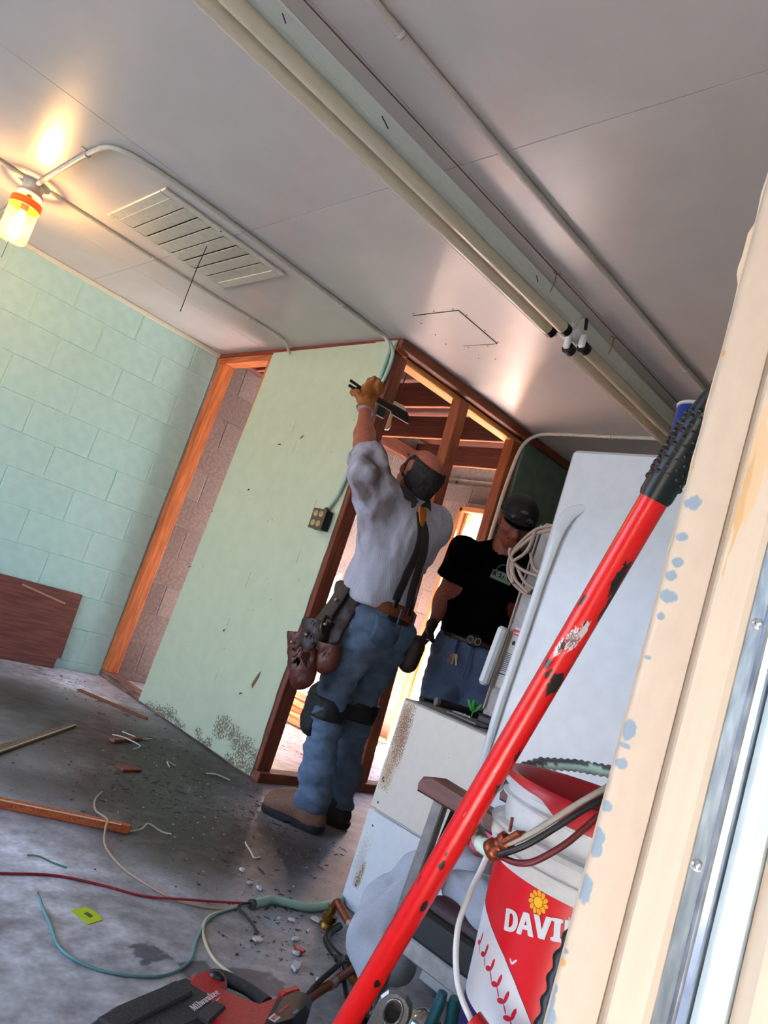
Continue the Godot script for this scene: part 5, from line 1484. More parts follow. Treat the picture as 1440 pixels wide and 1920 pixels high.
func build_worker_waiting() -> void:
	var base := Vector3(-2.13, 0, -2.78)
	var t := thing("person", "person in black shirt and dark cap looking down beside the fridge", "person", base)
	var U := Vector3.UP
	var Lf := Vector3(0.80, 0, -0.60)
	var F := Vector3(0.60, 0, 0.80)
	var pel := Vector3(-2.125, 0.93, -2.775)
	var waist := Vector3(-2.125, 1.06, -2.765)
	var chest := Vector3(-2.105, 1.27, -2.745)
	var neck := Vector3(-2.07, 1.435, -2.72)
	var shR := Vector3(-2.215, 1.375, -2.61); var shL := Vector3(-1.945, 1.375, -2.82)
	var elR := Vector3(-2.275, 1.16, -2.655); var wrR := Vector3(-2.262, 1.03, -2.61)
	var elL := Vector3(-1.90, 1.13, -2.83); var wrL := Vector3(-1.87, 0.98, -2.70)
	var hipR := Vector3(-2.19, 0.90, -2.72); var hipL := Vector3(-2.055, 0.90, -2.83)
	var knR := Vector3(-2.20, 0.49, -2.73); var knL := Vector3(-2.03, 0.49, -2.86)
	var anR := Vector3(-2.215, 0.09, -2.75); var anL := Vector3(-2.035, 0.09, -2.89)
	var hc := Vector3(-2.015, 1.578, -2.675)
	var hf := Vector3(0.66, -0.50, 0.60).normalized()
	var hl := U.cross(hf).normalized()
	var hu := hf.cross(hl).normalized()
	var skin := noisy(Color(0.44, 0.20, 0.145), Color(0.53, 0.26, 0.19), 0.55, Vector3.ONE * 5, 0.03)
	var body := [[pel, waist, 0.14, 0.145, F, 0.74], [waist, chest, 0.145, 0.155, F, 0.72], [chest, neck, 0.15, 0.06, F, 0.75],
		[neck - U * 0.03, hc - hu * 0.06 - hf * 0.01, 0.062, 0.056],
		[shR, elR, 0.052, 0.043], [elR, elR.lerp(wrR, 0.35), 0.043, 0.042], [elR.lerp(wrR, 0.35), wrR, 0.042, 0.027], [shL, elL, 0.052, 0.042], [elL, wrL, 0.042, 0.027],
		[hipR, knR, 0.08, 0.055], [knR, anR, 0.052, 0.04], [hipL, knL, 0.08, 0.055], [knL, anL, 0.052, 0.04],
		[anR, anR + F * 0.15 - U * 0.05, 0.035, 0.028], [anL, anL + F * 0.15 - U * 0.05, 0.035, 0.028]]
	var sk := flesh(body, 0.012, 0.014)
	sk.add(flesh(head_bones(hc, hf, hu, hl, 0.98), 0.0045, 0.008), Transform3D.IDENTITY)
	sk.add(flesh(hand_bones(wrL, Vector3(0.1, -0.9, 0.3).normalized(), Vector3(0.8, 0, -0.5).normalized(), Vector3(0.6, 0.2, 0.8).normalized(), 0.35), 0.004, 0.005), Transform3D.IDENTITY)
	part(t, "body", sk, skin)
	for e in [1.0, -1.0]:
		part(t, "eye", MB.new().ball(hc + hf * 0.082 + hu * 0.008 + hl * 0.03 * e, Vector3.ONE * 0.012, Basis.IDENTITY, 8, 10), mat(Color(0.6, 0.56, 0.52), 0.3))
	part(t, "moustache", MB.new().tube([hc + hf * 0.098 - hu * 0.052 + hl * 0.026, hc + hf * 0.107 - hu * 0.047, hc + hf * 0.098 - hu * 0.052 - hl * 0.026], 0.006, 8, true, 3), mat(Color(0.2, 0.13, 0.1), 0.9))
	# hair under the cap
	part(t, "hair", flesh([[hc - hf * 0.022 + hu * 0.02, hc + hf * 0.02 + hu * 0.02, 0.085, 0.078, hl, 0.9], [hc - hf * 0.045 - hu * 0.03, hc - hf * 0.05 - hu * 0.06, 0.058, 0.045]], 0.006, 0.01, {"infl": 0.004, "noise": 0.006, "freq": 50.0, "cuts": [[hf, hc - hf * 0.0]]}), mat(Color(0.05, 0.035, 0.03), 0.85))
	var black := noisy(Color(0.018, 0.017, 0.019), Color(0.03, 0.028, 0.031), 0.8, Vector3.ONE * 8)
	var cap := part(t, "cap", flesh([[hc - hf * 0.024 + hu * 0.034, hc + hf * 0.022 + hu * 0.038, 0.089, 0.083, hl, 0.92], [hc - hf * 0.0 + hu * 0.06, hc + hf * 0.02 + hu * 0.06, 0.07, 0.07]], 0.006, 0.012, {"infl": 0.006, "cuts": [[-hu, hc + hu * 0.026]]}), black, "dark cap")
	var br := MB.new()
	var outl := []
	for k in 13: outl.append(Vector2(sin(PI * (k / 12.0 - 0.5)) * 0.078, 0.05 + cos(PI * (k / 12.0 - 0.5)) * 0.10))
	br.prism(outl, 0.006, hc + hu * 0.033 + hf * 0.0, Basis(hl, (hf - hu * 0.10).normalized(), hu).orthonormalized(), 0.002)
	part(cap, "brim", br, black)
	part(cap, "badge", MB.new().ball(hc + hf * 0.098 + hu * 0.082, Vector3(0.022, 0.016, 0.006), Basis(hl, hu, hf), 8, 12), mat(Color(0.36, 0.22, 0.08), 0.5))
	# glasses pushed up on the cap
	var gl := MB.new()
	for e in [1.0, -1.0]:
		gl = MB.new().ball(hc + hf * 0.105 + hu * 0.058 + hl * 0.03 * e, Vector3(0.026, 0.016, 0.006), Basis(hl, (hu - hf * 0.3).normalized(), (hf + hu * 0.3).normalized()).orthonormalized(), 8, 14)
		part(cap, "lens", gl, mat(Color(0.30, 0.31, 0.33), 0.05, 0.9))
		part(cap, "temple", MB.new().tube([hc + hf * 0.095 + hu * 0.06 + hl * 0.057 * e, hc + hf * 0.03 + hu * 0.05 + hl * 0.09 * e, hc - hf * 0.04 + hu * 0.045 + hl * 0.088 * e], 0.003, 6, true, 3), black)
	part(cap, "bridge", MB.new().tube([hc + hf * 0.11 + hu * 0.062 + hl * 0.01, hc + hf * 0.11 + hu * 0.062 - hl * 0.01], 0.003, 6), black)
	# black T-shirt
	var shirt := [[pel + U * 0.05, waist, 0.168, 0.168, F, 0.78], [waist, chest, 0.168, 0.172, F, 0.72], [chest, chest + U * 0.09, 0.172, 0.125, F, 0.70],
		[shR, shL, 0.066, 0.066], [chest + U * 0.11 - Lf * 0.06, neck - U * 0.005, 0.085, 0.058], [chest + U * 0.11 + Lf * 0.06, neck - U * 0.005, 0.085, 0.058],
		[shR, shR.lerp(elR, 0.7), 0.076, 0.078], [shL, shL.lerp(elL, 0.7), 0.076, 0.078]]
	var tm := noisy(Color(0.012, 0.013, 0.02), Color(0.022, 0.023, 0.034), 0.9, Vector3.ONE * 8)
	tm.metallic_specular = 0.12
	part(t, "shirt", flesh(shirt, 0.0095, 0.016, {"noise": 0.016, "freq": 5.0, "stretch": Vector3(1.3, 0.9, 1.3), "seed": 44, "cuts": [[-U, Vector3(0, 0.985, 0)], [(elR - shR).normalized(), shR.lerp(elR, 0.62), 0.11], [(elL - shL).normalized(), shL.lerp(elL, 0.62), 0.11]], "less": [[neck + F * 0.02 + U * 0.015, hc, 0.064, 0.07]]}), tm, "black short-sleeved shirt")
	# print on the chest: a dim green ring of letters and a white-edged lettered plate
	var lc := Vector3(-1.995, 1.318, -2.665)
	var lb := Basis(Lf, (U - F * -0.06).normalized(), F).orthonormalized()
	for k in 9:
		var q: Vector3 = lc - F * 0.25
		break
	var green := mat(Color(0.16, 0.30, 0.21), 0.8)
	var ring := []
	for k in 25: ring.append(lc + lb * Vector3(cos(TAU * k / 24) * 0.034, 0.012 + sin(TAU * k / 24) * 0.034, 0))
	part(t, "print_ring", MB.new().tube(ring, 0.003, 6, false, 0, 0.4, F), green)
	var tilt := Basis(lb.z, -0.12)
	part(t, "print_plate", MB.new().prism([Vector2(-0.05, -0.034), Vector2(0.05, -0.034), Vector2(0.05, 0.006), Vector2(0.0, 0.012), Vector2(-0.05, 0.006)], 0.003, lc + F * 0.003, tilt * lb, 0.0), mat(Color(0.34, 0.42, 0.36), 0.8))
	part(t, "print_plate_dark", MB.new().prism([Vector2(-0.045, -0.018), Vector2(0.045, -0.018), Vector2(0.045, 0.002), Vector2(-0.045, 0.002)], 0.003, lc + F * 0.0045, tilt * lb, 0.0), mat(Color(0.02, 0.02, 0.025), 0.8))
	part(t, "print_letters", lettering("G-TIL", 0.024, func(x, y, z): return lc + F * 0.0075 + tilt * lb * Vector3(x, y - 0.008, z * 0.3), 700, 0.002), mat(Color(0.52, 0.58, 0.54), 0.8))
	# jeans, belt, buckle, keys
	var jeans := [[pel + U * 0.06, pel - U * 0.02, 0.155, 0.165, F, 0.76], [hipR, knR, 0.105, 0.082], [hipL, knL, 0.105, 0.082], [knR, anR, 0.08, 0.078], [knL, anL, 0.08, 0.078]]
	part(t, "jeans", flesh(jeans, 0.011, 0.014, {"noise": 0.016, "freq": 6.5, "stretch": Vector3(0.8, 1.5, 0.8), "seed": 52, "cuts": [[U, Vector3(0, 1.0, 0)], [-U, Vector3(0, 0.05, 0)]]}), noisy(Color(0.24, 0.30, 0.42), Color(0.34, 0.41, 0.53), 0.88, Vector3.ONE * 9, 0.06), "blue jeans")
	part(t, "belt", flesh([[pel + U * 0.09, pel - U * 0.02, 0.158, 0.162, F, 0.78]], 0.006, 0.013, {"infl": 0.012, "cuts": [[U, Vector3(0, 1.008, 0)], [-U, Vector3(0, 0.968, 0)]]}), noisy(Color(0.17, 0.075, 0.05), Color(0.23, 0.11, 0.07), 0.5, Vector3.ONE * 9))
	var bc := pel + F * 0.148 + U * 0.058
	var bb := Basis(Lf, U, F)
	part(t, "buckle", MB.new().ball(bc, Vector3(0.04, 0.03, 0.008), bb, 10, 20), mat(Color(0.17, 0.15, 0.15), 0.35, 0.8))
	for e in [-0.018, 0.018]:
		var rg := []
		for k in 15: rg.append(bc + bb * Vector3(e + cos(TAU * k / 14) * 0.013, sin(TAU * k / 14) * 0.016, 0.009))
		part(t, "buckle_ring", MB.new().tube(rg, 0.003, 6, false), mat(Color(0.45, 0.42, 0.4), 0.3, 0.8))
	for e in [-0.10, 0.085]:
		part(t, "belt_loop", MB.new().bar(pel + F * (0.135 - abs(e) * 0.35) + Lf * e + U * 0.085, pel + F * (0.142 - abs(e) * 0.35) + Lf * e + U * 0.02, 0.013, 0.006, Lf, 0.002), mat(Color(0.24, 0.31, 0.43), 0.9))
	var kb := pel + F * 0.148 - Lf * 0.068 + U * 0.01
	part(t, "key_strap", MB.new().tube([kb + U * 0.03 - F * 0.02, kb + F * 0.0, kb - U * 0.035], 0.006, 8, true, 3, 0.4, F), mat(Color(0.05, 0.10, 0.32), 0.6))
	for k in 3:
		part(t, "key", MB.new().prism([Vector2(-0.008, 0.01), Vector2(0.008, 0.01), Vector2(0.009, -0.006), Vector2(0.004, -0.012), Vector2(0.005, -0.04), Vector2(-0.004, -0.042), Vector2(-0.004, -0.012), Vector2(-0.009, -0.006)], 0.002, kb - U * 0.045 + Lf * 0.009 * (k - 1) + F * 0.006 * k, Basis(F, 0.3 * (k - 1)) * bb, 0.0005), mat([Color(0.42, 0.25, 0.10), Color(0.55, 0.40, 0.24), Color(0.5, 0.48, 0.45)][k], 0.4, 0.6))
	# fly seam
	part(t, "fly_seam", MB.new().tube([pel + F * 0.137 + U * 0.03, pel + F * 0.146 - U * 0.06, pel + F * 0.12 - U * 0.12], 0.0035, 6, true, 3), mat(Color(0.22, 0.29, 0.41), 0.9))
	# dark gloved right hand
	var hd := Vector3(-0.05, -0.97, 0.12).normalized()
	part(t, "glove", flesh(hand_bones(wrR, hd, Vector3(-0.75, 0, 0.3).normalized(), Vector3(0.45, 0, 0.85).normalized(), 0.45, 0.003), 0.0045, 0.006), mat(Color(0.035, 0.028, 0.03), 0.7), "dark work glove")
	for e in [[anR, 0], [anL, 1]]:
		var a: Vector3 = e[0]
		part(t, "boot", flesh([[a, a - U * 0.04, 0.05, 0.05], [a - U * 0.03, a + F * 0.16 - U * 0.045, 0.048, 0.044], [a - U * 0.045, a - F * 0.03 - U * 0.045, 0.046, 0.044]], 0.009, 0.012, {"cuts": [[-U, Vector3.ZERO]]}), mat(Color(0.08, 0.06, 0.05), 0.7))
	# marker held low in that hand
	var mk := thing("marker_pen", "short dark pen held in the waiting worker's gloved hand", "pen", Vector3(-2.27, 0.93, -2.57))
	part(mk, "barrel", MB.new().tube([Vector3(-2.215, 0.935, -2.565), Vector3(-2.29, 0.925, -2.545)], 0.007, 10), mat(Color(0.04, 0.04, 0.045), 0.4))
	part(mk, "cap", MB.new().tube([Vector3(-2.215, 0.935, -2.565), Vector3(-2.20, 0.937, -2.569)], 0.0085, 10), mat(Color(0.72, 0.72, 0.74), 0.3))
	for o in [t, mk]: o.position += Vector3(-0.06, 0, -0.08)

# ------------------------------------------------------------------ the red and white pail
func build_bucket() -> void:
	var c := Vector3(-0.512, 0.412, -1.116)
	var st := thing("wooden_crate", "plain wooden crate under the red and white pail", "crate", Vector3(c.x, 0, c.z))
	var pine := wood(Color(0.55, 0.40, 0.25), Color(0.66, 0.50, 0.33), 0)
	for k in 4:
		for s in [-1.0, 1.0]:
			part(st, "slat", MB.new().box(Vector3(c.x, 0.06 + 0.1 * k, c.z + 0.09 * s), Vector3(0.19, 0.08, 0.012), Basis.IDENTITY, 0.002), pine)
	for s in [-1.0, 1.0]:
		part(st, "end_board", MB.new().box(Vector3(c.x + 0.089 * s, 0.199, c.z), Vector3(0.012, 0.398, 0.166), Basis.IDENTITY, 0.002), pine)
	part(st, "top_board", MB.new().box(Vector3(c.x, 0.405, c.z), Vector3(0.19, 0.014, 0.19), Basis.IDENTITY, 0.002), pine)

	var t := thing("bucket", "red and white plastic pail with yellow flower and stitched print", "bucket", c)
	var a0 := deg_to_rad(-64.5)          # the direction that faces the doorway
	var W := 2048
	var Hh := 512
	var im := Image.create(W, Hh, false, Image.FORMAT_RGB8)
	var red := Color(0.80, 0.03, 0.10)
	var white := Color(0.86, 0.87, 0.90)
	var y0 := 0.372
	var y1 := 0.612
	var mid := (a0 / TAU + 1.0) * W
	var edge := [[-90.0, 0.548], [-75.0, 0.542], [-63.0, 0.535], [-51.0, 0.524], [-39.0, 0.510], [-29.0, 0.492], [-21.0, 0.474], [-12.0, 0.452], [2.0, 0.425], [25.0, 0.398], [60.0, 0.44], [95.0, 0.55], [180.0, 0.60]]
	for x in W:
		var th := (x - mid) / W * 360.0
		if th < -180: th += 360.0
		if th > 180: th -= 360.0
		var bd := 0.60
		for k in edge.size() - 1:
			if th >= edge[k][0] and th <= edge[k + 1][0]:
				bd = lerp(edge[k][1], edge[k + 1][1], (th - edge[k][0]) / (edge[k + 1][0] - edge[k][0]))
		if th < -90: bd = lerp(0.548, 0.60, (-90.0 - th) / 90.0)
		for y in Hh:
			var h := y1 - (y1 - y0) * y / Hh
			var cc := white
			if h > bd: cc = red
			if abs(h - bd) < 0.0009: cc = Color(0.45, 0.03, 0.18)
			if h < 0.418: cc = Color(0.06, 0.08, 0.38)
			im.set_pixel(x, y, cc)
	# blob: angle in degrees from the middle, height, radii in metres, turn
	var dab := func(th: float, h: float, ra: float, rb: float, turn: float, cc: Color) -> void:
		var px: float = mid + th / 360.0 * W
		var py: float = (y1 - h) / (y1 - y0) * Hh
		var mx := TAU * 0.147 / W
		var my := (y1 - y0) / Hh
		var n: int = int(max(ra, rb) / min(mx, my)) + 2
		for yy in range(int(py) - n, int(py) + n):
			for xx in range(int(px) - n, int(px) + n):
				if yy < 0 or yy >= Hh: continue
				var d := Vector2((xx - px) * mx, (py - yy) * my).rotated(-turn)
				if (d / Vector2(ra, rb)).length() < 1.0: im.set_pixel(posmod(xx, W), yy, cc)
	var pink := Color(0.78, 0.06, 0.20)
	for q in [[-68, 0.492], [-58, 0.487], [-49, 0.479], [-41, 0.469], [-34, 0.457], [-27.5, 0.444], [-21, 0.430]]:
		dab.call(q[0], q[1], 0.0072, 0.0034, 0.35, pink)
		dab.call(q[0] + 3.0, q[1] + 0.009, 0.0088, 0.0028, 1.35, pink)
		dab.call(q[0] + 3.6, q[1] - 0.005, 0.007, 0.0012, -0.9, pink)
	dab.call(-31.5, 0.511, 0.006, 0.0016, 0.9, white)
	dab.call(-33.5, 0.509, 0.004, 0.0014, 2.4, white)
	for k in 11:
		var a := TAU * k / 11.0
		dab.call(-26.0 + rad_to_deg(cos(a) * 0.0098 / 0.147), 0.597 + sin(a) * 0.0098, 0.0062, 0.0040, a, Color(0.30, 0.16, 0.02))
		dab.call(-26.0 + rad_to_deg(cos(a) * 0.0098 / 0.147), 0.597 + sin(a) * 0.0098, 0.0056, 0.0034, a, Color(0.95, 0.62, 0.05))
	dab.call(-26.0, 0.597, 0.0074, 0.0074, 0, Color(0.30, 0.16, 0.02))
	dab.call(-26.0, 0.597, 0.0067, 0.0067, 0, Color(0.95, 0.70, 0.05))
	var lm := StandardMaterial3D.new()
	lm.albedo_texture = ImageTexture.create_from_image(im)
	lm.roughness = 0.33
	var plastic := noisy(Color(0.80, 0.80, 0.81), Color(0.85, 0.85, 0.86), 0.35, Vector3.ONE * 4)
	var o := Vector3(c.x, 0.04, c.z)
	part(t, "printed_wall", MB.new().lathe([Vector2(0.136, 0.372), Vector2(0.1395, 0.43), Vector2(0.1435, 0.50), Vector2(0.147, 0.56), Vector2(0.150, 0.612)], 96, o), lm, "red wall with white swoosh, red stitches and blue foot")
	part(t, "base", MB.new().lathe([Vector2(0.0, 0.374), Vector2(0.135, 0.374), Vector2(0.136, 0.372)], 48, o), plastic)
	part(t, "collar", MB.new().lathe([Vector2(0.150, 0.612), Vector2(0.1513, 0.628), Vector2(0.157, 0.629), Vector2(0.158, 0.632), Vector2(0.157, 0.635), Vector2(0.1525, 0.636), Vector2(0.1532, 0.658), Vector2(0.170, 0.660), Vector2(0.172, 0.663), Vector2(0.170, 0.667), Vector2(0.1545, 0.669), Vector2(0.1555, 0.700), Vector2(0.164, 0.702), Vector2(0.165, 0.705), Vector2(0.158, 0.708), Vector2(0.158, 0.716), Vector2(0.165, 0.718), Vector2(0.166, 0.728), Vector2(0.160, 0.732), Vector2(0.150, 0.728), Vector2(0.148, 0.60), Vector2(0.134, 0.376)], 80, o), plastic, "white ribbed collar")
	# what is left of the red lid
	var lr := MB.new().lathe([Vector2(0.1675, 0.722), Vector2(0.168, 0.732), Vector2(0.164, 0.738), Vector2(0.152, 0.735), Vector2(0.143, 0.720), Vector2(0.141, 0.700), Vector2(0.148, 0.71), Vector2(0.16, 0.722)], 80, o)
	for k in lr.v.size():                         # torn: deep on the right, a thin lip on the left
		var q := lr.v[k] - o
		if q.y < 0.724 and Vector2(q.x, q.z).length() > 0.165:
			var th := rad_to_deg(wrapf(atan2(-q.z, q.x) - a0, -PI, PI))
			lr.v[k].y = o.y + 0.7265 - 0.022 * smoothstep(-38.0, -20.0, th) - 0.002 * sin(th * 0.12)
	part(t, "lid_ring", lr, mat(Color(0.70, 0.045, 0.11), 0.4), "torn red lid ring")
	part(t, "contents", MB.new().lathe([Vector2(0.0, 0.665), Vector2(0.149, 0.66)], 48, o), mat(Color(0.20, 0.05, 0.06), 0.8))
	var bend := func(x: float, y: float, z: float, th: float, h: float) -> Vector3:
		var r := 0.1475 + (h + y - 0.56) * 0.056 + 0.0008 + z * 0.3
		var a: float = a0 + deg_to_rad(th) + x / 0.147
		return o + Vector3(cos(a) * r, h + y, -sin(a) * r)
	var wl := mat(Color(0.88, 0.88, 0.90), 0.35)
	var dv := lettering("DAVID", 0.0375, func(x, y, z): return bend.call((x * 1.06) * 0.95 - y * 0.31, y * 0.95 + x * 1.06 * 0.31, z, -22.0, 0.569), 900, 0.002, "Droid Sans", 0.12)
	for e in [-0.0014, 0.0014]: dv.add(lettering("DAVID", 0.0375, func(x, y, z): return bend.call((x * 1.06 + e) * 0.95 - y * 0.31, y * 0.95 + x * 1.06 * 0.31, z * 0.9, -22.0, 0.569), 900, 0.002, "Droid Sans", 0.12), Transform3D.IDENTITY)
	part(t, "lettering", dv, wl, "bold white lettering")
	part(t, "lettering", lettering("Est. 1926", 0.0062, func(x, y, z): return bend.call(x * 0.95 - y * 0.31, y * 0.95 + x * 0.31, z, -4.0, 0.600), 700, 0.002), wl)
	# wire bail with a red roller grip
	var ear := o + Vector3(cos(a0 - 1.25) * 0.158, 0.654, -sin(a0 - 1.25) * 0.158)
	part(t, "ear", MB.new().ball(ear, Vector3(0.012, 0.02, 0.012)), plastic)
	part(t, "bail", MB.new().tube([ear, Vector3(-0.615, 0.64, -0.975), Vector3(-0.602, 0.60, -0.94), Vector3(-0.590, 0.56, -0.92), Vector3(-0.566, 0.51, -0.915), Vector3(-0.535, 0.478, -0.922), Vector3(-0.50, 0.462, -0.93), Vector3(-0.42, 0.462, -0.95), Vector3(-0.36, 0.54, -1.0), Vector3(-0.36, 0.65, -1.07)], 0.0042, 8, true, 6), mat(Color(0.84, 0.85, 0.88), 0.35))
	part(t, "roller_grip", MB.new().tube([Vector3(-0.535, 0.477, -0.922), Vector3(-0.500, 0.461, -0.93), Vector3(-0.42, 0.461, -0.95)], 0.0165, 18), mat(Color(0.70, 0.04, 0.09), 0.4))
	# flexible conduit lying round the pail, wires coming out of its copper end
	t = thing("flexible_conduit", "mint-painted flexible metal conduit with wires lying around the pail", "conduit", Vector3(-0.6, 0.68, -1.0))
	var ctrl := [Vector3(-0.49, 0.79, -1.29), Vector3(-0.538, 0.812, -1.255), Vector3(-0.60, 0.806, -1.252), Vector3(-0.656, 0.795, -1.237), Vector3(-0.706, 0.778, -1.21), Vector3(-0.728, 0.752, -1.165), Vector3(-0.705, 0.717, -1.07), Vector3(-0.648, 0.70, -0.965), Vector3(-0.606, 0.694, -0.916), Vector3(-0.568, 0.688, -0.886), Vector3(-0.545, 0.690, -0.876)]
	var cv := Curve3D.new()
	for k in ctrl.size():
		var tn: Vector3 = (ctrl[min(k + 1, ctrl.size() - 1)] - ctrl[max(k - 1, 0)]) / 6.0
		cv.add_point(ctrl[k], -tn, tn)
	var len := cv.get_baked_length()
	var pts := []
	var rad := []
	var n := 230
	for k in n + 1:
		pts.append(cv.sample_baked(len * k / n))
		rad.append(0.0098 + (0.0016 if k % 4 < 2 else -0.0004))
	var fx := MB.new()
	var fnz := FastNoiseLite.new(); fnz.seed = 3; fnz.frequency = 40.0
	fx.tube(pts, rad, 14)
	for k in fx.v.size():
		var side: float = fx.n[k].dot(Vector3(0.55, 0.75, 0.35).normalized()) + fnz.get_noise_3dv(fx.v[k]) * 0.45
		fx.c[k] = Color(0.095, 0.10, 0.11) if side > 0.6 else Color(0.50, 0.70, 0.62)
	var fm := StandardMaterial3D.new()
	fm.vertex_color_use_as_albedo = true
	fm.roughness = 0.4
	part(t, "spiral_sheath", fx, fm, "mint paint flaking off bare steel spiral", true)
	var cu := noisy(Color(0.42, 0.19, 0.11), Color(0.55, 0.27, 0.16), 0.35, Vector3.ONE * 20, 0.03, 0.6)
	var e0: Vector3 = ctrl[-1]
	var ed := Vector3(0.55, 0.62, -0.12).normalized()
	part(t, "connector", MB.new().lathe([Vector2(0.012, -0.006), Vector2(0.0145, -0.004), Vector2(0.0145, 0.008), Vector2(0.012, 0.010), Vector2(0.012, 0.016), Vector2(0.0142, 0.018), Vector2(0.0142, 0.026), Vector2(0.010, 0.028)], 16, e0, Basis(ed.cross(Vector3.BACK).normalized(), ed, ed.cross(Vector3.BACK).normalized().cross(ed)).orthonormalized()), cu)
	part(t, "clamp", MB.new().box(e0 + ed * 0.022 + Vector3(0.012, 0.012, 0.006), Vector3(0.03, 0.008, 0.02), Basis(Vector3.BACK, 0.8), 0.002).bar(e0 + ed * 0.028 + Vector3(-0.004, 0.01, 0.0), e0 + ed * 0.036 + Vector3(-0.012, 0.022, 0), 0.006, 0.002, Vector3.BACK, 0.0005), cu)
	var ws := [Vector3(-0.533, 0.695, -0.874), Vector3(-0.515, 0.708, -0.873), Vector3(-0.495, 0.727, -0.876), Vector3(-0.471, 0.759, -0.888), Vector3(-0.455, 0.783, -0.90), Vector3(-0.439, 0.808, -0.92), Vector3(-0.43, 0.838, -0.972), Vector3(-0.45, 0.82, -1.05)]
	for k in 3:
		var off: Vector3 = [Vector3(-0.004, 0.004, 0.002), Vector3(0.003, -0.003, 0.004), Vector3(0.004, -0.006, -0.003)][k]
		var p2 := []
		for j in ws.size(): p2.append(ws[j] + off + (Vector3(0.006, -0.020, 0.0) * sin(j * 0.55) if k == 2 else Vector3.ZERO))
		part(t, ["white_wire", "black_wire", "red_wire"][k], MB.new().tube(p2, 0.0042, 8, true, 6), mat([Color(0.62, 0.58, 0.55), Color(0.05, 0.04, 0.045), Color(0.38, 0.06, 0.07)][k], 0.45))

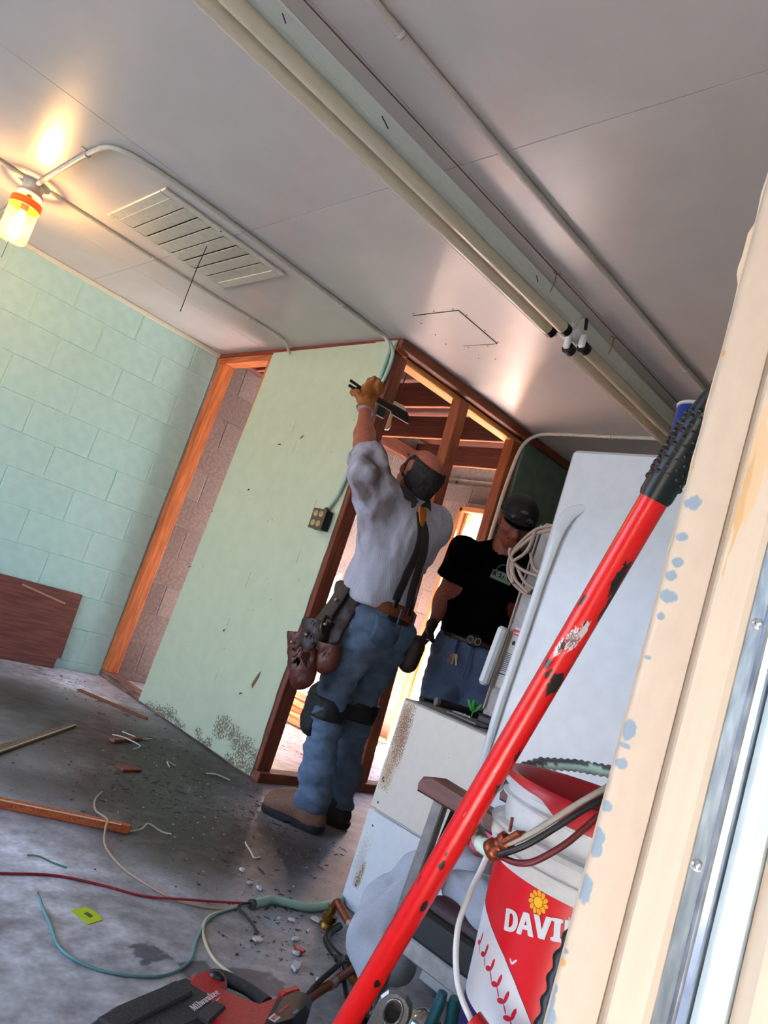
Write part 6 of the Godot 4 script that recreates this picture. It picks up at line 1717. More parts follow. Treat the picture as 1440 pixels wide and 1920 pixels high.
# ------------------------------------------------------------------ tools near the doorway
func build_tools() -> void:
	# red steel handle with a studded rubber grip
	var foot := Vector3(-0.8597, 0.0, -0.9646)
	var d := Vector3(0.3435, 0.9323, 0.1135).normalized()
	var gs := foot + d * 1.259      # grip starts here
	var top := gs + d * 0.150
	var t := thing("red_handle", "long red tubular steel handle with studded black rubber grip", "handle", foot)
	var chip := Color(0.10, 0.075, 0.07)
	var tip := Color(0.20, 0.13, 0.11)
	var tm := stained(Color(0.82, 0.035, 0.045), [
		[0.62, 1 - 0.893, 0.07, 0.022, chip, 0.6, 2.0], [0.68, 1 - 0.868, 0.05, 0.020, chip, 0.7, 2.0], [0.36, 1 - 0.857, 0.035, 0.008, tip, 0.6, 2.0],
		[0.60, 1 - 0.770, 0.09, 0.014, chip, 0.5, 2.0], [0.40, 1 - 0.784, 0.05, 0.007, tip, 0.6, 2.0], [0.47, 1 - 0.777, 0.03, 0.006, tip, 0.6, 2.0],
		[0.66, 1 - 0.685, 0.035, 0.008, tip, 0.8, 2.0], [0.66, 1 - 0.642, 0.04, 0.008, tip, 0.8, 2.0], [0.52, 1 - 0.538, 0.035, 0.006, chip, 0.5, 2.0], [0.50, 1 - 0.552, 0.015, 0.003, tip, 0.5, 2.0], [0.60, 1 - 0.485, 0.05, 0.007, chip, 0.4, 2.0], [0.36, 1 - 0.507, 0.012, 0.006, tip, 0.5, 2.0],
		[0.58, 1 - 0.375, 0.05, 0.005, chip, 0.6, 2.0], [0.45, 1 - 0.60, 0.006, 0.004, Color(0.85, 0.6, 0.55), 0.6], [0.5, 1 - 0.66, 0.006, 0.005, Color(0.85, 0.6, 0.55), 0.6],
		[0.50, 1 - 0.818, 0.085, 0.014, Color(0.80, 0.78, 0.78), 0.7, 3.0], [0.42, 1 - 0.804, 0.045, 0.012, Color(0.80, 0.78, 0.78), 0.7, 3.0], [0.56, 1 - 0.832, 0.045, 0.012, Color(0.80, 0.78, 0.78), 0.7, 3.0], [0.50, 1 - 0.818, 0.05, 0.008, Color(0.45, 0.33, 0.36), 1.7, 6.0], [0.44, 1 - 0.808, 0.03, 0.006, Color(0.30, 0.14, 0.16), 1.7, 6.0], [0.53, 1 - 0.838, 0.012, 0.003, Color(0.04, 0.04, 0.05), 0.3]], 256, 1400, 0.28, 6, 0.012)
	# turn the sheet so that its middle faces the doorway
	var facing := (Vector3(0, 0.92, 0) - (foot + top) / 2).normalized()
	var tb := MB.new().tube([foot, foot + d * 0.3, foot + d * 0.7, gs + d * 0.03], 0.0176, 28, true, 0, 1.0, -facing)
	for k in tb.uv.size(): tb.uv[k].y = 1.0 - tb.uv[k].y
	part(t, "tube", tb, tm, "chipped red tube")
	var ge := top
	var rub := mat(Color(0.024, 0.026, 0.036), 0.36)
	var side := d.cross(facing).normalized()
	var hook := [gs - d * 0.004, gs + d * 0.002, gs + d * 0.010, gs.lerp(ge, 0.3), gs.lerp(ge, 0.62), gs.lerp(ge, 0.82), ge, ge + d * 0.012, ge + d * 0.05 + Vector3(0.045, 0.0, -0.01), ge + d * 0.09 + Vector3(0.10, 0.0, -0.02)]
	part(t, "grip", MB.new().tube(hook, [0.0185, 0.0208, 0.0208, 0.0210, 0.0205, 0.0165, 0.0115, 0.010, 0.009, 0.009], 24, true, 4), rub, "black rubber grip covered with round studs")
	var stud := MB.new().ball(Vector3.ZERO, Vector3(0.0042, 0.0032, 0.0042), Basis.IDENTITY, 5, 8)
	var studs := MB.new()
	for r in 10:
		var f := 0.14 + r * 0.062
		var ctr := gs.lerp(ge, f)
		var rr: float = 0.0209 if f < 0.55 else lerp(0.0207, 0.0178, (f - 0.55) / 0.2)
		for j in 11:
			var a := TAU * (j + 0.5 * (r % 2)) / 11.0
			var nn := facing * cos(a) + side * sin(a)
			var b := Basis(d.cross(nn).normalized(), nn, d).orthonormalized()
			piece(t.get_node("grip"), "stud", _stud_mesh(stud), rub, ctr + nn * rr - foot).basis = b
	# tool tote with tools standing in it
	var tc := Vector3(-0.80, 0.0, -1.15)
	t = thing("tool_tote", "round dark grey tote holding tools beside the pail", "tote", tc)
	part(t, "bin", MB.new().lathe([Vector2(0.0, 0.0), Vector2(0.10, 0.0), Vector2(0.115, 0.19), Vector2(0.118, 0.20), Vector2(0.112, 0.20), Vector2(0.098, 0.012), Vector2(0, 0.012)], 32, tc), mat(Color(0.16, 0.16, 0.17), 0.6))
	var zinc := noisy(Color(0.42, 0.42, 0.43), Color(0.56, 0.56, 0.57), 0.3, Vector3.ONE * 15, 0.03, 0.85)
	var b0 := Vector3(-0.826, 0.06, -1.08)
	var b1 := Vector3(-0.763, 0.362, -1.083)
	t = thing("steel_handle", "grey steel tool handle with oval hollow standing in tote", "tool", b0)
	var sx := (b1 - b0).normalized()
	var fc := (Vector3(0, 0.92, 0) - b1).normalized()
	var sz := (fc - sx * fc.dot(sx)).normalized()
	var hb := Basis(sx.cross(sz).normalized(), sx, sz)
	var L := b0.distance_to(b1)
	part(t, "shank", MB.new().prism([Vector2(-0.027, 0), Vector2(-0.029, L - 0.02), Vector2(-0.022, L - 0.004), Vector2(-0.009, L + 0.004), Vector2(0.009, L + 0.004), Vector2(0.022, L - 0.004), Vector2(0.029, L - 0.02), Vector2(0.027, 0)], 0.016, b0, hb, 0.004), zinc)
	var rim := []
	for k in 21: rim.append(b0 + hb * Vector3(cos(TAU * k / 20) * 0.015, L - 0.028 + sin(TAU * k / 20) * 0.022, 0.0085))
	part(t, "hollow_rim", MB.new().tube(rim, 0.0022, 6, false), zinc)
	part(t, "hollow", MB.new().ball(b0 + hb * Vector3(0, L - 0.028, 0.0072), Vector3(0.015, 0.022, 0.0015), hb), mat(Color(0.16, 0.15, 0.15), 0.25, 0.8))
	var chrome := mat(Color(0.62, 0.61, 0.60), 0.12, 1.0)
	for q in [[Vector3(-0.868, 0.272, -1.125), 0.024, "small chromed knob left of steel handle in tote"], [Vector3(-0.790, 0.268, -1.215), 0.036, "large chromed ball behind the teal plier handles"]]:
		t = thing("chrome_ball", q[2], "ball", Vector3(q[0].x, 0.02, q[0].z), "chromed balls in the tote")
		part(t, "ball", MB.new().ball(q[0], Vector3.ONE * q[1], Basis.IDENTITY, 16, 24), chrome)
		part(t, "stem", MB.new().tube([Vector3(q[0].x + 0.01, 0.02, q[0].z + 0.02), q[0]], 0.009, 10), chrome)
	var pl := thing("pliers", "pliers with two teal dipped handles pointing up from tote", "pliers", Vector3(-0.74, 0.02, -1.14))
	var teal := noisy(Color(0.0, 0.22, 0.28), Color(0.02, 0.34, 0.40), 0.4, Vector3.ONE * 14, 0.05)
	part(pl, "handle", MB.new().tube([Vector3(-0.745, 0.12, -1.137), Vector3(-0.736, 0.27, -1.133), Vector3(-0.727, 0.325, -1.131), Vector3(-0.720, 0.364, -1.129), Vector3(-0.718, 0.386, -1.128)], [0.0085, 0.0095, 0.0095, 0.0095, 0.008], 12, true, 4), teal)
	part(pl, "handle", MB.new().tube([Vector3(-0.735, 0.12, -1.142), Vector3(-0.712, 0.27, -1.156), Vector3(-0.705, 0.335, -1.154), Vector3(-0.704, 0.366, -1.146), Vector3(-0.703, 0.384, -1.142)], [0.0085, 0.0095, 0.0095, 0.0095, 0.008], 12, true, 4), teal)
	part(pl, "jaws", MB.new().bar(Vector3(-0.74, 0.13, -1.14), Vector3(-0.745, 0.02, -1.14), 0.03, 0.012, Vector3.RIGHT, 0.003), mat(Color(0.3, 0.3, 0.31), 0.35, 0.7))
	# black corrugated hose end peeping out beside the door frame
	t = thing("black_hose", "black ribbed hose end peeping past the door frame over pail", "hose", Vector3(-0.40, 0.0, -0.93))
	var hp := []
	var hr := []
	var hc := [Vector3(-0.405, 0.0, -0.80), Vector3(-0.40, 0.3, -0.84), Vector3(-0.428, 0.55, -0.905), Vector3(-0.436, 0.60, -0.922), Vector3(-0.432, 0.632, -0.925), Vector3(-0.40, 0.66, -0.925), Vector3(-0.35, 0.66, -0.93)]
	var cv := Curve3D.new()
	for k in hc.size():
		var tn: Vector3 = (hc[min(k + 1, hc.size() - 1)] - hc[max(k - 1, 0)]) / 6.0
		cv.add_point(hc[k], -tn, tn)
	for k in 181:
		hp.append(cv.sample_baked(cv.get_baked_length() * k / 180.0))
		hr.append(0.0135 + 0.0024 * sin(k * 1.05))
	part(t, "hose", MB.new().tube(hp, hr, 14), mat(Color(0.02, 0.02, 0.024), 0.4))

var stud_me: ArrayMesh
func _stud_mesh(mb: MB) -> ArrayMesh:
	if stud_me == null: stud_me = mb.mesh()
	return stud_me

# ------------------------------------------------------------------ what lies about on the slab
func wire(parent: Node3D, called: String, xz: Array, r: float, m: Material, lift := 0.0) -> void:
	var pts := []
	for k in xz.size():
		var q: Array = xz[k]
		pts.append(Vector3(q[0], r + lift + (q[2] if q.size() > 2 else 0.0), q[1]))
	part(parent, called, MB.new().tube(pts, r, 8, true, 5), m)

func build_floor_things() -> void:
	# cut cable with its conductors fanned out
	var t := thing("electrical_cable", "thick mint cable on the floor with five stripped wires fanning out", "cable", Vector3(-1.74, 0, -1.62))
	wire(t, "sheath", [[-1.736, -1.60], [-1.744, -1.645], [-1.755, -1.69], [-1.73, -1.74], [-1.70, -1.80], [-1.705, -1.88], [-1.735, -1.975], [-1.76, -2.02]], 0.0135, noisy(Color(0.50, 0.62, 0.55), Color(0.56, 0.68, 0.61), 0.45, Vector3.ONE * 5))
	part(t, "torn_end", MB.new().tube([Vector3(-1.734, 0.0135, -1.592), Vector3(-1.738, 0.0135, -1.605)], 0.0142, 12), mat(Color(0.18, 0.18, 0.18), 0.5))
	wire(t, "tan_wire", [[-2.605, -1.49, 0.004], [-2.53, -1.43], [-2.43, -1.39], [-2.30, -1.367, 0.022], [-2.235, -1.335, 0.016], [-2.138, -1.300], [-1.99, -1.293], [-1.86, -1.333], [-1.779, -1.387], [-1.735, -1.49], [-1.742, -1.59, 0.008]], 0.0036, mat(Color(0.66, 0.53, 0.42), 0.5))
	wire(t, "red_wire", [[-2.02, -0.66], [-1.985, -0.80], [-1.967, -0.926], [-1.952, -1.066], [-1.892, -1.181], [-1.823, -1.28], [-1.785, -1.392, 0.006], [-1.760, -1.518, 0.006], [-1.742, -1.592, 0.010]], 0.0036, mat(Color(0.58, 0.07, 0.13), 0.45))
	wire(t, "blue_wire", [[-1.828, -0.978, 0.006], [-1.76, -0.972], [-1.695, -0.965], [-1.599, -0.952], [-1.521, -0.989], [-1.472, -1.064], [-1.458, -1.155], [-1.501, -1.245], [-1.575, -1.305], [-1.649, -1.373], [-1.705, -1.448], [-1.730, -1.539, 0.004], [-1.738, -1.592, 0.008]], 0.0036, mat(Color(0.36, 0.55, 0.55), 0.4))
	wire(t, "white_wire", [[-1.741, -1.597, 0.006], [-1.722, -1.489], [-1.688, -1.409], [-1.611, -1.350], [-1.502, -1.315], [-1.418, -1.328], [-1.348, -1.345], [-1.29, -1.33, 0.012]], 0.004, mat(Color(0.78, 0.72, 0.58), 0.45))
	wire(t, "black_wire", [[-1.738, -1.592, 0.012], [-1.730, -1.543, 0.008], [-1.674, -1.546], [-1.61, -1.53], [-1.562, -1.499]], 0.0034, mat(Color(0.09, 0.05, 0.05), 0.5))
	part(t, "bare_copper", MB.new().tube([Vector3(-1.828, 0.0096, -0.978), Vector3(-1.845, 0.012, -0.981)], 0.0022, 6), mat(Color(0.6, 0.36, 0.24), 0.3, 0.9))
	var off := thing("wire_offcut", "short green wire offcut lying alone on the grey slab", "wire", Vector3(-2.05, 0, -1.07))
	wire(off, "wire", [[-2.077, -1.033], [-2.06, -1.06, 0.004], [-2.03, -1.09], [-2.0, -1.12]], 0.0025, mat(Color(0.22, 0.42, 0.34), 0.5))

	# bright note
	t = thing("sticky_note", "lime yellow sticky note lying on the concrete floor", "note", Vector3(-1.74, 0, -1.075))
	var nb := Basis(Vector3.UP, 0.0)
	part(t, "paper", MB.new().prism([Vector2(-1.766, -1.042), Vector2(-1.784, -1.088), Vector2(-1.757, -1.106), Vector2(-1.716, -1.108), Vector2(-1.699, -1.062)], 0.0012, Vector3(0, 0.0012, 0), Basis(Vector3.RIGHT, Vector3.BACK, Vector3.DOWN)), mat(Color(0.72, 0.80, 0.10), 0.7))
	part(t, "smudge", MB.new().prism([Vector2(-1.75, -1.07), Vector2(-1.755, -1.083), Vector2(-1.735, -1.09), Vector2(-1.728, -1.078)], 0.0006, Vector3(0, 0.0022, 0), Basis(Vector3.RIGHT, Vector3.BACK, Vector3.DOWN)), mat(Color(0.36, 0.38, 0.20), 0.8))

	# broken lath and trim
	var laths := [
		["dark narrow wood strip at the foot of bare block wall", Vector3(-4.275, 0, -2.06), Vector3(-3.826, 0, -2.296), 0.03, 0.012, Color(0.40, 0.20, 0.12), Color(0.52, 0.29, 0.18)],
		["grey weathered wood strip running off the left edge", Vector3(-2.86, 0, -1.10), Vector3(-3.483, 0, -1.717), 0.045, 0.012, Color(0.36, 0.28, 0.23), Color(0.52, 0.43, 0.36)],
		["bright orange split wood stick nearest the viewer", Vector3(-2.56, 0, -0.75), Vector3(-2.255, 0, -1.431), 0.034, 0.026, Color(0.62, 0.27, 0.11), Color(0.78, 0.40, 0.20)],
		["short splintered stick under a white wire scrap", Vector3(-3.30, 0, -1.84), Vector3(-3.40, 0, -2.045), 0.03, 0.014, Color(0.42, 0.25, 0.16), Color(0.55, 0.35, 0.23)],
		["small reddish wood chip on dark dirt", Vector3(-2.90, 0, -1.70), Vector3(-2.915, 0, -1.80), 0.045, 0.01, Color(0.45, 0.20, 0.13), Color(0.55, 0.27, 0.18)]]
	for q in laths:
		var o := thing("wood_strip", q[0], "wood strip", q[1], "broken wood strips on the floor")
		var m := noisy(q[5], q[6], 0.8, Vector3(6, 6, 6), 0.03)
		var dr: Vector3 = (q[2] - q[1]).normalized()
		var sd := dr.cross(Vector3.UP)
		var L: float = q[1].distance_to(q[2])
		var pr := [Vector2(0, -q[3] * 0.5), Vector2(L * 0.2, -q[3] * 0.5), Vector2(L * 0.55, -q[3] * 0.42), Vector2(L, -q[3] * 0.35), Vector2(L * 1.01, q[3] * 0.1), Vector2(L * 0.985, q[3] * 0.42), Vector2(L * 0.6, q[3] * 0.5), Vector2(L * 0.33, q[3] * 0.47), Vector2(L * 0.3, q[3] * 0.62), Vector2(0, q[3] * 0.6)]
		part(o, "strip", MB.new().prism(pr, q[4], q[1] + Vector3(0, q[4] / 2 + 0.001, 0), Basis(dr, sd * -1.0, dr.cross(sd * -1.0)), 0.002), m)
		if q[4] > 0.02:
			part(o, "pale_edge", MB.new().bar(q[1] + Vector3(0, q[4] + 0.0005, 0) + sd * 0.012, q[1].lerp(q[2], 0.96) + Vector3(0, q[4] + 0.0005, 0) + sd * 0.012, 0.008, 0.002, sd, 0.0005), mat(Color(0.80, 0.70, 0.58), 0.7))
		elif L > 0.6:
			part(o, "pale_edge", MB.new().bar(q[1] + Vector3(0, q[4] + 0.0005, 0) + sd * 0.016, q[2] + Vector3(0, q[4] + 0.0005, 0) + sd * 0.012, 0.008, 0.002, sd, 0.0005), mat(Color(0.66, 0.62, 0.55), 0.7))
	# curls of white wire and string
	var scraps := [["thin white wire curl beside the orange stick's end", [[-2.262, -1.44], [-2.27, -1.49, 0.006], [-2.295, -1.525, 0.016], [-2.27, -1.57], [-2.25, -1.60]]],
		["white wire scrap lying across the short splintered stick", [[-3.42, -1.90], [-3.36, -1.90, 0.014], [-3.33, -1.93, 0.014], [-3.25, -1.965, 0.01], [-3.22, -1.92]]],
		["white string scrap further up beside the dirt patch", [[-3.50, -1.99], [-3.44, -2.0, 0.006], [-3.41, -2.06], [-3.44, -2.13]]],
		["tiny white wire hook in the brown dirt by the boot", [[-2.20, -1.895], [-2.15, -1.86, 0.012], [-2.12, -1.865], [-2.07, -1.845], [-2.075, -1.875]]],
		["pale string piece close to the foot of mint wall", [[-2.96, -2.18], [-2.94, -2.22, 0.008], [-2.90, -2.28]]],
		["white curl among rubble in front of the mint wall", [[-3.0, -2.0], [-3.05, -2.01, 0.01], [-3.03, -2.05]]]]
	for q in scraps:
		var o := thing("wire_scrap", q[0], "wire", Vector3(q[1][0][0], 0, q[1][0][1]), "white wire scraps on the floor")
		wire(o, "strand", q[1], 0.003, mat(Color(0.74, 0.70, 0.66), 0.6))
	# chips of plaster and paint big enough to see one by one
	var chips := [[-1.565, -1.502, 0.034, "palest chip, with the black wire's tip on it"], [-1.551, -1.63, 0.024, "chip between the black wire and copper pipe end"], [-1.65, -1.694, 0.022, "squarish chip below the mint cable's bend"], [-1.664, -1.654, 0.014, "small chip left of squarish one below the cable"], [-1.641, -1.788, 0.034, "round chip beside the brass valve"], [-1.428, -1.537, 0.040, "long torn chip by the red scrap"], [-1.484, -1.583, 0.020, "rounded chip touching the red scrap"], [-1.587, -1.712, 0.012, "tiny chip halfway to the copper pipes"], [-1.758, -1.765, 0.03, "chip just above the mint cable"], [-1.974, -1.726, 0.020, "farthest chip on the brown dirt"], [-1.885, -1.696, 0.020, "greyish chip among two above the mint cable"], [-1.852, -1.712, 0.024, "angular chip among two above the mint cable"], [-1.553, -1.749, 0.018, "chip against the black cord loop"], [-1.36, -1.56, 0.014, "chip beside the cord's lowest loop"]]
	for k in chips.size():
		var q: Array = chips[k]
		var o := []
		var n := 6 + k % 3
		for j in n:
			var a := TAU * j / n
			o.append(Vector2(cos(a), sin(a) * 0.8) * q[2] * (0.62 + 0.5 * rng.randf()) * 0.62)
		if q[2] > 0.039: o = [Vector2(-0.03, 0.004), Vector2(-0.012, -0.012), Vector2(0.024, -0.012), Vector2(0.018, -0.002), Vector2(0.028, 0.008), Vector2(-0.016, 0.010)]
		var b := Basis(Vector3.UP, k * 1.7) * Basis(Vector3.RIGHT, PI / 2)
		single("plaster_chip", "white plaster " + q[3], "chip", MB.new().prism(o, 0.005 + 0.004 * rng.randf(), Vector3(q[0], 0.0055, q[1]), b, 0.0015), noisy(Color(0.66, 0.66, 0.66), Color(0.76, 0.75, 0.74), 0.8, Vector3.ONE * 10), Vector3(q[0], 0, q[1]), "white plaster chips on the floor")
	single("plastic_scrap", "crimson plastic scrap on the floor left of copper pipes", "scrap", MB.new().prism([Vector2(-0.018, -0.01), Vector2(0.004, -0.013), Vector2(0.02, -0.004), Vector2(0.014, 0.012), Vector2(-0.008, 0.012)], 0.008, Vector3(-1.497, 0.006, -1.60), Basis(Vector3.UP, 0.8) * Basis(Vector3.RIGHT, PI / 2), 0.003), mat(Color(0.62, 0.04, 0.10), 0.4), Vector3(-1.497, 0, -1.60))
	# crumbs past counting
	var mm := MultiMesh.new()
	mm.transform_format = MultiMesh.TRANSFORM_3D
	mm.use_colors = true
	var cr := MB.new().prism([Vector2(-0.5, -0.2), Vector2(0.1, -0.5), Vector2(0.5, 0.1), Vector2(-0.1, 0.4)], 0.35, Vector3(0, 0.17, 0), Basis(Vector3.RIGHT, PI / 2))
	mm.mesh = cr.mesh()
	var spots := [[-3.0, -2.05, 0.5, 0.35, 420], [-2.5, -1.95, 0.45, 0.4, 480], [-2.1, -1.8, 0.4, 0.35, 260], [-3.6, -2.15, 0.5, 0.25, 240], [-2.75, -1.7, 0.4, 0.3, 260], [-2.35, -2.3, 0.35, 0.3, 260], [-4.4, -2.1, 0.35, 0.25, 120], [-1.62, -1.6, 0.16, 0.16, 150], [-2.9, -1.3, 0.6, 0.4, 90], [-3.7, -3.6, 0.6, 0.7, 500], [-4.2, -4.4, 0.4, 0.5, 200]]
	var total := 0
	for s in spots: total += s[4]
	mm.instance_count = total
	var i := 0
	for s in spots:
		for k in s[4]:
			var x: float = clamp(s[0] + rng.randfn() * s[2] * 0.6, -4.8, -1.2)
			var z: float = s[1] + rng.randfn() * s[3] * 0.6
			if z < -2.4 and z > -2.56 and s[0] > -3.4: z = -2.38
			var sz := 0.003 + 0.009 * pow(rng.randf(), 4.0)
			var dark := rng.randf()
			var long := 1.0
			if dark < 0.6: long = 1.0 + 4.5 * pow(rng.randf(), 2.0)
			var b := Basis(Vector3.UP, rng.randf() * TAU).scaled_local(Vector3(sz * long, sz * 0.6, sz))
			mm.set_instance_transform(i, Transform3D(b, Vector3(x, 0.0, z)))
			var c := Color(0.055, 0.04, 0.035) if dark < 0.60 else (Color(0.36, 0.34, 0.32) if dark < 0.82 else Color(0.25, 0.12, 0.07))
			mm.set_instance_color(i, c)
			i += 1
	var mi := MultiMeshInstance3D.new()
	mi.name = "debris"
	mi.multimesh = mm
	var dmat := StandardMaterial3D.new()
	dmat.vertex_color_use_as_albedo = true
	dmat.roughness = 0.9
	mi.material_override = dmat
	add_child(mi, true)
	tag(mi, "dark splinters and pale crumbs scattered over the dirty slab", "debris")
	mi.set_meta("kind", "stuff")

	# plywood offcut against the left wall
	t = thing("plywood_board", "reddish plywood offcut leaning on the painted block wall", "board", Vector3(XL + 0.03, 0, -1.6))
	var pb := Basis(Vector3(0, 0, -1), Vector3(-0.10, 0.995, 0).normalized(), Vector3(0.995, 0.10, 0).normalized())
	var ply := wood(Color(0.36, 0.185, 0.15), Color(0.47, 0.26, 0.21), 2, 0.8)
	part(t, "sheet", MB.new().prism([Vector2(-0.55, 0.0), Vector2(0.545, 0.0), Vector2(0.55, 0.07), Vector2(0.575, 0.072), Vector2(0.575, 0.50), Vector2(-0.55, 0.50)], 0.014, Vector3(XL + 0.065, 0.0, -1.55), pb, 0.0015), ply)
	part(t, "torn_splinter", MB.new().bar(Vector3(XL + 0.052, 0.47, -1.72), Vector3(XL + 0.056, 0.42, -2.02), 0.012, 0.003, Vector3.UP, 0.001), mat(Color(0.62, 0.47, 0.41), 0.8))

	# copper pipes and valves with a black cord over them
	t = thing("copper_pipes", "soldered copper pipes with brass valves lying beside grey sweatshirt", "pipes", Vector3(-1.45, 0, -1.72))
	var cu := noisy(Color(0.42, 0.20, 0.12), Color(0.56, 0.29, 0.18), 0.35, Vector3.ONE * 12, 0.03, 0.55)
	var brass := noisy(Color(0.42, 0.28, 0.10), Color(0.55, 0.38, 0.16), 0.32, Vector3.ONE * 12, 0.03, 0.7)
	part(t, "pipe", MB.new().tube([Vector3(-1.600, 0.065, -1.80), Vector3(-1.585, 0.085, -1.795), Vector3(-1.56, 0.08, -1.79), Vector3(-1.45, 0.055, -1.765), Vector3(-1.32, 0.04, -1.72)], 0.0125, 12, true, 4), cu)
	part(t, "pipe", MB.new().tube([Vector3(-1.355, 0.05, -1.735), Vector3(-1.30, 0.04, -1.56), Vector3(-1.262, 0.03, -1.435), Vector3(-1.235, 0.022, -1.39)], 0.012, 12, true, 4), cu)
	for q in [[Vector3(-1.50, 0.067, -1.777), Vector3(-1.485, 0.0637, -1.773)], [Vector3(-1.455, 0.056, -1.766), Vector3(-1.435, 0.052, -1.76)], [Vector3(-1.295, 0.038, -1.545), Vector3(-1.287, 0.037, -1.52)]]:
		part(t, "solder_ring", MB.new().tube(q, 0.0145, 12), noisy(Color(0.60, 0.50, 0.45), Color(0.70, 0.60, 0.55), 0.35, Vector3.ONE * 12, 0.03, 0.5))
	part(t, "valve", MB.new().lathe([Vector2(0, 0), Vector2(0.024, 0), Vector2(0.024, 0.016), Vector2(0.019, 0.02), Vector2(0.024, 0.024), Vector2(0.024, 0.04), Vector2(0.014, 0.046), Vector2(0.014, 0.07), Vector2(0, 0.07)], 8, Vector3(-1.602, 0.0, -1.80)), brass, "brass valve at pipe end")
	part(t, "valve", MB.new().lathe([Vector2(0, 0), Vector2(0.02, 0), Vector2(0.02, 0.02), Vector2(0.014, 0.024), Vector2(0.018, 0.03), Vector2(0.018, 0.05), Vector2(0, 0.05)], 6, Vector3(-1.31, 0.02, -1.655), Basis(Vector3(0.3, 0, 1).normalized(), 1.2)), brass)
	part(t, "taped_end", MB.new().tube([Vector3(-1.238, 0.023, -1.395), Vector3(-1.222, 0.020, -1.368)], 0.0128, 10), mat(Color(0.74, 0.70, 0.66), 0.7))
	var rub := mat(Color(0.028, 0.028, 0.033), 0.45)
	t = thing("extension_cable", "black rubber cable looped over and under the copper pipes", "cable", Vector3(-1.40, 0, -1.65))
	wire(t, "cord", [[-1.57, -1.82, 0.01], [-1.545, -1.75], [-1.50, -1.715], [-1.43, -1.70], [-1.385, -1.73], [-1.33, -1.80]], 0.011, rub)
	wire(t, "cord", [[-1.36, -1.79], [-1.40, -1.69, 0.008], [-1.355, -1.62, 0.05], [-1.31, -1.56, 0.065], [-1.265, -1.43, 0.03], [-1.20, -1.37], [-1.14, -1.36]], 0.007, rub)
	wire(t, "cord", [[-1.40, -1.65, 0.02], [-1.37, -1.61, 0.05], [-1.33, -1.595, 0.05], [-1.27, -1.575, 0.01], [-1.19, -1.53]], 0.0065, rub)
	wire(t, "cord", [[-1.34, -1.63, 0.05], [-1.27, -1.66, 0.02], [-1.20, -1.68], [-1.12, -1.73]], 0.0065, rub)

	# cordless saw in the bottom corner
	t = thing("reciprocating_saw", "red and black cordless reciprocating saw lying on its side", "saw", Vector3(-1.22, 0, -1.15))
	var flatb := Basis(Vector3.RIGHT, Vector3.BACK, Vector3.DOWN)
	var V := func(a: Array) -> Array:
		var o := []
		for k in range(0, a.size(), 2): o.append(Vector2(a[k], a[k + 1]))
		return o
	var red := noisy(Color(0.58, 0.05, 0.07), Color(0.72, 0.10, 0.12), 0.5, Vector3.ONE * 9, 0.03)
	var blk := noisy(Color(0.13, 0.13, 0.14), Color(0.24, 0.23, 0.25), 0.7, Vector3.ONE * 9, 0.04)
	part(t, "nose_boot", MB.new().prism(V.call([-1.20, -0.80, -1.258, -0.90, -1.300, -1.029, -1.318, -1.09, -1.29, -1.108, -1.240, -1.118, -1.196, -1.10, -1.168, -1.06, -1.14, -0.95, -1.12, -0.80]), 0.078, Vector3(0, 0.05, 0), flatb, 0.012), blk)
	part(t, "boot_ridge", MB.new().bar(Vector3(-1.19, 0.091, -0.85), Vector3(-1.268, 0.091, -1.06), 0.05, 0.012, Vector3.RIGHT, 0.004), blk)
	part(t, "body", MB.new().prism(V.call([-1.288, -1.075, -1.319, -1.111, -1.332, -1.15, -1.322, -1.18, -1.299, -1.192, -1.27, -1.176, -1.256, -1.155, -1.225, -1.175, -1.196, -1.204, -1.208, -1.266, -1.21, -1.305, -1.194, -1.314, -1.15, -1.262, -1.12, -1.20, -1.10, -1.10, -1.166, -1.064, -1.20, -1.085, -1.24, -1.095]), 0.07, Vector3(0, 0.055, 0), flatb, 0.010), red)
	part(t, "body_collar", MB.new().bar(Vector3(-1.165, 0.09, -1.045), Vector3(-1.20, 0.09, -1.108), 0.03, 0.012, Vector3.RIGHT, 0.004), blk)
	var lp := [Vector3(-1.325, 0.062, -1.15), Vector3(-1.338, 0.062, -1.192), Vector3(-1.318, 0.062, -1.222), Vector3(-1.275, 0.062, -1.249), Vector3(-1.222, 0.062, -1.259)]
	part(t, "handle", MB.new().tube(lp, [0.016, 0.019, 0.018, 0.016, 0.018], 14, true, 5, 0.8), blk)
	part(t, "guard_floor", MB.new().prism(V.call([-1.315, -1.19, -1.29, -1.235, -1.235, -1.25, -1.20, -1.22, -1.215, -1.185, -1.255, -1.165, -1.29, -1.19]), 0.02, Vector3(0, 0.035, 0), flatb, 0.004), mat(Color(0.05, 0.055, 0.065), 0.6))
	part(t, "trigger", MB.new().ball(Vector3(-1.292, 0.088, -1.158), Vector3(0.020, 0.014, 0.012), Basis(Vector3.UP, 0.6)), mat(Color(0.02, 0.02, 0.022), 0.4))
	part(t, "battery", MB.new().prism(V.call([-1.148, -1.20, -1.188, -1.250, -1.202, -1.305, -1.187, -1.333, -1.162, -1.334, -1.13, -1.30, -1.095, -1.23, -1.09, -1.17, -1.12, -1.165]), 0.085, Vector3(0, 0.06, 0), flatb, 0.012), mat(Color(0.035, 0.035, 0.04), 0.45))
	part(t, "battery_trim", MB.new().bar(Vector3(-1.192, 0.097, -1.263), Vector3(-1.20, 0.097, -1.318), 0.02, 0.014, Vector3.RIGHT, 0.004), red)
	var td := Vector3(-0.035, 0, -0.075).normalized()
	var tu := Vector3(-0.075, 0, 0.035).normalized()
	var wl := mat(Color(0.85, 0.80, 0.80), 0.6)
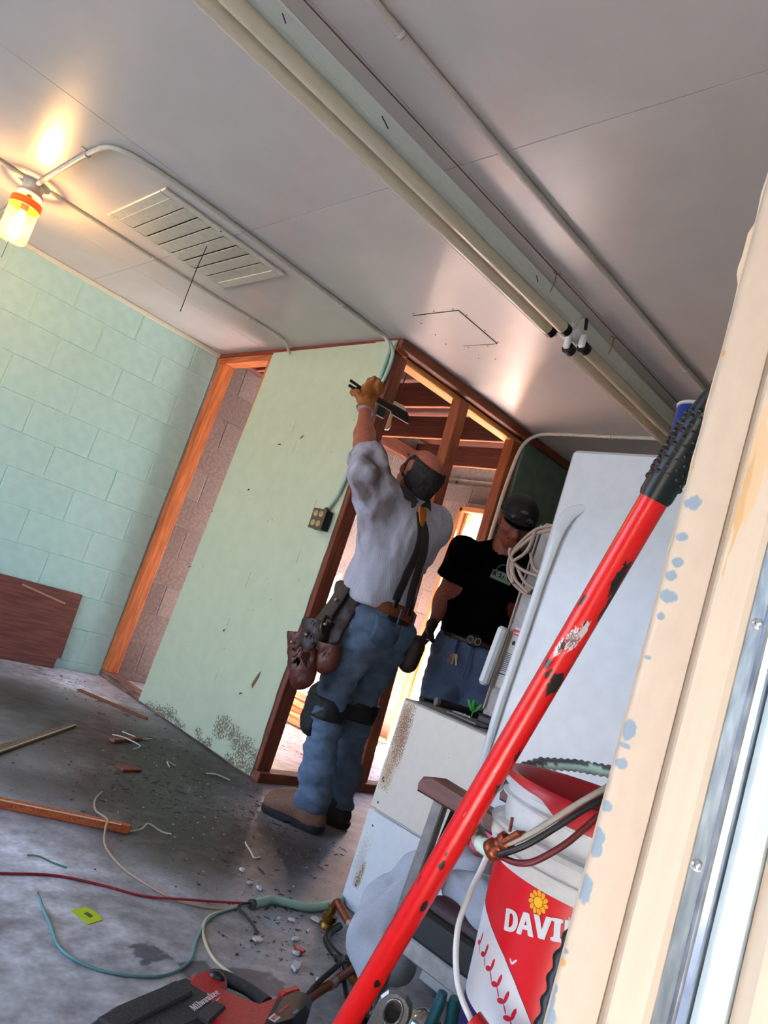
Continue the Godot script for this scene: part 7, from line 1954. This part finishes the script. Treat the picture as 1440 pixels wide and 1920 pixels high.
	part(t, "lettering", lettering("Milwaukee", 0.021, func(x, y, z): return Vector3(-1.222, 0.0908, -1.085) + td * x * 0.85 + tu * y + Vector3.UP * z * 0.2, 700, 0.002, "Droid Serif", 0.25), wl)
	part(t, "lightning_mark", MB.new().prism([Vector2(-0.026, -0.010), Vector2(0.006, -0.002), Vector2(0.002, 0.002), Vector2(0.030, 0.010), Vector2(-0.002, 0.004), Vector2(0.002, 0.000)], 0.001, Vector3(-1.205, 0.0908, -1.098), Basis(td, tu, td.cross(tu)) * Basis(Vector3.BACK, -0.12)), wl)
	var bd := Vector3(-0.02, 0, -0.045).normalized()
	var bu := Vector3(-0.045, 0, 0.02).normalized()
	part(t, "badge", MB.new().box(Vector3(-1.118, 0.103, -1.187), Vector3(0.026, 0.001, 0.016), Basis(bd, Vector3.UP, bd.cross(Vector3.UP)), 0.0), wl)
	part(t, "lettering", lettering("M18", 0.012, func(x, y, z): return Vector3(-1.118, 0.1042, -1.187) + bd * x + bu * y + Vector3.UP * z * 0.2, 700, 0.001), mat(Color(0.6, 0.05, 0.06), 0.5))
	part(t, "lettering", lettering("REDLITHIUM", 0.008, func(x, y, z): return Vector3(-1.1395, 0.1034, -1.229) + bd * x + bu * y + Vector3.UP * z * 0.2, 700, 0.001), mat(Color(0.72, 0.25, 0.25), 0.5))
	part(t, "lettering", lettering("XC5.0", 0.008, func(x, y, z): return Vector3(-1.135, 0.1034, -1.245) + bd * x - bu * 0.012 + bu * y + Vector3.UP * z * 0.2, 700, 0.001), mat(Color(0.6, 0.66, 0.8), 0.5))

# ------------------------------------------------------------------ small fittings and the room beyond
func build_details() -> void:
	# quad outlet on the sheet's right edge
	var t := thing("outlet_box", "grey steel outlet box with four ivory sockets on mint wall", "outlet", Vector3(-3.055, 1.35, ZP))
	var box_m := mat(Color(0.10, 0.10, 0.095), 0.5, 0.3)
	part(t, "box", MB.new().box(Vector3(-3.05, 1.352, ZP + 0.036), Vector3(0.108, 0.108, 0.05), Basis.IDENTITY, 0.004), box_m)
	part(t, "cover", MB.new().box(Vector3(-3.05, 1.352, ZP + 0.063), Vector3(0.112, 0.112, 0.006), Basis.IDENTITY, 0.003), noisy(Color(0.30, 0.27, 0.21), Color(0.37, 0.33, 0.26), 0.45, Vector3.ONE * 9, 0.03, 0.4))
	for q in [[-0.022, 0.026], [0.022, 0.026], [-0.022, -0.026], [0.022, -0.026]]:
		var c := Vector3(-3.05 + q[0], 1.352 + q[1], ZP + 0.066)
		var s := part(t, "socket", MB.new().lathe([Vector2(0.017, 0), Vector2(0.016, 0.004), Vector2(0, 0.004)], 18, c, Basis(Vector3.RIGHT, PI / 2)), mat(Color(0.68, 0.58, 0.40), 0.45))
		part(s, "slot", MB.new().box(c + Vector3(-0.006, 0.003, 0.0042), Vector3(0.0025, 0.009, 0.0008), Basis.IDENTITY, 0.0), mat(Color(0.06, 0.05, 0.04), 0.7))
		part(s, "slot", MB.new().box(c + Vector3(0.006, 0.003, 0.0042), Vector3(0.0025, 0.009, 0.0008), Basis.IDENTITY, 0.0), mat(Color(0.06, 0.05, 0.04), 0.7))
	part(t, "fitting", MB.new().lathe([Vector2(0.016, 0), Vector2(0.016, 0.012), Vector2(0.012, 0.014), Vector2(0.012, 0.02)], 12, Vector3(-3.04, 1.405, ZP + 0.03)), box_m)
	# nails and gouges in the sheet
	var n := 0
	for q in [[-3.50, 1.83, "long bent nail right of centre high in mint wall"], [-3.86, 1.46, "nail at mid height near the middle of mint wall"], [-3.70, 1.77, "nail left of the long bent one in mint wall"], [-4.18, 1.28, "nail beside the mint sheet's bare left edge, upper of two"], [-4.20, 0.9, "nail beside the mint sheet's bare left edge, lower of two"], [-3.6, 0.62, "nail low in the mint wall above the floor dirt"], [-3.25, 0.35, "lowest nail in mint wall near torn paper"]]:
		var o := thing("nail", q[2], "nail", Vector3(q[0], q[1], ZP + 0.009), "nails in the mint wall")
		part(o, "shank", MB.new().tube([Vector3(q[0], q[1], ZP + 0.006), Vector3(q[0], q[1], ZP + 0.016), Vector3(q[0] + 0.006 * (1 if n % 2 else -1), q[1] - 0.018 * (1.0 if n < 1 else 0.4), ZP + 0.02)], 0.0028, 6, true, 3), mat(Color(0.07, 0.06, 0.05), 0.6))
		n += 1
	# lampholder hanging from a joist in the far room
	t = thing("lampholder", "white lampholder with unlit bulb hanging in the opened wall bay", "lamp", Vector3(-3.15, 2.45, -2.745))
	var porc := mat(Color(0.74, 0.69, 0.62), 0.4)
	part(t, "flex", MB.new().tube([Vector3(-3.15, 2.45, -2.745), Vector3(-3.148, 2.18, -2.745)], 0.004, 6), mat(Color(0.14, 0.08, 0.06), 0.7))
	part(t, "socket", MB.new().lathe([Vector2(0.0, 0.055), Vector2(0.018, 0.053), Vector2(0.024, 0.03), Vector2(0.024, 0.0), Vector2(0.016, -0.02), Vector2(0.015, -0.03)], 16, Vector3(-3.15, 2.135, -2.737), Basis(Vector3.BACK, 0.25)), porc)
	part(t, "bracket", MB.new().prism([Vector2(-0.01, -0.012), Vector2(0.06, -0.02), Vector2(0.068, -0.006), Vector2(0.05, 0.016), Vector2(-0.01, 0.02)], 0.03, Vector3(-3.145, 2.165, -2.735), Basis(Vector3(0.68, 0, -0.73), Vector3.UP, Vector3(0.73, 0, 0.68)), 0.004), porc)
	part(t, "bulb", MB.new().lathe([Vector2(0.013, 0.0), Vector2(0.014, -0.03), Vector2(0.024, -0.06), Vector2(0.026, -0.08), Vector2(0.018, -0.098), Vector2(0, -0.104)], 16, Vector3(-3.154, 2.112, -2.737), Basis(Vector3.BACK, -0.12)), mat(Color(0.72, 0.58, 0.46), 0.25))
	part(t, "pull_chain", MB.new().tube([Vector3(-3.16, 2.10, -2.72), Vector3(-3.165, 1.86, -2.72)], 0.0015, 5), mat(Color(0.5, 0.4, 0.35), 0.4))
	# bits of work on the sunlit floor beyond the partition
	t = thing("lumber_stack", "low pile of orange lumber on the sunlit floor beyond", "lumber", Vector3(-4.5, 0, -3.95))
	var lum := wood(Color(0.62, 0.34, 0.18), Color(0.74, 0.44, 0.26), 0)
	for q in [[0.0, 0.03, -0.1, 0.0], [0.02, 0.03, 0.12, 0.1], [0.0, 0.09, 0.0, 0.25], [0.03, 0.15, 0.02, -0.15], [-0.02, 0.21, 0.0, 0.1]]:
		part(t, "board", MB.new().box(Vector3(-4.5 + q[0], q[1], -3.95 + q[2]), Vector3(0.55, 0.045, 0.09), Basis(Vector3.UP, q[3]), 0.004), lum)
	t = thing("level_stick", "yellow stick with a brown end lying by far block wall", "stick", Vector3(-4.3, 0, -4.72))
	part(t, "stick", MB.new().bar(Vector3(-4.26, 0.016, -4.78), Vector3(-4.52, 0.016, -4.62), 0.03, 0.03, Vector3.UP, 0.003), mat(Color(0.72, 0.52, 0.08), 0.5))
	part(t, "end", MB.new().bar(Vector3(-4.52, 0.02, -4.62), Vector3(-4.66, 0.02, -4.54), 0.045, 0.04, Vector3.UP, 0.004), mat(Color(0.40, 0.17, 0.12), 0.6))
	t = thing("clamp_tool", "black-jawed tool with a round dark knob on far floor", "tool", Vector3(-4.1, 0, -4.45))
	var blk := mat(Color(0.05, 0.035, 0.035), 0.5)
	part(t, "jaw", MB.new().bar(Vector3(-4.22, 0.02, -4.60), Vector3(-4.10, 0.02, -4.66), 0.022, 0.03, Vector3.UP, 0.004), blk)
	part(t, "jaw", MB.new().bar(Vector3(-4.20, 0.02, -4.60), Vector3(-4.06, 0.02, -4.58), 0.022, 0.03, Vector3.UP, 0.004), blk)
	part(t, "shaft", MB.new().tube([Vector3(-4.22, 0.02, -4.55), Vector3(-4.12, 0.02, -4.42)], 0.012, 8), mat(Color(0.5, 0.52, 0.56), 0.3, 0.6))
	part(t, "knob", MB.new().ball(Vector3(-4.08, 0.032, -4.38), Vector3.ONE * 0.032), blk)
	# rags of torn sheathing caught along the sheet's lower edge
	t = thing("torn_paper", "strip of torn brown paper stuck low on the mint wall", "paper", Vector3(-3.17, 0.45, ZP + 0.01))
	part(t, "strip", MB.new().prism([Vector2(-0.012, -0.04), Vector2(0.008, -0.05), Vector2(0.012, 0.02), Vector2(0.0, 0.05), Vector2(-0.008, 0.02)], 0.002, Vector3(-3.17, 0.45, ZP + 0.0105), Basis(Vector3.BACK, -0.3)), mat(Color(0.45, 0.33, 0.22), 0.8))
	# tipped white drawer fronts under the chair
	t = thing("drawer_front", "white panel offcut leaning under the steel-framed chair", "panel", Vector3(-1.18, 0, -1.86))
	part(t, "panel", MB.new().box(Vector3(-1.21, 0.13, -1.93), Vector3(0.17, 0.25, 0.016), Basis(Vector3.RIGHT, -0.25), 0.003), mat(Color(0.70, 0.69, 0.68), 0.4))
